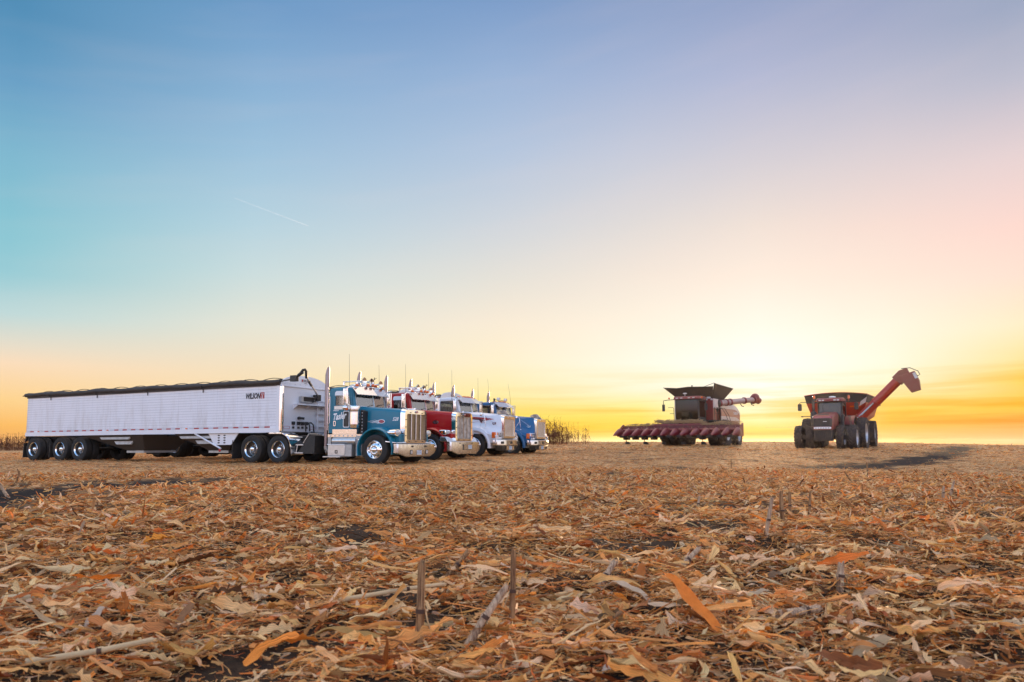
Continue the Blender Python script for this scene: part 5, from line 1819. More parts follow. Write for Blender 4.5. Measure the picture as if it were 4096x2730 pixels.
    lettering('badge_lettering', 'WILSON', 0.115, lambda u, v, d: (0.052 + d, -0.115 + u, Z1 + 0.193 + v), M['ink'], bd, 0.1, 0.003, 0.003, 0.37)
    MB().box(0.05, 0.054, -0.05, 0.10, Z1 + 0.125, Z1 + 0.14).build('badge_line', M['ink'], bd)
    for y in (-0.95, 0.45):
        MB().frame(rrect(y - 0.17, y + 0.17, 1.235, 1.345, 0.05, 4), rrect(y - 0.15, y + 0.15, 1.25, 1.33, 0.04, 4), 0.045, 0.05, 'x').build('worn_sticker', M['pinkish'], root)
    return root


M['hopper_shaded'] = pmat('hopper_slope', (0.045, 0.034, 0.028), 0.6, dirt=0.5, dirt_color=(0.05, 0.035, 0.028), scale=4)  # shade under the bed put into a darker sheet colour
M['hopper'] = pmat('hopper_sheet', (0.52, 0.51, 0.50), 0.45, 0.0, dirt=0.5, dirt_color=(0.25, 0.21, 0.17), scale=4)
M['badge'] = pmat('badge_ground', (0.60, 0.56, 0.56), 0.4)

HEAD = R(-24.5)
FWD = Vector((math.cos(HEAD), math.sin(HEAD), 0))
LFT = Vector((-math.sin(HEAD), math.cos(HEAD), 0))
FRONT = Vector((-4.71, 23.4, 0)) + LFT * 1.22        # ground under the middle of the first truck's front axle


def stand(p, dz=-0.03):
    return (p.x, p.y, hz(p.x, p.y) + dz)


P1 = FRONT
P2 = FRONT + LFT * 3.95 - FWD * 0.22
P3 = FRONT + LFT * 7.90 - FWD * 0.30
P4 = FRONT + LFT * 11.9 - FWD * 0.35

t1, cab1 = long_nose_truck('semi_truck', 'teal blue long-nose semi truck with white script on its door', M['teal'], stand(P1), HEAD, 'slats')
t2, cab2 = long_nose_truck('semi_truck', 'dark red long-nose semi truck between the teal and the white trucks', M['red'], stand(P2), HEAD, 'cover')
t3 = set_forward_truck('semi_truck', 'white semi truck with dark red swoosh on its sloping hood', M['white'], stand(P3), HEAD, 'white')
t4 = set_forward_truck('semi_truck', 'blue semi truck with barred grille parked beside standing corn', M['blue'], stand(P4, -0.10), HEAD, 'blue')

# writing and marks of the first truck
def right_door(root):
    for ch in root.children:
        if ch.name.startswith('door') and min(v[1] for v in ch.bound_box) < 0 and max(v[1] for v in ch.bound_box) < 0:
            return ch
    return root


d1 = right_door(t1)
lettering('door_script', 'Tasler', 0.32, lambda u, v, d: (-1.955 + u, -(0.984 + d), 1.56 + v + 0.10 * u), M['letter_white'], d1, 0.32, 0.012, 0.005, 0.66)
lettering('door_small_script', 'PRESLEY', 0.055, lambda u, v, d: (-1.93 + u, -(0.984 + d), 1.885 + v), M['letter_white'], d1, 0.25, 0.002, 0.004, 0.30)
hood_y = lambda x: 0.775 - 0.062 * (x + 0.95) + 0.003
hood_text(t1, M['letter_white'], '528', 0.38, 1.52, 0.17, 0.35, hood_y, 0.004, 0.24, name='hood_number')


def flank_emblem(root, x, z, flames):
    base = MB()
    pts = oval((x, z), 0.135, 0.072)
    base.add([(u, -hood_y(u) - 0.004, w) for u, w in pts] + [(u, -hood_y(u) + 0.004, w) for u, w in pts], [tuple(range(20))] + [(i, (i + 1) % 20, 20 + (i + 1) % 20, 20 + i) for i in range(20)])
    e = base.build('flank_emblem', M['chrome'] if not flames else M['letter_white'], root)
    f = MB()
    pts = oval((x, z), 0.112, 0.052)
    f.add([(u, -hood_y(u) - 0.007, w) for u, w in pts] + [(u, -hood_y(u) + 0.002, w) for u, w in pts], [tuple(range(20))] + [(i, (i + 1) % 20, 20 + (i + 1) % 20, 20 + i) for i in range(20)])
    f.build('emblem_field', M['letter_red'] if flames else M['maroon'], e)
    s = MB()
    for k in range(7):
        u = x - 0.066 + 0.02 * k
        s.box(u - 0.003, u + 0.004, -hood_y(u) - 0.010, -hood_y(u), z - 0.016, z + 0.018)
        s.box(u - 0.003, u + 0.012, -hood_y(u) - 0.010, -hood_y(u), z + 0.010 - 0.02 * (k % 2), z + 0.016 - 0.02 * (k % 2))
    s.build('emblem_script', M['pinkish'] if flames else M['chrome'], e, smooth=0)
    if flames:
        fl = MB()
        for dz, ln, amp, th in ((0.045, 0.34, 0.012, 0.008), (0.02, 0.46, 0.014, 0.009), (-0.005, 0.52, 0.012, 0.009), (-0.03, 0.44, 0.012, 0.008), (-0.055, 0.30, 0.010, 0.007)):
            top, bot = [], []
            for q in range(9):
                t = q / 8
                u = x - 0.09 - ln * t
                w = z + dz * (1 - 0.35 * t) + amp * math.sin(t * 9 + dz * 60)
                h = th * (1 - t) + 0.001
                top.append((u, -hood_y(u) - 0.005, w + h))
                bot.append((u, -hood_y(u) - 0.005, w - h))
            fl.sheet([top, bot], 0.004, (0, -1, 0))
        fl.build('emblem_flame', M['letter_white'], e, smooth=0)


flank_emblem(t1, -0.06, 1.50, True)
flank_emblem(t2, -0.02, 1.52, False)

# stripe, pinstripe and number on the white truck; number on the blue one
def flank_y(x, z):
    """half width of the sloping hood at height z"""
    secs = ((-0.93, 0.80, 2.06, 1.10), (-0.5, 0.79, 2.03, 1.12), (0.0, 0.75, 1.98, 1.14), (0.5, 0.70, 1.93, 1.08), (0.95, 0.65, 1.90, 0.98), (1.10, 0.60, 1.84, 0.92))
    a = secs[0]
    b = secs[-1]
    for p, q in zip(secs, secs[1:]):
        if p[0] <= x <= q[0]:
            a, b = p, q
    t = 0 if a is b else max(0, min(1, (x - a[0]) / (b[0] - a[0])))
    hw, zt, zs = (a[i] + (b[i] - a[i]) * t for i in (1, 2, 3))
    hi, lo, k2 = zt - 0.10, zs + 0.42, zs + 0.26
    if z >= lo:
        return hw + 0.02 * (hi - z) / (hi - lo)
    return hw + 0.02 + 0.08 * min(1.3, (lo - z) / (lo - k2))


def ribbon(name, mat, parent, top, bot, lift=0.006):
    rows = [[(x, -flank_y(x, z) - lift, z) for x, z in top], [(x, -flank_y(x, z) - lift, z) for x, z in bot]]
    return MB().sheet(rows, 0.004, (0, -1, 0)).build(name, mat, parent, smooth=0)


def curve(pts, n=14):
    out = []
    for k in range(n):
        t = k / (n - 1) * (len(pts) - 1)
        i = min(int(t), len(pts) - 2)
        f = t - i
        f = f * f * (3 - 2 * f)
        out.append((pts[i][0] + (pts[i + 1][0] - pts[i][0]) * (t - i), pts[i][1] + (pts[i + 1][1] - pts[i][1]) * f))
    return out


ribbon('hood_stripe', M['letter_red'], t3, curve([(-0.9, 1.80), (-0.2, 1.80), (0.35, 1.765), (0.72, 1.70)]), curve([(-0.9, 1.765), (-0.2, 1.74), (0.35, 1.68), (0.715, 1.685)]))
ribbon('hood_stripe', M['letter_red'], t3, curve([(0.34, 1.715), (0.50, 1.71), (0.72, 1.695)]), curve([(0.34, 1.63), (0.48, 1.655), (0.72, 1.685)]), 0.008)
ribbon('hood_swoosh', M['maroon'], t3, curve([(-0.6, 1.735), (-0.1, 1.735), (0.36, 1.665)]), curve([(-0.6, 1.73), (0.0, 1.665), (0.14, 1.53)], 14), 0.010)
ps = MB()
for off, amp in ((0, 0.03), (-0.035, -0.03)):
    ps.tube([(x, -flank_y(x, 1.55) - 0.008, 1.55 + off + amp * math.sin((x + 0.3) * 7)) for x in np.linspace(-0.5, 0.30, 16)], 0.004, 4)
ps.build('pinstripe', M['letter_red'], t3)
lettering('hood_number', '629', 0.16, lambda u, v, d: (0.62 + u, -flank_y(0.7, 1.45 + v) - 0.004 - d, 1.44 + v), M['maroon'], t3, 0.3, 0.006, 0.005, 0.22)
lettering('hood_number', '624', 0.14, lambda u, v, d: (0.66 + u, -flank_y(0.72, 1.42 + v) - 0.004 - d, 1.40 + v), M['gold_letter'] if 'gold_letter' in M else M['letter_white'], t4, 0.3, 0.002, 0.005, 0.22)
cs = MB()
for k, (z, n) in enumerate(((2.34, 5), (2.24, 6))):
    for q in range(n):
        x = -2.12 + 0.036 * q + 0.004 * k
        cs.hexa([(x, -0.972, z), (x + 0.026, -0.972, z), (x + 0.026, -0.968, z), (x, -0.968, z), (x + 0.02, -0.976, z + 0.055), (x + 0.046, -0.976, z + 0.055), (x + 0.046, -0.968, z + 0.055), (x + 0.02, -0.968, z + 0.055)])
cs.build('cab_lettering', M['letter_red'], t3, smooth=0)
# extras of the second pair
antenna(t3, -1.1, -1.30, 2.60, 3.95, 0.02)
antenna(t3, -1.1, 1.30, 2.60, 3.80, 0.02)
antenna(t4, -1.1, -1.30, 2.60, 3.90, 0.15, 0.03)
antenna(t4, -1.1, 1.30, 2.60, 3.85, 0.12, -0.15)
for y in (-0.30, 0.55):
    wl = MB().box(-1.16, -1.02, y - 0.085, y + 0.085, 2.84, 2.99).tube([(-1.1, y, 2.74), (-1.1, y, 2.86)], 0.015, 6).build('work_light', M['alu'], t4, 0.015)
    MB().box(-1.022, -1.012, y - 0.065, y + 0.065, 2.86, 2.97).build('work_lens', M['lens'], wl)
rb = MB().tube([(-1.1, -0.78, 2.86), (-1.1, 0.75, 2.86)], 0.014, 6).box(-1.14, -1.06, -0.82, -0.76, 2.74, 2.92)
rb.build('light_bar', M['black_plastic'], t4)
MB().lathe([(0, -0.06), (0.05, -0.06), (0.085, 0.0), (0.09, 0.05), (0.0, 0.055)], (-1.15, -0.80, 2.74), (1, 0, 0), 16).build('roof_lamp', M['alu'], t3)

# trailers: the first, longer one on three axles; the others share one pattern
TR1 = P1 - FWD * 4.17
T_PITCH = R(-0.33)
grain_trailer('grain_trailer', 'long white hopper grain trailer with three axles behind the teal truck', (TR1.x, TR1.y, hz(TR1.x, TR1.y) + 0.03), HEAD, 15.05,
              (-11.42, -12.72, -14.62), ((-5.5, -2.2, -4.1, -3.0, 0.45), (-11.2, -7.35, -8.9, -7.8, 0.45)), T_PITCH)
TR2 = P2 - FWD * 4.05
g2 = grain_trailer('grain_trailer', 'white grain trailer with arched front behind the red truck', (TR2.x, TR2.y, hz(TR2.x, TR2.y)), HEAD, 12.6,
                   (-10.2, -11.45), ((-5.0, -2.2, -4.0, -3.0, 0.45), (-9.4, -6.4, -7.9, -6.9, 0.45)), 0.0, True, False)
for P, lab in ((P3, 'white grain trailer with arched front behind the white truck'), (P4, 'white grain trailer behind the blue truck nearest the corn')):
    q = P - FWD * 4.05
    c = copy_tree(g2)
    c.location = (q.x, q.y, hz(q.x, q.y))
    c['label'] = lab

# ---------------------------------------------------------------- farm machines
def farm_tyre(R_, W_, rim, lugs=22, lug_h=0.05, dish=0.10, rim_mat='farm_white'):
    """tyre with chevron lugs; axle along y, outer face to -y; returns (tyre mesh, rim mesh)"""
    h = W_ / 2
    t = MB()
    t.lathe([(rim, -h * 0.72), (rim + 0.03, -h * 0.86), ((R_ + rim) / 2, -h), (R_ - 0.10, -h * 0.98), (R_ - lug_h - 0.02, -h * 0.86), (R_ - lug_h, -h * 0.5), (R_ - lug_h, h * 0.5), (R_ - lug_h - 0.02, h * 0.86),
             (R_ - 0.10, h * 0.98), ((R_ + rim) / 2, h), (rim + 0.03, h * 0.86), (rim, h * 0.72), (rim - 0.02, 0), (rim, -h * 0.72)], n=44)
    for k in range(lugs):
        for s in (-1, 1):
            a0 = 2 * math.pi * (k + (0.5 if s > 0 else 0)) / lugs
            a1 = a0 + 0.9 * 2 * math.pi / lugs
            wd = 0.30 * 2 * math.pi / lugs

            def P(a, r, y):
                return (r * math.sin(a), y, r * math.cos(a))
            r0, r1 = R_ - lug_h - 0.012, R_
            re = R_ - lug_h - 0.10
            t.hexa([P(a0 - wd, r0, s * 0.01), P(a0 + wd, r0, s * 0.01), P(a1 + wd, re, s * h * 0.985), P(a1 - wd, re, s * h * 0.985),
                    P(a0 - wd * 0.8, r1, s * 0.01), P(a0 + wd * 0.8, r1, s * 0.01), P(a1 + wd * 0.8, r1 - 0.035, s * h * 1.0), P(a1 - wd * 0.8, r1 - 0.035, s * h * 1.0)])
    r = MB()
    r.lathe([(rim + 0.005, -h * 0.72), (rim + 0.015, -h * 0.80), (rim - 0.02, -h * 0.78), (rim - 0.05, -h * 0.5), (rim - 0.07, -h * 0.1 + dish), (rim * 0.55, dish), (rim * 0.42, dish - 0.03), (rim * 0.30, dish - 0.04), (rim * 0.28, dish - 0.10), (rim * 0.16, dish - 0.12), (0, dish - 0.12)], n=40)
    for k in range(8):
        a = 2 * math.pi * k / 8
        r.lathe([(0.02, 0), (0.02, -0.03), (0, -0.032)], (rim * 0.36 * math.cos(a), dish - 0.035, rim * 0.36 * math.sin(a)), (0, 1, 0), 8)
    return t.mesh('tyre', M['farm_rubber'], 40), r.mesh('rim', M[rim_mat], 40)


def farm_wheel(parent, meshes, x, y, z, rot=None):
    w = empty('wheel', (x, y, z), (math.pi if y > 0 else 0.0) if rot is None else rot, parent)
    place('tyre', meshes[0], w)
    place('rim', meshes[1], w)
    return w


M['rim_silver'] = pmat('silver_rim', (0.55, 0.55, 0.58), 0.35, 0.7, dirt=0.35)
M['farm_glass'] = glassmat('farm_cab_glass', (0.16, 0.17, 0.15), 0.7)
M['auger_red'] = pmat('auger_red_paint', (0.40, 0.020, 0.010), 0.35, 0.0, 0.3, dirt=0.3, dirt_color=(0.28, 0.10, 0.05), scale=3)
M['combine_cream'] = pmat('dusty_white_panel', (0.62, 0.53, 0.48), 0.42, 0.0, 0.3, dirt=0.3, dirt_color=(0.45, 0.30, 0.22), scale=2)
M['combine_bronze'] = pmat('dusty_red_panel', (0.34, 0.085, 0.055), 0.4, 0.0, 0.4, dirt=0.4, dirt_color=(0.30, 0.17, 0.12), scale=2)

FARM_FACE = Vector((-math.sin(R(35)), -math.cos(R(35)), 0))
FARM_RZ = math.atan2(FARM_FACE.y, FARM_FACE.x)
FARM_LFT = Vector((-FARM_FACE.y, FARM_FACE.x, 0))


M['auger_dusty'] = pmat('dusty_auger_tube', (0.42, 0.29, 0.25), 0.35, 0.0, 0.3, dirt=0.4, dirt_color=(0.20, 0.08, 0.06), scale=2)


def combine_harvester():
    p = Vector((14.6, 54.3, 0))
    root = thing('combine_harvester', 'dusty red combine harvester with cab, flared grain tank and folded auger', 'combine harvester', (p.x, p.y, hz(p.x, p.y) - 0.05), FARM_RZ)
    # wheels: duals in front, single steering wheels behind
    drive = farm_tyre(1.02, 0.62, 0.56, 22)
    steer = farm_tyre(0.80, 0.56, 0.40, 20, rim_mat='rim_silver')
    for s in (-1, 1):
        for y in (1.52, 2.30):
            farm_wheel(root, drive, 0, s * y, 1.02)
        farm_wheel(root, steer, -3.95, s * 1.98, 0.80)
    ch = MB()
    ch.box(-0.3, 0.3, -1.5, 1.5, 0.75, 1.25)
    ch.box(-4.15, -3.75, -1.8, 1.8, 0.62, 0.92)
    ch.box(-5.2, 0.9, -0.85, 0.85, 1.05, 1.75)
    ch.build('chassis', M['farm_black'], root, 0.03)
    # bodywork
    b = MB()
    b.prism([(-6.3, 1.95), (-5.9, 1.45), (-0.4, 1.45), (0.15, 1.9), (0.15, 3.75), (-2.6, 3.75), (-5.0, 3.55), (-6.2, 3.0)], -1.42, 1.42, 'y')
    b.build('body', M['farm_red'], root, 0.08)
    pr = MB()
    pr.box(-0.5, 0.28, 0.98, 1.50, 2.0, 3.72)
    pr.build('front_panel', M['farm_red'], root, 0.03)
    pw = MB().box(-0.95, 0.20, 1.40, 1.60, 2.95, 3.70)
    pw.build('service_panel', M['combine_cream'], root, 0.03)
    # rounded side shields in bands
    for s in (-1, 1):
        def band(z0, z1, mat, bulge, x0=-6.1, x1=-1.2):
            rows = []
            for k in range(13):
                t = k / 12
                x = x0 + (x1 - x0) * t
                drop = 0.55 * max(0.0, (0.30 - t) / 0.30) ** 2
                cur = []
                for q in range(5):
                    z = z0 + (z1 - z0) * q / 4
                    zz = z - drop * (z - 1.4) / 2.0
                    cur.append((x, s * (1.45 + bulge + 0.22 * math.sin(math.pi * min(1, max(0, (zz - 1.2) / 2.6)))), zz))
                rows.append(cur)
            MB().sheet(rows, 0.03, (0, s, 0)).build('side_shield', M[mat], root, smooth=60)
        band(3.02, 3.42, 'combine_cream', 0.02)
        band(2.40, 3.015, 'combine_bronze', 0.0)
        band(2.08, 2.395, 'combine_cream', 0.015)
        band(1.45, 2.075, 'combine_bronze', 0.0)
    lettering('maker_lettering', 'CASE IH', 0.30, lambda u, v, d: (-4.35 - u * 0 + (-u), 1.66 + d, 2.62 + v), M['letter_white'], root, 0.0, 0.006, 0.01, 1.15)
    # cab
    c = MB()
    y0 = 0.95
    for s in (-1, 1):
        c.frame(rrect(0.28, 1.86, 1.98, 3.66, 0.08, 4), rrect(0.42, 1.74, 2.25, 3.50, 0.08, 4), s * y0, s * (y0 - 0.06), 'y')
    c.frame(rrect(-0.95, 0.95, 1.98, 3.66, 0.08, 4), rrect(-0.86, 0.86, 2.10, 3.52, 0.12, 4), 1.90, 1.84, 'x')
    c.box(0.26, 0.32, -0.93, 0.93, 1.98, 3.60)
    c.box(0.30, 1.85, -0.92, 0.92, 1.95, 2.02)
    cab = c.build('cab', M['farm_black'], root, 0.01)
    # bowed windscreen
    rows = []
    for k in range(11):
        y = -0.92 + 1.84 * k / 10
        bow = 0.16 * (1 - (y / 0.92) ** 2)
        rows.append([(1.90 + bow, y, 2.02), (1.96 + bow, y, 2.8), (1.92 + bow, y, 3.56)])
    MB().sheet(rows, 0.01, (1, 0, 0)).build('windscreen', M['farm_glass'], root, smooth=60)
    for s in (-1, 1):
        MB().prism(rrect(0.44, 1.72, 2.27, 3.48, 0.08, 4), s * 0.93, s * 0.925, 'y').build('side_window', M['farm_glass'], root)
        po = MB().tube([(1.93, s * 0.93, 1.98), (1.98, s * 0.93, 2.8), (1.94, s * 0.93, 3.6)], 0.035, 8)
        po.build('cab_pillar', M['combine_cream' if s < 0 else 'farm_black'], root)
    rf = MB()
    rows = [ring_yz(0.15, 0.98, 3.60, 3.84, 0.08, 4), ring_yz(1.0, 1.02, 3.60, 3.90, 0.12, 4), ring_yz(1.95, 1.02, 3.60, 3.86, 0.12, 4), ring_yz(2.22, 0.92, 3.63, 3.78, 0.07, 4)]
    rf.loft(rows)
    roof = rf.build('cab_roof', M['farm_red'], root, 0.02, smooth=50)
    for y in (-0.66, -0.30, 0.30, 0.66):
        MB().box(2.18, 2.235, y - 0.09, y + 0.09, 3.665, 3.745).build('roof_light', M['lens'], roof, 0.01)
    s_ = MB().prism([(0.55, 2.3), (0.75, 2.3), (0.62, 3.2), (0.5, 3.2)], -0.26, 0.26, 'y').box(0.6, 1.1, -0.27, 0.27, 2.3, 2.45)
    s_.build('seat', M['seat'], root, 0.04)
    st = MB().tube([(1.5, 0, 2.05), (1.35, 0, 2.75)], 0.05, 8)
    st.tube([(1.32 + 0.08 * math.sin(k * 0.35), 0.2 * math.cos(k * 0.35), 2.78 + 0.17 * math.sin(k * 0.35)) for k in range(19)], 0.018, 6)
    st.build('steering_wheel', M['interior'], root)
    gp = MB().ell((0.95, -0.48, 4.14), 0.14, 0.17, 0.06, 14, 8)
    gp.tube([(0.95, -0.48, 3.85), (0.95, -0.48, 4.1)], 0.02, 6)
    gp.build('satellite_receiver', M['letter_white'], root)
    wl = MB().box(0.1, 0.3, 1.02, 1.30, 3.72, 3.86).build('work_light', M['lens'], root, 0.02)
    for y in (1.02, 1.42):
        MB().box(0.26, 0.34, y - 0.07, y + 0.07, 3.58, 3.70).build('work_light', M['lens'], root, 0.02)
    # grain tank with flared extensions
    g = MB()
    zt, ze = 3.75, 4.78
    A = [(-2.75, -1.38, zt), (0.05, -1.38, zt), (0.05, 1.38, zt), (-2.75, 1.38, zt)]
    B = [(-3.5, -2.45, ze - 0.08), (0.75, -2.35, ze - 0.10), (0.75, 1.72, ze - 0.16), (-3.5, 1.8, ze - 0.1)]
    sag = [((B[1][0] + 0.02), -1.2, ze - 0.19), (B[1][0] + 0.02, -0.3, ze - 0.12), (B[1][0] + 0.02, 1.0, ze - 0.16)]
    th = 0.03
    g.sheet([[A[1], (0.05, -0.6, zt), (0.05, 0.2, zt), (0.05, 0.7, zt), A[2]], [B[1], *sag, B[2]]], th, (1, 0, -0.6))
    g.sheet([[A[0], A[1]], [B[0], B[1]]], th, (0, -1, -0.6))
    g.sheet([[A[3], A[0]], [B[3], B[0]]], th, (-1, 0, -0.6))
    g.sheet([[A[2], A[3]], [(0.60, 1.95, ze + 0.02), (-3.4, 2.0, ze - 0.1)]], th, (0, 1, -0.6))
    g.sheet([[(0.05, 1.36, zt), (0.05, 1.40, zt)], [(0.74, 1.80, ze + 0.10), (0.60, 1.95, ze + 0.02)]], th, (1, 0, -0.6))
    g.build('grain_tank', M['dark_bin'], root, smooth=20)
    rim = MB().tube([B[1], *[(p[0], p[1], p[2]) for p in sag], (0.74, 1.80, ze + 0.10), (0.60, 1.95, ze + 0.02)], 0.02, 6)
    rim.tube([B[0], B[1]], 0.02, 6).tube([(0.60, 1.95, ze + 0.02), (-3.4, 2.0, ze - 0.1)], 0.02, 6)
    rim.ell((0.8, 0.05, ze - 0.06), 0.05, 0.06, 0.07, 8, 6)
    rim.build('tank_rim', M['farm_black'], root)
    # unloading auger swung back along the left side
    a0, a1 = Vector((-0.9, 1.45, 3.38)), Vector((-4.5, 3.35, 3.80))
    d = (a1 - a0).normalized()
    au = MB().tube([a0, a0 + (a1 - a0) * 0.5, a1], 0.25, 18, 0.20)
    aug = au.build('unloading_auger', M['auger_dusty'], root)
    for t in (0.06, 0.24, 0.34, 0.72):
        q = a0 + (a1 - a0) * t
        MB().tube([q - d * 0.07, q + d * 0.07], 0.295 - 0.03 * t, 18).build('auger_band', M['farm_red'], aug)
    jt = MB().ell(tuple(a0), 0.33, 0.33, 0.36, 16, 10).tube([tuple(a0), (-0.95, 1.2, 2.8)], 0.28, 14)
    jt.build('auger_elbow', M['farm_black'], root)
    sp = MB().tube([a1 - d * 0.15, a1 + d * 0.25, a1 + d * 0.55 + Vector((0, 0, -0.18))], 0.36, 16, 0.26)
    sp.ell(tuple(a1 + d * 0.1 + Vector((0, 0, 0.12))), 0.36, 0.36, 0.38, 16, 10)
    sp.build('auger_spout', M['farm_red'], root)
    for t in (0.62, 0.9):
        q = a0 + (a1 - a0) * t
        MB().tube([q + Vector((0, 0, -0.22)), q + Vector((0.05, 0.1, -0.40)), q + Vector((0.18, 0.3, -0.46))], 0.035, 6).build('auger_light', M['farm_black'], aug)
    # mirrors, rails, ladder
    for s, ln in ((-1, 0.85), (1, 0.55)):
        m = MB().tube([(1.9, s * 0.98, 3.62), (2.0, s * (1.0 + ln * 0.6), 3.60), (2.0, s * (1.0 + ln), 3.55), (2.0, s * (1.0 + ln), 3.25)], 0.03, 6)
        m.box(1.97, 2.03, s * (1.0 + ln) - 0.11, s * (1.0 + ln) + 0.11, 2.72, 3.25)
        mo = m.build('mirror', M['farm_black'], root, 0.01)
        MB().ell((2.0, s * (1.0 + ln * 0.45), 3.72), 0.05, 0.07, 0.08, 10, 6).build('beacon', M['amber'], mo)
    rl = MB()
    rl.tube([(1.6, -1.15, 2.0), (1.6, -1.18, 2.95), (1.6, -1.22, 3.02), (1.62, -1.62, 3.02)], 0.02, 6)
    rl.tube([(1.5, -1.2, 2.55), (1.6, -1.5, 2.55)], 0.02, 6)
    rl.build('hand_rail', M['farm_black'], root)
    mk = MB().tube([(1.7, -1.0, 1.86), (1.75, -2.0, 1.86)], 0.045, 6).box(1.68, 1.80, -2.3, -1.85, 1.80, 1.92)
    mk.build('warning_lamp_arm', M['farm_black'], root, 0.01)
    pl = MB().box(0.2, 1.75, 0.96, 2.15, 1.92, 1.99)
    pl.build('platform', M['farm_black'], root)
    ra = MB()
    for x in (0.3, 1.0, 1.7):
        ra.tube([(x, 2.1, 1.95), (x, 2.1, 2.95)], 0.02, 6)
    ra.tube([(0.3, 2.1, 2.95), (1.7, 2.1, 2.95)], 0.02, 6).tube([(0.3, 2.1, 2.5), (1.7, 2.1, 2.5)], 0.02, 6)
    ra.tube([(0.6, 2.15, 2.9), (0.55, 2.5, 2.9), (0.4, 2.75, 2.4), (0.3, 3.0, 1.5)], 0.022, 6).tube([(1.25, 2.15, 2.9), (1.2, 2.5, 2.9), (1.05, 2.75, 2.4), (0.95, 3.0, 1.5)], 0.022, 6)
    for k in range(5):
        t = k / 4
        ra.box(0.45 - 0.1 * t, 1.15 - 0.1 * t, 2.5 + 0.42 * t, 2.62 + 0.42 * t, 2.0 - 0.22 * k, 2.03 - 0.22 * k)
    ra.build('ladder', M['farm_black'], root)
    fe = MB().hexa([(0.4, -0.75, 0.95), (2.6, -0.75, 0.65), (2.6, 0.75, 0.65), (0.4, 0.75, 0.95), (0.4, -0.75, 1.9), (2.6, -0.75, 1.45), (2.6, 0.75, 1.45), (0.4, 0.75, 1.9)])
    fe.build('feeder_house', M['farm_red'], root, 0.03)
    return root, p


M['header_red'] = pmat('worn_header_red', (0.13, 0.009, 0.012), 0.5, 0.0, 0.1, dirt=0.6, dirt_color=(0.10, 0.05, 0.035), scale=3)


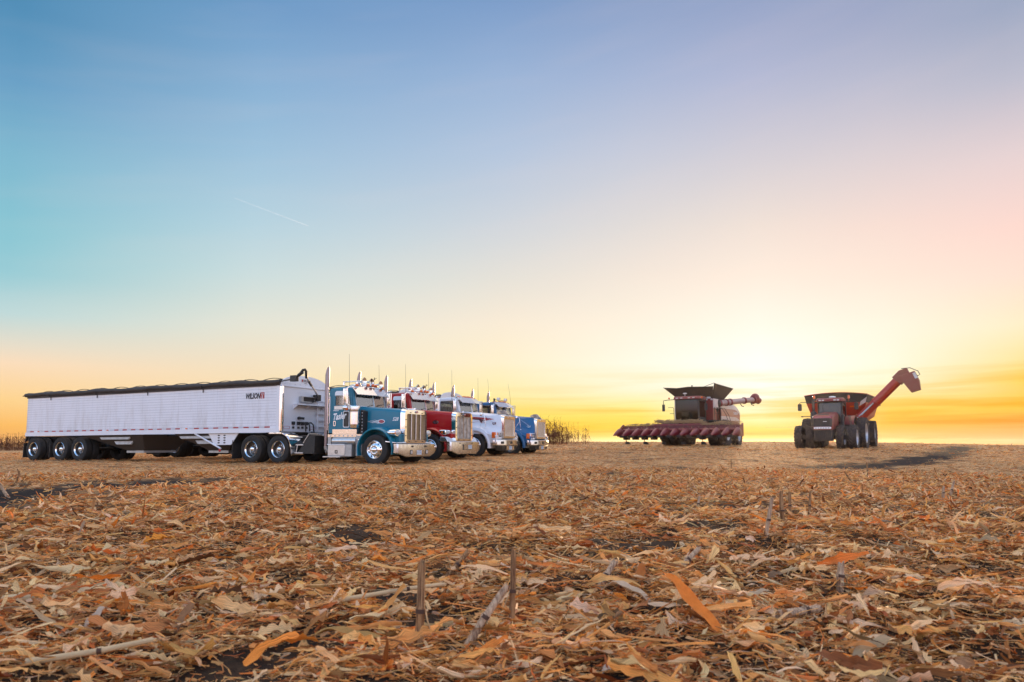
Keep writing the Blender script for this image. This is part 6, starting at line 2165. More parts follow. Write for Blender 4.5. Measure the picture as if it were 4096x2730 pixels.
def corn_head(p):
    """twelve-row header; origin on the ground below its middle, carried raised by the combine"""
    q = p + FARM_FACE * 2.75 - FARM_LFT * 0.25
    root = thing('corn_header', 'wide dark red corn header with pointed snouts carried by the combine', 'header', (q.x, q.y, hz(q.x, q.y) + 0.12), FARM_RZ)
    W = 4.62
    n = 12
    fr = MB()
    fr.prism([(0.0, 0.78), (0.12, 0.70), (0.9, 0.66), (1.05, 0.78), (0.55, 0.86), (0.12, 1.05), (0.06, 1.40), (-0.06, 1.42), (-0.10, 0.9)], -W, W, 'y')
    fr.box(-0.14, 0.06, -W, W, 1.34, 1.46)
    fr.box(-0.10, 0.02, -W, W, 1.18, 1.30)
    fr.box(0.10, 0.20, -W, W, 0.98, 1.06)
    for k in range(25):
        y = -W + 2 * W * k / 24
        fr.box(0.0, 0.12, y - 0.025, y + 0.025, 0.9, 1.38)
    fr.build('frame', M['header_red'], root, 0.01)
    MB().hexa([(-0.05, -2.35, 1.44), (0.1, -2.35, 1.44), (0.1, 1.9, 1.44), (-0.05, 1.9, 1.44), (-0.05, -1.9, 1.60), (0.06, -1.9, 1.60), (0.06, 1.6, 1.58), (-0.05, 1.6, 1.58)]).build('spill_shield', M['farm_red'], root, 0.02)
    au = MB().tube([(0.42, -W + 0.1, 1.08), (0.42, W - 0.1, 1.08)], 0.13, 12)
    for s in (-1, 1):
        pts = []
        for k in range(90):
            t = k / 89
            a = s * t * 2 * math.pi * 7
            pts.append((0.42 + 0.26 * math.cos(a), s * (W - 0.15 - t * (W - 0.8)), 1.08 + 0.26 * math.sin(a)))
        au.tube(pts, 0.02, 5)
    au.build('cross_auger', M['farm_red'], root)
    # snouts: long tapering hoods between the rows
    def snout(y, w, mat='snout_red', ends=False):
        rings = []
        for t in np.linspace(0, 1, 12):
            x = 2.05 - 1.42 * t
            hw = 0.025 + w * (1 - (1 - t) ** 1.7) * (1.0 if t < 0.85 else 1.0 - (t - 0.85) * 0.9)
            zb = 0.66 + 0.06 * t
            zt = 0.70 + 0.62 * (1 - (1 - t) ** 1.5) if t < 0.8 else 0.70 + 0.62 * (1 - 0.2 ** 1.5) - 0.35 * (t - 0.8)
            ring = []
            for k in range(14):
                a = math.pi * k / 13
                ring.append((x, y + hw * math.cos(a), zb + (zt - zb) * math.sin(a) ** 0.8))
            rings.append(ring)
        return MB().loft(rings).build('snout', M[mat], root, smooth=60)
    for k in range(n + 1):
        y = -W + 2 * W * k / n
        snout(y, 0.265 if 0 < k < n else 0.24)
    for k in range(n):
        y = -W + 2 * W * (k + 0.5) / n
        rw = MB().box(0.55, 1.25, y - 0.26, y + 0.26, 0.52, 0.70).box(0.2, 0.7, y - 0.2, y + 0.2, 0.36, 0.70)
        rw.build('row_unit', M['farm_black'], root, 0.03)
        kn = MB()
        kn.tube([(0.75, y, 0.45), (0.4, y, 0.20), (0.1, y, 0.06)], 0.03, 6)
        kn.hexa([(0.05, y - 0.14, 0.0), (0.45, y - 0.14, 0.02), (0.45, y + 0.14, 0.02), (0.05, y + 0.14, 0.0), (0.05, y - 0.14, 0.05), (0.40, y - 0.14, 0.22), (0.40, y + 0.14, 0.22), (0.05, y + 0.14, 0.05)])
        if k % 2 == 0:
            kn.build('stalk_stomper', M['farm_black'], root)
    for s in (-1, 1):
        e = MB().prism([(-0.12, 0.62), (1.05, 0.60), (1.30, 0.78), (0.85, 1.16), (0.12, 1.55), (-0.12, 1.57)], s * (W + 0.06), s * (W + 0.14), 'y')
        ed = e.build('end_panel', M['farm_red'], root, 0.02)
    # trash lying on the header
    tr = MB()
    rnd = random.Random(5)
    for k in range(1100):
        y = rnd.gauss(0.2, 1.9) if k % 3 else rnd.uniform(-W + 0.2, W - 0.2)
        y = max(-W + 0.1, min(W - 0.1, y))
        hgt = 1.46 + (0.16 if -2.0 < y < 1.7 else 0.0)
        a = rnd.uniform(0, 6.28)
        ln = rnd.uniform(0.1, 0.38)
        x, z = rnd.uniform(-0.12, 0.10), hgt + rnd.uniform(0, 0.12) * (2.0 if abs(y) < 2 or y > 2.6 else 1.0)
        up = rnd.gauss(0, 0.25)
        tr.tube([(x, y, z), (x + 0.3 * ln * math.cos(a), y + ln * 0.5 * math.sin(a), z + up * ln * 0.5 + 0.03), (x + 0.6 * ln * math.cos(a), y + ln * math.sin(a), z + up * ln)], 0.012, 4)
    o = tr.build('stalk_trash', M['straw'], None, smooth=0)
    o.location = root.location
    o.rotation_euler = root.rotation_euler
    tag(o, 'broken straw-coloured stalks piled along the top of the corn header', 'stalk trash', kind='stuff')
    return root


def tractor():
    p = Vector((19.7, 42.9, 0))
    root = thing('tractor', 'dark red row-crop tractor on dual wheels facing the camera', 'tractor', (p.x, p.y, hz(p.x, p.y) - 0.06), FARM_RZ)
    fw = farm_tyre(0.76, 0.44, 0.46, 20, 0.045, 0.06, 'rim_silver')
    rw = farm_tyre(1.04, 0.50, 0.62, 24, 0.05, 0.08, 'rim_silver')
    for s in (-1, 1):
        for y in (0.86, 1.56):
            farm_wheel(root, fw, 0, s * y, 0.76)
        for y in (0.98, 1.66):
            farm_wheel(root, rw, -3.0, s * y, 1.04)
    c = MB()
    c.box(-3.4, 0.5, -0.34, 0.34, 0.75, 1.30)
    c.box(-0.15, 0.15, -1.5, 1.5, 0.62, 0.90)
    c.box(-3.15, -2.85, -1.6, 1.6, 0.92, 1.18)
    c.build('chassis', M['farm_black'], root, 0.04)
    w = MB()
    w.box(0.55, 1.05, -0.52, 0.52, 0.52, 1.18)
    for k in range(9):
        w.box(1.05, 1.10, -0.50 + 0.112 * k, -0.42 + 0.112 * k, 0.55, 1.12)
    w.build('front_weight', M['farm_black'], root, 0.02)
    # hood: rounded nose rising to the cab
    rings = []
    for x, hw, zb, zt, r in ((1.16, 0.46, 1.22, 1.98, 0.10), (1.10, 0.54, 1.20, 2.08, 0.14), (0.95, 0.57, 1.20, 2.13, 0.15), (0.3, 0.56, 1.25, 2.22, 0.18), (-0.6, 0.54, 1.30, 2.32, 0.20), (-1.25, 0.52, 1.35, 2.38, 0.20)):
        rings.append(ring_yz(x, hw, zb, zt, r, 5, 0.05))
    hd = MB().loft(rings).build('hood', M['farm_red'], root, smooth=55)
    MB().loft([ring_yz(1.08, 0.555, 1.405, 1.93, 0.08, 4, 0.03), ring_yz(1.185, 0.475, 1.41, 1.91, 0.06, 4, 0.03)]).build('grille', M['farm_black'], root, 0.01, smooth=50)
    gl = MB()
    for k in range(7):
        gl.box(1.18, 1.195, -0.42, 0.42, 1.46 + 0.06 * k, 1.475 + 0.06 * k)
    gl.build('grille_slat', M['farm_black'], root)
    lt = MB().loft([ring_yz(1.06, 0.53, 1.24, 1.40, 0.04, 3, 0.04), ring_yz(1.20, 0.47, 1.26, 1.38, 0.04, 3, 0.04)])
    lb = lt.build('headlight_bar', M['letter_white'], root, 0.01)
    for k in range(6):
        y = -0.36 + 0.144 * k
        MB().box(1.195, 1.21, y - 0.05, y + 0.05, 1.285, 1.355).build('headlight', M['lens'], lb, 0.01)
    MB().hexa([(0.55, -0.30, 2.175), (0.98, -0.34, 2.125), (0.98, 0.34, 2.125), (0.55, 0.30, 2.175), (0.55, -0.28, 2.215), (0.96, -0.32, 2.155), (0.96, 0.32, 2.155), (0.55, 0.28, 2.215)]).build('hood_vent', M['farm_black'], hd, 0.01)
    gb = MB().box(1.19, 1.20, 0.06, 0.26, 1.70, 1.73)
    gb.build('grille_badge', M['letter_white'], root)
    hb = MB().loft([ring_yz(1.06, 0.545, 1.93, 2.05, 0.09, 4, 0.03), ring_yz(1.175, 0.47, 1.92, 2.0, 0.06, 4, 0.03)])
    hb.build('hood_lip', M['pink_chrome'], root, smooth=50)
    # exhaust and air intake on the right corner
    ex = MB().lathe([(0, 1.25), (0.19, 1.26), (0.20, 1.35), (0.20, 2.28), (0.16, 2.38), (0.085, 2.44), (0.085, 3.20), (0.078, 3.22), (0.0, 3.22)], (-0.85, -0.86, 0), (0, 0, 1), 20)
    ex.build('exhaust_stack', M['farm_black'], root)
    ar = MB().lathe([(0, 1.3), (0.10, 1.3), (0.10, 2.2), (0.0, 2.25)], (-0.85, 0.82, 0), (0, 0, 1), 16)
    ar.build('air_intake', M['farm_black'], root)
    MB().box(-0.65, -0.645, -0.90, -0.83, 2.0, 2.12).build('warning_sticker', M['letter_white'], root)
    # cab
    cb = MB()
    cb.frame(rrect(-0.84, 0.84, 1.50, 3.08, 0.08, 4), rrect(-0.74, 0.74, 1.62, 3.0, 0.10, 4), -1.32, -1.40, 'x', fn=lambda u, w, d: (d - 0.10 * (w - 1.5), u, w))
    cb.frame(rrect(-0.84, 0.84, 1.50, 3.08, 0.08, 4), rrect(-0.74, 0.74, 1.70, 3.0, 0.10, 4), -2.98, -2.92, 'x')
    for s in (-1, 1):
        cb.frame(rrect(-2.98, -1.44, 1.50, 3.06, 0.08, 4), rrect(-2.88, -1.62, 1.60, 2.98, 0.10, 4), s * 0.84, s * 0.78, 'y')
    cb.box(-2.95, -1.4, -0.82, 0.82, 1.42, 1.52)
    cab = cb.build('cab', M['farm_black'], root, 0.02)
    MB().hexa([(-1.42, -0.76, 1.60), (-1.41, -0.76, 1.60), (-1.41, 0.76, 1.60), (-1.42, 0.76, 1.60), (-1.56, -0.76, 3.02), (-1.55, -0.76, 3.02), (-1.55, 0.76, 3.02), (-1.56, 0.76, 3.02)]).build('windscreen', M['tractor_glass'], root)
    MB().box(-2.95, -2.94, -0.76, 0.76, 1.68, 3.02).build('rear_window', M['tractor_glass'], root)
    for s in (-1, 1):
        MB().prism(rrect(-2.87, -1.63, 1.61, 2.97, 0.10, 4), s * 0.80, s * 0.805, 'y').build('side_window', M['farm_glass'], root)
    MB().tube([(-1.40, -0.1, 1.95), (-1.50, -0.45, 2.7)], 0.015, 6).build('wiper', M['farm_black'], root)
    ds = MB().hexa([(-1.75, -0.35, 1.55), (-1.5, -0.35, 1.55), (-1.5, 0.35, 1.55), (-1.75, 0.35, 1.55), (-1.78, -0.3, 2.15), (-1.6, -0.3, 2.15), (-1.6, 0.3, 2.15), (-1.78, 0.3, 2.15)])
    ds.build('dashboard', M['interior'], root, 0.03)
    sw = MB().tube([(-1.85 + 0.08 * math.sin(k * 0.35), 0.2 * math.cos(k * 0.35), 2.3 + 0.17 * math.sin(k * 0.35)) for k in range(19)], 0.018, 6)
    sw.build('steering_wheel', M['interior'], root)
    MB().prism([(-2.75, 1.9), (-2.2, 1.9), (-2.2, 2.05), (-2.6, 2.1), (-2.7, 2.85), (-2.85, 2.85)], -0.28, 0.28, 'y').build('seat', M['seat'], root, 0.04)
    rf = MB().loft([ring_yz(-3.15, 0.84, 3.06, 3.26, 0.08, 4), ring_yz(-2.2, 0.90, 3.06, 3.34, 0.12, 4), ring_yz(-1.4, 0.90, 3.06, 3.30, 0.10, 4), ring_yz(-1.2, 0.82, 3.08, 3.22, 0.06, 4)])
    roof = rf.build('cab_roof', M['farm_red'], root, 0.02, smooth=50)
    for y in (-0.62, 0.62, -0.4, 0.4):
        MB().box(-1.23, -1.185, y - 0.08, y + 0.08, 3.10, 3.19).build('roof_light', M['lens'], roof, 0.01)
    MB().ell((-1.9, 0.1, 3.38), 0.16, 0.22, 0.07, 14, 8).build('satellite_receiver', M['letter_white'], root)
    for y, x in ((-0.95, -1.6), (0.98, -2.5)):
        b = MB().lathe([(0.07, 3.30), (0.07, 3.46), (0.05, 3.50), (0.0, 3.51)], (x, y, 0), (0, 0, 1), 12)
        b.tube([(x, y * 0.86, 3.12), (x, y, 3.14), (x, y, 3.32)], 0.02, 6)
        b.build('beacon', M['amber'], root)
    for s, ln in ((-1, 0.95), (1, 0.72)):
        m = MB().tube([(-1.45, s * 0.80, 3.06), (-1.35, s * (0.85 + ln * 0.9), 3.06), (-1.35, s * (0.85 + ln), 3.02), (-1.35, s * (0.85 + ln), 2.95)], 0.022, 6)
        mo = m.build('mirror_arm', M['farm_black'], root)
        MB().prism([(u + s * (0.85 + ln), v) for u, v in rrect(-0.12, 0.12, 2.50, 2.96, 0.06, 3)], -1.38, -1.31, 'x').build('mirror', M['farm_black'], mo, 0.01)
    MB().tube([(-1.3, -0.85, 2.12), (-1.3, -1.62, 2.12)], 0.03, 6).box(-1.34, -1.26, -1.72, -1.60, 2.08, 2.16).build('lamp_arm', M['farm_black'], root)
    for s in (-1, 1):
        f = MB()
        rows = []
        for k in range(9):
            a = R(30 + 110 * k / 8)
            rows.append([(-3.0 + 1.16 * math.cos(a), s * 0.72, 1.04 + 1.16 * math.sin(a)), (-3.0 + 1.16 * math.cos(a), s * 1.28, 1.04 + 1.16 * math.sin(a))])
        f.sheet(rows, 0.03, (0, 0, 1))
        f.build('fender', M['farm_red'], root, smooth=60)
    tk = MB().box(-2.25, -1.15, 0.62, 1.05, 0.75, 1.45).build('fuel_tank', M['farm_black'], root, 0.06)
    st = MB()
    for k in range(3):
        st.box(-1.95, -1.5, 1.05, 1.35, 0.62 + 0.3 * k, 0.66 + 0.3 * k)
    for x in (-1.95, -1.5):
        st.tube([(x, 1.3, 0.6), (x, 1.08, 2.2)], 0.02, 6)
    st.build('ladder', M['farm_black'], root)
    for o in root.children:                       # a narrow cab
        if o.name.split('.')[0] in ('cab', 'windscreen', 'rear_window', 'side_window', 'cab_roof'):
            o.scale.y = 0.87
    return root, p


M['tractor_glass'] = glassmat('tractor_windscreen', (0.42, 0.38, 0.38), 0.9)
M['pink_chrome'] = pmat('glossy_red_lip', (0.36, 0.10, 0.13), 0.18, 0.0, 0.8)


def grain_cart(p):
    q = p - FARM_FACE * 8.6 - FARM_LFT * 0.36
    root = thing('grain_cart', 'red grain cart hitched behind the tractor with its tall auger raised', 'grain cart', (q.x, q.y, hz(q.x, q.y) - 0.06), FARM_RZ)
    cw = farm_tyre(0.95, 0.92, 0.42, 22, 0.05, 0.05, 'rim_silver')
    for s in (-1, 1):
        farm_wheel(root, cw, 0, s * 1.62, 0.95)
    fr = MB()
    fr.box(-0.2, 0.2, -1.7, 1.7, 0.80, 1.10)
    fr.box(-2.2, 2.2, -0.7, -0.5, 0.95, 1.2).box(-2.2, 2.2, 0.5, 0.7, 0.95, 1.2)
    fr.hexa([(2.1, -0.6, 0.85), (4.5, -0.12, 0.62), (4.5, 0.12, 0.62), (2.1, 0.6, 0.85), (2.1, -0.6, 1.15), (4.5, -0.12, 0.85), (4.5, 0.12, 0.85), (2.1, 0.6, 1.15)])
    fr.build('frame', M['farm_black'], root, 0.03)
    # hopper: vertical upper walls flaring out, funnel below, bowed top edge
    h = MB()
    zf, zm, zt = 1.15, 2.25, 3.08
    low = [(1.1, -0.45, zf), (1.1, 0.45, zf), (-1.1, 0.45, zf), (-1.1, -0.45, zf)]
    mid = [(2.5, -1.70, zm), (2.5, 1.70, zm), (-2.6, 1.70, zm), (-2.6, -1.70, zm)]
    top = [(2.9, -1.92, zt), (2.9, 1.92, zt), (-2.9, 1.92, zt), (-2.9, -1.92, zt)]
    for a in range(4):
        b = (a + 1) % 4
        n = Vector(((1, 0, 0), (0, 1, 0), (-1, 0, 0), (0, -1, 0))[a]) + Vector((0, 0, -0.5))
        h.sheet([[low[a], low[b]], [mid[a], mid[b]]], 0.03, n)
        h.sheet([[mid[a], mid[b]], [top[a], top[b]]], 0.03, n)
    h.build('hopper', M['auger_red'], root, smooth=20)
    e = MB()
    ze = 3.68
    def edge(y):
        return ze + 0.10 - 0.16 * (y / 1.9) ** 2
    ys = [-1.92 + 3.84 * k / 10 for k in range(11)]
    for x in (2.9, -2.9):
        e.sheet([[(x, y, zt) for y in ys], [(x * 1.07, y * 1.04, edge(y)) for y in ys]], 0.03, (x, 0, 0))
    for s in (-1, 1):
        e.sheet([[(-2.9, s * 1.92, zt), (2.9, s * 1.92, zt)], [(-3.1, s * 2.0, edge(1.9)), (3.1, s * 2.0, edge(1.9))]], 0.03, (0, s, 0))
    e.build('hopper_extension', M['dark_bin'], root, smooth=20)
    rim = MB().tube([(3.1, y * 1.04, edge(y)) for y in ys], 0.03, 6).tube([(-3.1, y * 1.04, edge(y)) for y in ys], 0.03, 6)
    for s in (-1, 1):
        rim.tube([(-3.1, s * 2.0, edge(1.9)), (3.1, s * 2.0, edge(1.9))], 0.03, 6)
    rim.build('hopper_rim', M['auger_red'], root)
    rb = MB()
    for y in (-1.2, -0.4, 0.4, 1.2):
        rb.hexa([(2.55, y - 0.03, zm), (2.62, y - 0.03, zm), (2.62, y + 0.03, zm), (2.55, y + 0.03, zm), (2.93, y - 0.03, zt), (3.0, y - 0.03, zt), (3.0, y + 0.03, zt), (2.93, y + 0.03, zt)])
    rb.build('hopper_rib', M['auger_red'], root)
    wp = MB().hexa([(2.99, 0.9, 2.75), (3.0, 0.9, 2.75), (3.0, 1.6, 2.75), (2.99, 1.6, 2.75), (3.02, 0.9, 2.83), (3.03, 0.9, 2.83), (3.03, 1.6, 2.83), (3.02, 1.6, 2.83)])
    wp.build('reflector', M['amber'], root)
    tail = MB().box(2.6, 2.7, 1.5, 2.0, 2.1, 2.2).build('marker_arm', M['auger_red'], root)
    gp = MB().hexa([(3.0, 1.50, 2.80), (3.05, 1.50, 2.80), (3.05, 1.90, 3.05), (3.0, 1.90, 3.05), (3.1, 1.62, 3.12), (3.15, 1.62, 3.12), (3.15, 2.0, 3.42), (3.1, 2.0, 3.42)])
    gp.build('corner_guard', M['combine_cream'], root)
    # auger: lower tube, hinge, long upper tube, spout bent down
    a0, a1, a2 = Vector((2.75, 0.55, 1.0)), Vector((3.0, 1.45, 1.9)), Vector((3.2, 4.10, 4.62))
    d = (a2 - a1).normalized()
    lo = MB().tube([a0, a1], 0.30, 18, 0.30)
    lo.build('lower_auger', M['auger_red'], root)
    up = MB().tube([a1 - d * 0.1, a1 + (a2 - a1) * 0.5, a2], 0.30, 20, 0.30)
    upper = up.build('upper_auger', M['auger_red'], root)
    fl = MB()
    for q in (a1 - d * 0.02, a1 + d * 0.12, a1 + d * 1.55):
        fl.tube([q, q + d * 0.05], 0.36, 20)
    fl.build('auger_flange', M['auger_red'], upper)
    cy = MB().tube([a0 + Vector((0.35, 0.0, 0.2)), a1 + d * 1.4 + Vector((0.36, 0, 0.05))], 0.045, 8)
    cy.tube([a1 + d * 0.3 + Vector((0.36, 0, 0.05)), a1 + d * 1.4 + Vector((0.36, 0, 0.05))], 0.03, 8)
    cy.build('hydraulic_ram', M['alu'], root)
    st = MB().hexa([(3.26, 1.95, 2.42), (3.34, 1.95, 2.42), (3.36, 2.45, 3.0), (3.28, 2.45, 3.0), (3.26, 1.90, 2.46), (3.33, 1.90, 2.46), (3.35, 2.40, 3.04), (3.28, 2.40, 3.04)])
    st.build('auger_stripe', M['combine_cream'], upper)
    nrm = Vector((0, -d.z, d.y)).normalized()
    # hood at the end: mitred elbow and square spout
    s0 = a2 - d * 0.35
    hood = MB()
    hood.loft([[tuple(s0 + nrm * u + Vector((w, 0, 0))) for u, w in ((-0.34, -0.34), (0.36, -0.34), (0.36, 0.34), (-0.34, 0.34))],
               [tuple(a2 + d * 0.25 + nrm * u + Vector((w, 0, 0))) for u, w in ((-0.30, -0.36), (0.36, -0.36), (0.36, 0.36), (-0.30, 0.36))],
               [tuple(a2 + d * (0.55 + (0.14 if u > 0 else -0.2)) + nrm * (u - 0.22) + Vector((w, 0, 0))) for u, w in ((-0.38, -0.38), (0.36, -0.38), (0.36, 0.38), (-0.38, 0.38))]])
    hood.build('auger_hood', M['dusty_red'], root, 0.02)
    b0 = a2 + d * 0.42 - nrm * 0.12
    dn = Vector((0.0, 0.32, -1.0)).normalized()
    sd = Vector((0, 1, 0.32)).normalized()
    sp = MB().loft([[tuple(b0 + sd * u + Vector((w, 0, 0))) for u, w in ((-0.52, -0.40), (0.46, -0.40), (0.46, 0.40), (-0.52, 0.40))],
                    [tuple(b0 + dn * 0.65 + sd * u + Vector((w, 0, 0))) for u, w in ((-0.36, -0.38), (0.50, -0.38), (0.50, 0.38), (-0.36, 0.38))],
                    [tuple(b0 + dn * 1.25 + sd * u + Vector((w, 0, 0))) for u, w in ((-0.20, -0.32), (0.36, -0.32), (0.36, 0.32), (-0.20, 0.32))]])
    sp.build('spout', M['dusty_red'], root, 0.02)
    wpn = MB().hexa([tuple(b0 + dn * 0.1 + sd * 0.30 + Vector((0.405, 0, 0))), tuple(b0 + dn * 0.1 + sd * 0.46 + Vector((0.405, 0, 0))), tuple(b0 + dn * 0.5 + sd * 0.50 + Vector((0.405, 0, 0))), tuple(b0 + dn * 0.5 + sd * 0.32 + Vector((0.405, 0, 0))),
                    tuple(b0 + dn * 0.1 + sd * 0.30 + Vector((0.415, 0, 0))), tuple(b0 + dn * 0.1 + sd * 0.46 + Vector((0.415, 0, 0))), tuple(b0 + dn * 0.5 + sd * 0.50 + Vector((0.415, 0, 0))), tuple(b0 + dn * 0.5 + sd * 0.32 + Vector((0.415, 0, 0)))])
    wpn.build('spout_panel', M['farm_white'], root)
    hs = MB()
    t0 = a2 + d * 0.45 + nrm * 0.38
    hs.tube([t0, t0 + Vector((0, 0.5, 0.02)), t0 + Vector((0, 0.95, -0.22)), t0 + Vector((0, 1.05, -0.45)), t0 + Vector((0, 0.95, -0.52)), t0 + Vector((0, 0.7, -0.42))], 0.025, 6)
    hs.build('hydraulic_hose', M['farm_black'], root)
    return root


M['dusty_red'] = pmat('faded_auger_paint', (0.27, 0.075, 0.05), 0.5, 0.0, 0.2, dirt=0.4, dirt_color=(0.25, 0.15, 0.10), scale=3)
_c, CP = combine_harvester()
corn_head(CP)
_t, TP = tractor()
grain_cart(TP)

# ---------------------------------------------------------------- standing corn
M['corn_dry'] = pmat('dry_corn', (0.17, 0.068, 0.026), 0.8, vary=0.6, scale=3)


def corn_plant_meshes(seed):
    """stalk with a tassel, and drooping dead leaves"""
    rnd = random.Random(seed)
    h = rnd.uniform(1.75, 2.45)
    lean = rnd.uniform(-0.18, 0.18)
    ly = rnd.uniform(-0.12, 0.12)
    pts = [(lean * t ** 2 * h * 0.3, ly * t ** 2 * h * 0.3, h * t) for t in np.linspace(0, 1, 7)]
    s = MB().tube(pts, 0.016, 5, 0.006)
    tip = Vector(pts[-1])
    for k in range(rnd.randint(2, 5)):
        a = rnd.uniform(0, 6.28)
        d = Vector((math.cos(a) * 0.12, math.sin(a) * 0.12, rnd.uniform(0.08, 0.24)))
        s.tube([tip, tip + d * 0.6, tip + d + Vector((0, 0, -0.03))], 0.006, 4, 0.004)
    lf = MB()
    for k in range(rnd.randint(11, 14)):
        t = rnd.uniform(0.12, 0.62) if k % 3 else rnd.uniform(0.4, 0.95)
        i = min(int(t * 6), 5)
        o = Vector(pts[i]).lerp(Vector(pts[i + 1]), t * 6 - i)
        a = rnd.uniform(0, 6.28)
        ln = rnd.uniform(0.35, 0.75) * (1 - 0.4 * max(0, t - 0.6))
        up = rnd.uniform(0.05, 0.5)
        w = rnd.uniform(0.03, 0.06)
        dr = rnd.uniform(0.7, 1.5)
        rows = []
        for q in range(6):
            u = q / 5
            c = o + Vector((math.cos(a) * ln * (u - 0.25 * u * u), math.sin(a) * ln * (u - 0.25 * u * u), ln * (up * u - dr * u * u)))
            c.z = max(c.z, 0.03)
            tw = rnd.uniform(-0.5, 0.5)
            n = Vector((-math.sin(a), math.cos(a), tw)).normalized() * w * (1 - 0.85 * u) * (0.5 + min(1, u * 4) * 0.5)
            rows.append([c - n, c + Vector((0, 0, 0.01)), c + n])
        lf.sheet(rows, 0.003, (0, 0, 1))
    if rnd.random() < 0.8:
        o = Vector(pts[3])
        a = rnd.uniform(0, 6.28)
        lf.tube([o, o + Vector((math.cos(a) * 0.08, math.sin(a) * 0.08, -0.02)), o + Vector((math.cos(a) * 0.11, math.sin(a) * 0.11, -0.24))], 0.035, 6, 0.012)
    return s.mesh('stalk', M['corn_dry']), lf.mesh('foliage', M['corn_dry'], 50)


def make_translucent(m, c, k):
    nt = m.node_tree
    b, out = nt.nodes['Principled BSDF'], nt.nodes['Material Output']
    t = nt.nodes.new('ShaderNodeBsdfTranslucent')
    t.inputs[0].default_value = c + (1,)
    mx = nt.nodes.new('ShaderNodeMixShader')
    mx.inputs[0].default_value = k
    nt.links.new(b.outputs[0], mx.inputs[1])
    nt.links.new(t.outputs[0], mx.inputs[2])
    nt.links.new(mx.outputs[0], out.inputs['Surface'])


make_translucent(M['corn_dry'], (0.34, 0.105, 0.03), 0.4)
CORN = [corn_plant_meshes(100 + k) for k in range(7)]


def corn_plant(x, y, scale=1.0):
    k = random.randrange(7)
    root = empty('corn_plant', (x, y, gz(x, y) - 0.03), random.uniform(0, 6.28))
    root.scale = (scale,) * 3
    tag(root, 'dry brown corn plant in the standing patch right of the blue truck', 'corn plant', 'standing corn plants beside the blue truck')
    place('stalk', CORN[k][0], root)
    place('foliage', CORN[k][1], root)


# end of the unharvested strip: six thinning rows right of the trucks
n_plants = 0
for row in range(12):
    for k in range(15):
        u = k + random.uniform(-0.3, 0.3)
        x = 2.4 + 0.33 * u + random.uniform(-0.08, 0.08) - 0.12 * row
        y = 58.0 + 0.8 * row + 0.12 * u + random.uniform(-0.15, 0.15)
        if random.random() < 0.10 + 0.075 * max(0, k - 5):
            continue
        corn_plant(x, y, random.uniform(0.78, 1.08) * (1.0 - 0.020 * k))


def corn_strip():
    """the rest of the standing corn, reading as one mass far to the left"""
    V, F, n = [], [], 0
    for (sm, fm) in CORN:
        pass
    data = []
    for sm, fm in CORN:
        for me in (sm, fm):
            v = np.empty(len(me.vertices) * 3)
            me.vertices.foreach_get('co', v)
            data.append((v.reshape(-1, 3), [tuple(p.vertices) for p in me.polygons]))
    verts, faces = [], []
    r = random.Random(3)
    for k in range(900):
        t = r.random() ** 0.8
        row = r.randint(0, 6)
        # a line from behind the trailers' tails to far left
        x = -42 - 96 * t
        y = 98 + 30 * t + row * 1.6 + r.uniform(-0.4, 0.4)
        c = r.randrange(7)
        a, sc = r.uniform(0, 6.28), r.uniform(0.95, 1.25)
        z = hz(x, y) - 0.05
        ca, sa = math.cos(a) * sc, math.sin(a) * sc
        for d in (data[2 * c], data[2 * c + 1]):
            v = d[0]
            off = sum(len(q) for q in verts)
            verts.append(np.stack([v[:, 0] * ca - v[:, 1] * sa + x, v[:, 0] * sa + v[:, 1] * ca + y, v[:, 2] * sc + z], -1))
            faces.append((off, d[1]))
    allv = np.concatenate(verts)
    fl = []
    for off, fs in faces:
        fl += [tuple(i + off for i in f) for f in fs]
    me = bpy.data.meshes.new('standing_corn')
    me.from_pydata(allv.tolist(), [], fl)
    me.materials.append(M['corn_dry'])
    o = bpy.data.objects.new('standing_corn', me)
    tag(o, 'brown standing corn along the far left edge of the field', 'standing corn', kind='stuff')
    link(o)


corn_strip()

# ---------------------------------------------------------------- cut stalks standing in the stubble
def on_ground(px, py):
    """point of the field seen at a photograph pixel"""
    d = Vector(((px - 2048) / FPX, 1.0, (1533 - py) / FPX))
    d.rotate(Matrix.Rotation(R(PITCH), 3, 'X'))
    o = Vector((0, 0, CAM_H))
    t = 1.0
    while t < 120:
        q = o + d * t
        if q.z <= gz(q.x, q.y):
            break
        t += 0.02
    return o + d * t


def fibre_mat(name, light, dark, node):
    """cane: long fibres, dark at the joint"""
    m = pmat(name, light, 0.8, bump=0.5, bump_scale=90, spec=0.2)
    nt = m.node_tree
    N, L = nt.nodes, nt.links
    tc = N.new('ShaderNodeTexCoord')
    mp = N.new('ShaderNodeMapping')
    mp.inputs['Scale'].default_value = (150, 150, 7)
    L.new(tc.outputs['Object'], mp.inputs[0])
    nz = N.new('ShaderNodeTexNoise')
    nz.inputs['Scale'].default_value = 1.0
    nz.inputs['Detail'].default_value = 5
    L.new(mp.outputs[0], nz.inputs['Vector'])
    rp = N.new('ShaderNodeValToRGB')
    rp.color_ramp.elements[0].position = 0.36
    rp.color_ramp.elements[0].color = tuple(dark) + (1,)
    rp.color_ramp.elements[1].position = 0.62
    rp.color_ramp.elements[1].color = tuple(light) + (1,)
    L.new(nz.outputs[0], rp.inputs[0])
    L.new(rp.outputs[0], N['Principled BSDF'].inputs['Base Color'])
    return m


M['stalk'] = fibre_mat('brown_cane', (0.40, 0.22, 0.10), (0.11, 0.045, 0.02), None)
M['stalk_grey'] = fibre_mat('weathered_cane', (0.56, 0.38, 0.24), (0.22, 0.13, 0.08), None)
M['joint'] = pmat('dark_joint', (0.07, 0.032, 0.018), 0.8)


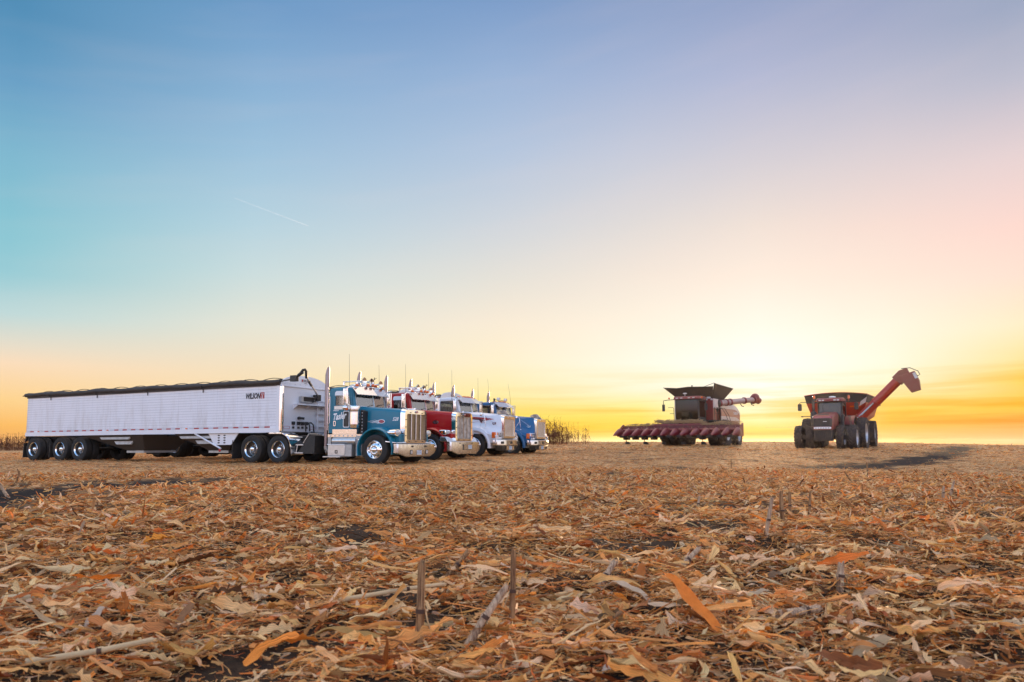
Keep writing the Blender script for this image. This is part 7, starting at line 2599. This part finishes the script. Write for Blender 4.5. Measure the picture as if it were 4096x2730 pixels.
def stalk(base, length, radius, lean_x, lean_y, label, mat='stalk', group='cut corn stalks left in the stubble', ground=True, ragged=True):
    b = Vector(base)
    d = Vector((lean_x, lean_y, 1.0)).normalized()
    m = MB()
    a = Vector((0, 1, 0)) if abs(d.y) < 0.8 else Vector((1, 0, 0))
    u = d.cross(a).normalized()
    w = d.cross(u)
    prof = []
    n = 0.05
    node = random.uniform(0.45, 0.6) * length
    hs = [-0.05, 0.0, node - 0.014, node - 0.004, node + 0.006, node + 0.016, length - 0.03, length]
    rs = [1.30, 1.12, 0.98, 1.26, 1.26, 0.96, 0.92, 0.90]
    rings = []
    bend = random.uniform(-0.02, 0.02) * length
    for h, k in zip(hs, rs):
        ring = []
        for q in range(12):
            e = 2 * math.pi * q / 12
            rr = radius * k * (1 + 0.08 * math.cos(2 * e))
            top = random.uniform(-1.2, 0.9) * radius if h == length and ragged else 0
            ring.append(d * (h + top) + u * (rr * math.cos(e) + bend * (h / length) ** 2 * 3) + w * rr * math.sin(e))
        rings.append(ring)
    m.loft(rings)
    o = m.build('corn_stalk', M[mat], None, smooth=50)
    o.location = b
    tag(o, label, 'corn stalk', group)
    bo = u * (bend * (node / length) ** 2 * 3)
    jr = MB().tube([d * (node - 0.007) + bo * 0.999, d * node + bo, d * (node + 0.008) + bo], radius * 1.29, 12)
    jr.build('stalk_joint', M['joint'], o, smooth=60)
    # a shred of husk hanging from the node
    if random.random() < 0.65:
        s = MB()
        side = random.choice((-1, 1))
        rows = []
        for q in range(6):
            t = q / 5
            c = d * (node - 0.35 * length * t * 0.6) + u * side * (radius * 1.1 + 0.02 * t) + w * 0.01 * math.sin(t * 5)
            wd = 0.010 * (1 - 0.6 * t)
            rows.append([c - w * wd, c + u * side * 0.003, c + w * wd])
        s.sheet(rows, 0.001, u)
        s.build('husk_shred', M['straw'], o, smooth=60)
    return o


# base pixel, top pixel -> length and lean come from the picture; leans stay in the plane facing the road
STALKS = [
    # base px, length m, radius, lean x, lean y, material, label
    ((1672, 2612), 0.33, 0.0145, 0.06, 0.03, 'stalk', 'upright brown cut stalk, nearest to the camera left of centre'),
    ((1860, 2590), 0.27, 0.0135, 0.62, 0.25, 'stalk_grey', 'leaning grey stalk between the two upright stalks in front'),
    ((2046, 2520), 0.33, 0.0115, 0.03, 0.04, 'stalk', 'slim upright brown stalk in front of the white truck'),
    ((1770, 2330), 0.24, 0.015, 1.0, 0.6, 'stalk', 'thick brown stalk tilted right behind the leaning grey one'),
    ((2395, 2360), 0.19, 0.016, 0.62, 0.4, 'stalk_grey', 'pale grey stalk stub tilted right, left of the orange leaf'),
    ((2715, 2275), 0.20, 0.016, 1.1, 0.5, 'stalk_grey', 'split grey stalk lying tilted below the combine'),
    ((3062, 2150), 0.30, 0.014, 0.20, 0.0, 'stalk_grey', 'leftmost pale stalk of the clump below the tractor'),
    ((3133, 2108), 0.34, 0.020, -0.05, 0.02, 'stalk', 'thickest dark stalk in the clump below the tractor'),
    ((3164, 2082), 0.29, 0.014, -0.05, 0.02, 'stalk', 'slender stalk just right of the thickest one in the clump'),
    ((3237, 2068), 0.27, 0.012, 0.08, 0.0, 'stalk', 'rightmost dark stalk of the clump below the tractor'),
    ((3358, 2372), 0.16, 0.017, 0.12, 0.05, 'stalk_grey', 'short thick grey stub standing alone right of centre'),
    ((3472, 1914), 0.36, 0.015, 0.01, 0.0, 'stalk', 'thin upright stalk by the black soil track on the right'),
    ((3404, 1924), 0.22, 0.013, -0.7, 0.0, 'stalk', 'dark stalk tilted left near the black soil track'),
    ((2925, 1872), 0.26, 0.015, 0.05, 0.0, 'stalk', 'small stalk in the stubble in front of the combine'),
    ((3772, 2005), 0.2, 0.017, 0.05, 0.0, 'stalk_grey', 'pale broad stub near the right edge of the field'),
    ((3800, 1985), 0.22, 0.016, 0.30, 0.0, 'stalk_grey', 'pale stub leaning right beside the broad one at right'),
    ((30, 1985), 0.42, 0.02, -0.75, 0.1, 'stalk_grey', 'grey stalk leaning left at the left edge of the field'),
    ((62, 1936), 0.24, 0.014, 0.30, 0.0, 'stalk', 'dark stalk below the rear wheels of the long trailer'),
    ((84, 1922), 0.26, 0.012, -0.4, 0.0, 'stalk', 'thin dark stalk leaning left below the long trailer'),
    ((2790, 2040), 0.16, 0.014, 0.15, 0.0, 'stalk_grey', 'short grey stub to the left of the stalk clump'),
]
for (px, py), ln, rad, lx, ly, mat, label in STALKS:
    g = on_ground(px, py)
    stalk((g.x, g.y, gz(g.x, g.y) - 0.01), ln, rad, lx, ly, label, mat)

# lying pieces that stand out
def lying(px, py, yaw, length, radius, mat, label):
    g = on_ground(px, py)
    o = stalk((g.x, g.y, gz(g.x, g.y) + 0.035), length, radius, math.cos(R(yaw)) * 12, math.sin(R(yaw)) * 12, label, mat)
    return o


lying(170, 2690, 14, 0.34, 0.0095, 'stalk_pale', 'long pale jointed stalk lying in the near left corner')
lying(8, 2440, 8, 0.14, 0.022, 'stalk_pale', 'thick pale stalk piece lying at the left edge')
lying(3150, 2490, 18, 0.17, 0.016, 'stalk_grey', 'grey stalk piece lying behind the orange leaf')
lying(1400, 2430, 30, 0.46, 0.009, 'stalk_pale', 'long grey stalk lying slanted left of the upright stalks')


def big_leaf(px, py, yaw, length, width, rise, color, label, name='corn_leaf', cat='leaf', curl=0.2, arch=0.1):
    g = on_ground(px, py)
    rows = []
    ca, sa = math.cos(R(yaw)), math.sin(R(yaw))
    for q in range(15):
        t = q / 14
        w = width * 0.5 * (1 - 0.8 * abs(2 * t - 0.85) ** 2.4) * (1 + 0.10 * math.sin(t * 17))
        zc = rise * t + arch * length * math.sin(math.pi * t) + 0.008 * math.sin(t * 11)
        cx = length * t
        row = []
        for s in (-1, -0.5, 0, 0.5, 1):
            yy = s * w * math.cos(curl * s)
            row.append((cx * ca - yy * sa, cx * sa + yy * ca, zc + abs(s) * w * curl + 0.003 * math.sin(t * 23 + s * 5)))
        rows.append(row)
    o = MB().sheet(rows, 0.0012, (0, 0, 1)).build(name, leaf_mat(color), None, smooth=70)
    o.location = (g.x, g.y, gz(g.x, g.y) + 0.02)
    tag(o, label, cat)
    return o


def leaf_mat(c):
    key = 'leaf_%02x%02x%02x' % tuple(int(v * 255) for v in c[:3])
    if key in M:
        return M[key]
    m = pmat('single_leaf', c, 0.6, vary=0.8, scale=22, bump=0.5, bump_scale=70)
    nt = m.node_tree
    b = nt.nodes['Principled BSDF']
    out = nt.nodes['Material Output']
    t = nt.nodes.new('ShaderNodeBsdfTranslucent')
    t.inputs[0].default_value = tuple(c[:3]) + (1,)
    mx = nt.nodes.new('ShaderNodeMixShader')
    mx.inputs[0].default_value = 0.35
    nt.links.new(b.outputs[0], mx.inputs[1])
    nt.links.new(t.outputs[0], mx.inputs[2])
    nt.links.new(mx.outputs[0], out.inputs['Surface'])
    M[key] = m
    return m


big_leaf(2880, 2560, 122, 0.31, 0.075, 0.20, (0.80, 0.25, 0.025), 'bright orange leaf blade propped up in front of the combine', arch=0.02, curl=0.3)
big_leaf(2560, 2360, 70, 0.10, 0.045, 0.10, (0.55, 0.18, 0.03), 'small orange-red leaf tip sticking up left of the big orange leaf', curl=0.25)
big_leaf(2600, 2440, 150, 0.24, 0.075, 0.05, (0.66, 0.50, 0.34), 'broad pale folded husk left of the bright orange leaf', 'corn_husk', 'husk', 0.5, 0.16)
big_leaf(2950, 2410, 12, 0.22, 0.055, 0.01, (0.58, 0.43, 0.28), 'wide cream leaf lying flat right of the orange leaf', curl=0.15, arch=0.08)
big_leaf(2410, 2720, 8, 0.17, 0.06, 0.03, (0.62, 0.48, 0.38), 'pale husk at the bottom edge right of centre', 'corn_husk', 'husk', 0.3, 0.06)
big_leaf(3420, 2670, 20, 0.24, 0.065, 0.04, (0.52, 0.36, 0.20), 'tan crumpled leaf near the bottom edge at right', arch=0.12, curl=0.4)
big_leaf(3840, 2700, 5, 0.24, 0.05, 0.0, (0.42, 0.13, 0.03), 'rust red leaf lying in the bottom right corner', arch=0.05)
big_leaf(3670, 2590, 4, 0.20, 0.05, 0.0, (0.50, 0.26, 0.06), 'arched orange-tan leaf right of the lying grey stalk', arch=0.20, curl=0.2)
big_leaf(640, 2440, 165, 0.22, 0.05, 0.02, (0.45, 0.24, 0.08), 'brown-orange leaf bent over on the left foreground', arch=0.25)
big_leaf(700, 2560, 80, 0.16, 0.045, 0.07, (0.36, 0.17, 0.07), 'dark brown folded leaf standing up left of centre', arch=0.3, curl=0.5)
big_leaf(340, 2540, 70, 0.10, 0.04, 0.06, (0.66, 0.50, 0.36), 'pale triangular husk sticking up in the left foreground', 'corn_husk', 'husk', 0.4, 0.1)
big_leaf(1560, 2620, 172, 0.34, 0.06, 0.02, (0.50, 0.28, 0.08), 'long tan-orange leaf at the foot of the nearest stalk', arch=0.12, curl=0.3)
big_leaf(3180, 2128, 4, 0.30, 0.05, 0.0, (0.52, 0.20, 0.03), 'orange leaf lying right of the stalk clump', arch=0.06)
big_leaf(3420, 2110, 2, 0.42, 0.06, 0.0, (0.28, 0.24, 0.17), 'dull grey-green leaf lying right of the stalk clump', arch=0.06)

# ---------------------------------------------------------------- high contrails
M['contrail'] = pmat('contrail_ice', (0.85, 0.85, 0.85), 1.0)


def contrail(p0, p1, dist, r, label):
    pts = []
    for px, py in (p0, p1):
        d = Vector(((px - 2048) / FPX, 1.0, (1533 - py) / FPX))
        d.rotate(Matrix.Rotation(R(PITCH), 3, 'X'))
        d.normalize()
        pts.append(Vector((0, 0, CAM_H)) + d * dist)
    a, b = pts
    o = MB().tube([a.lerp(b, k / 8) for k in range(9)], r * 0.5, 8, r).build('contrail', contrail_mat(), None)
    tag(o, label, 'contrail', kind='thing')


def contrail_mat():
    if 'contrail_mix' in M:
        return M['contrail_mix']
    m = bpy.data.materials.new('contrail_mix')
    m.use_nodes = True
    nt = m.node_tree
    N, L = nt.nodes, nt.links
    N.clear()
    out = N.new('ShaderNodeOutputMaterial')
    d = N.new('ShaderNodeBsdfTranslucent')
    d.inputs[0].default_value = (0.95, 0.93, 0.92, 1)
    d2 = N.new('ShaderNodeBsdfDiffuse')
    d2.inputs[0].default_value = (0.95, 0.93, 0.92, 1)
    ad = N.new('ShaderNodeAddShader')
    L.new(d.outputs[0], ad.inputs[0])
    L.new(d2.outputs[0], ad.inputs[1])
    t = N.new('ShaderNodeBsdfTransparent')
    mx = N.new('ShaderNodeMixShader')
    mx.inputs[0].default_value = 0.04
    L.new(t.outputs[0], mx.inputs[1])
    L.new(ad.outputs[0], mx.inputs[2])
    L.new(mx.outputs[0], out.inputs['Surface'])
    M['contrail_mix'] = m
    return m


contrail((935, 792), (1232, 904), 9000, 5.0, 'thin white contrail slanting across the blue sky above the trailers')
contrail((3060, 1711), (3184, 1709), 12000, 9.0, 'short bright contrail low in the orange sky left of the tractor')

# ---------------------------------------------------------------- thin evening haze lying over the field
def build_haze():
    o = MB().box(-1510, 1510, -1510, 1510, -32.0, 7.4).build('haze', None, None, smooth=0)
    m = bpy.data.materials.new('evening_haze')
    m.use_nodes = True
    nt = m.node_tree
    nt.nodes.clear()
    out = nt.nodes.new('ShaderNodeOutputMaterial')
    v = nt.nodes.new('ShaderNodeVolumePrincipled')
    v.inputs['Color'].default_value = (0.95, 0.86, 0.78, 1)
    v.inputs['Density'].default_value = 0.00014
    v.inputs['Anisotropy'].default_value = 0.75
    nt.links.new(v.outputs[0], out.inputs['Volume'])
    o.data.materials.append(m)
    tag(o, 'thin warm evening haze over the field', 'haze', kind='stuff')


build_haze()
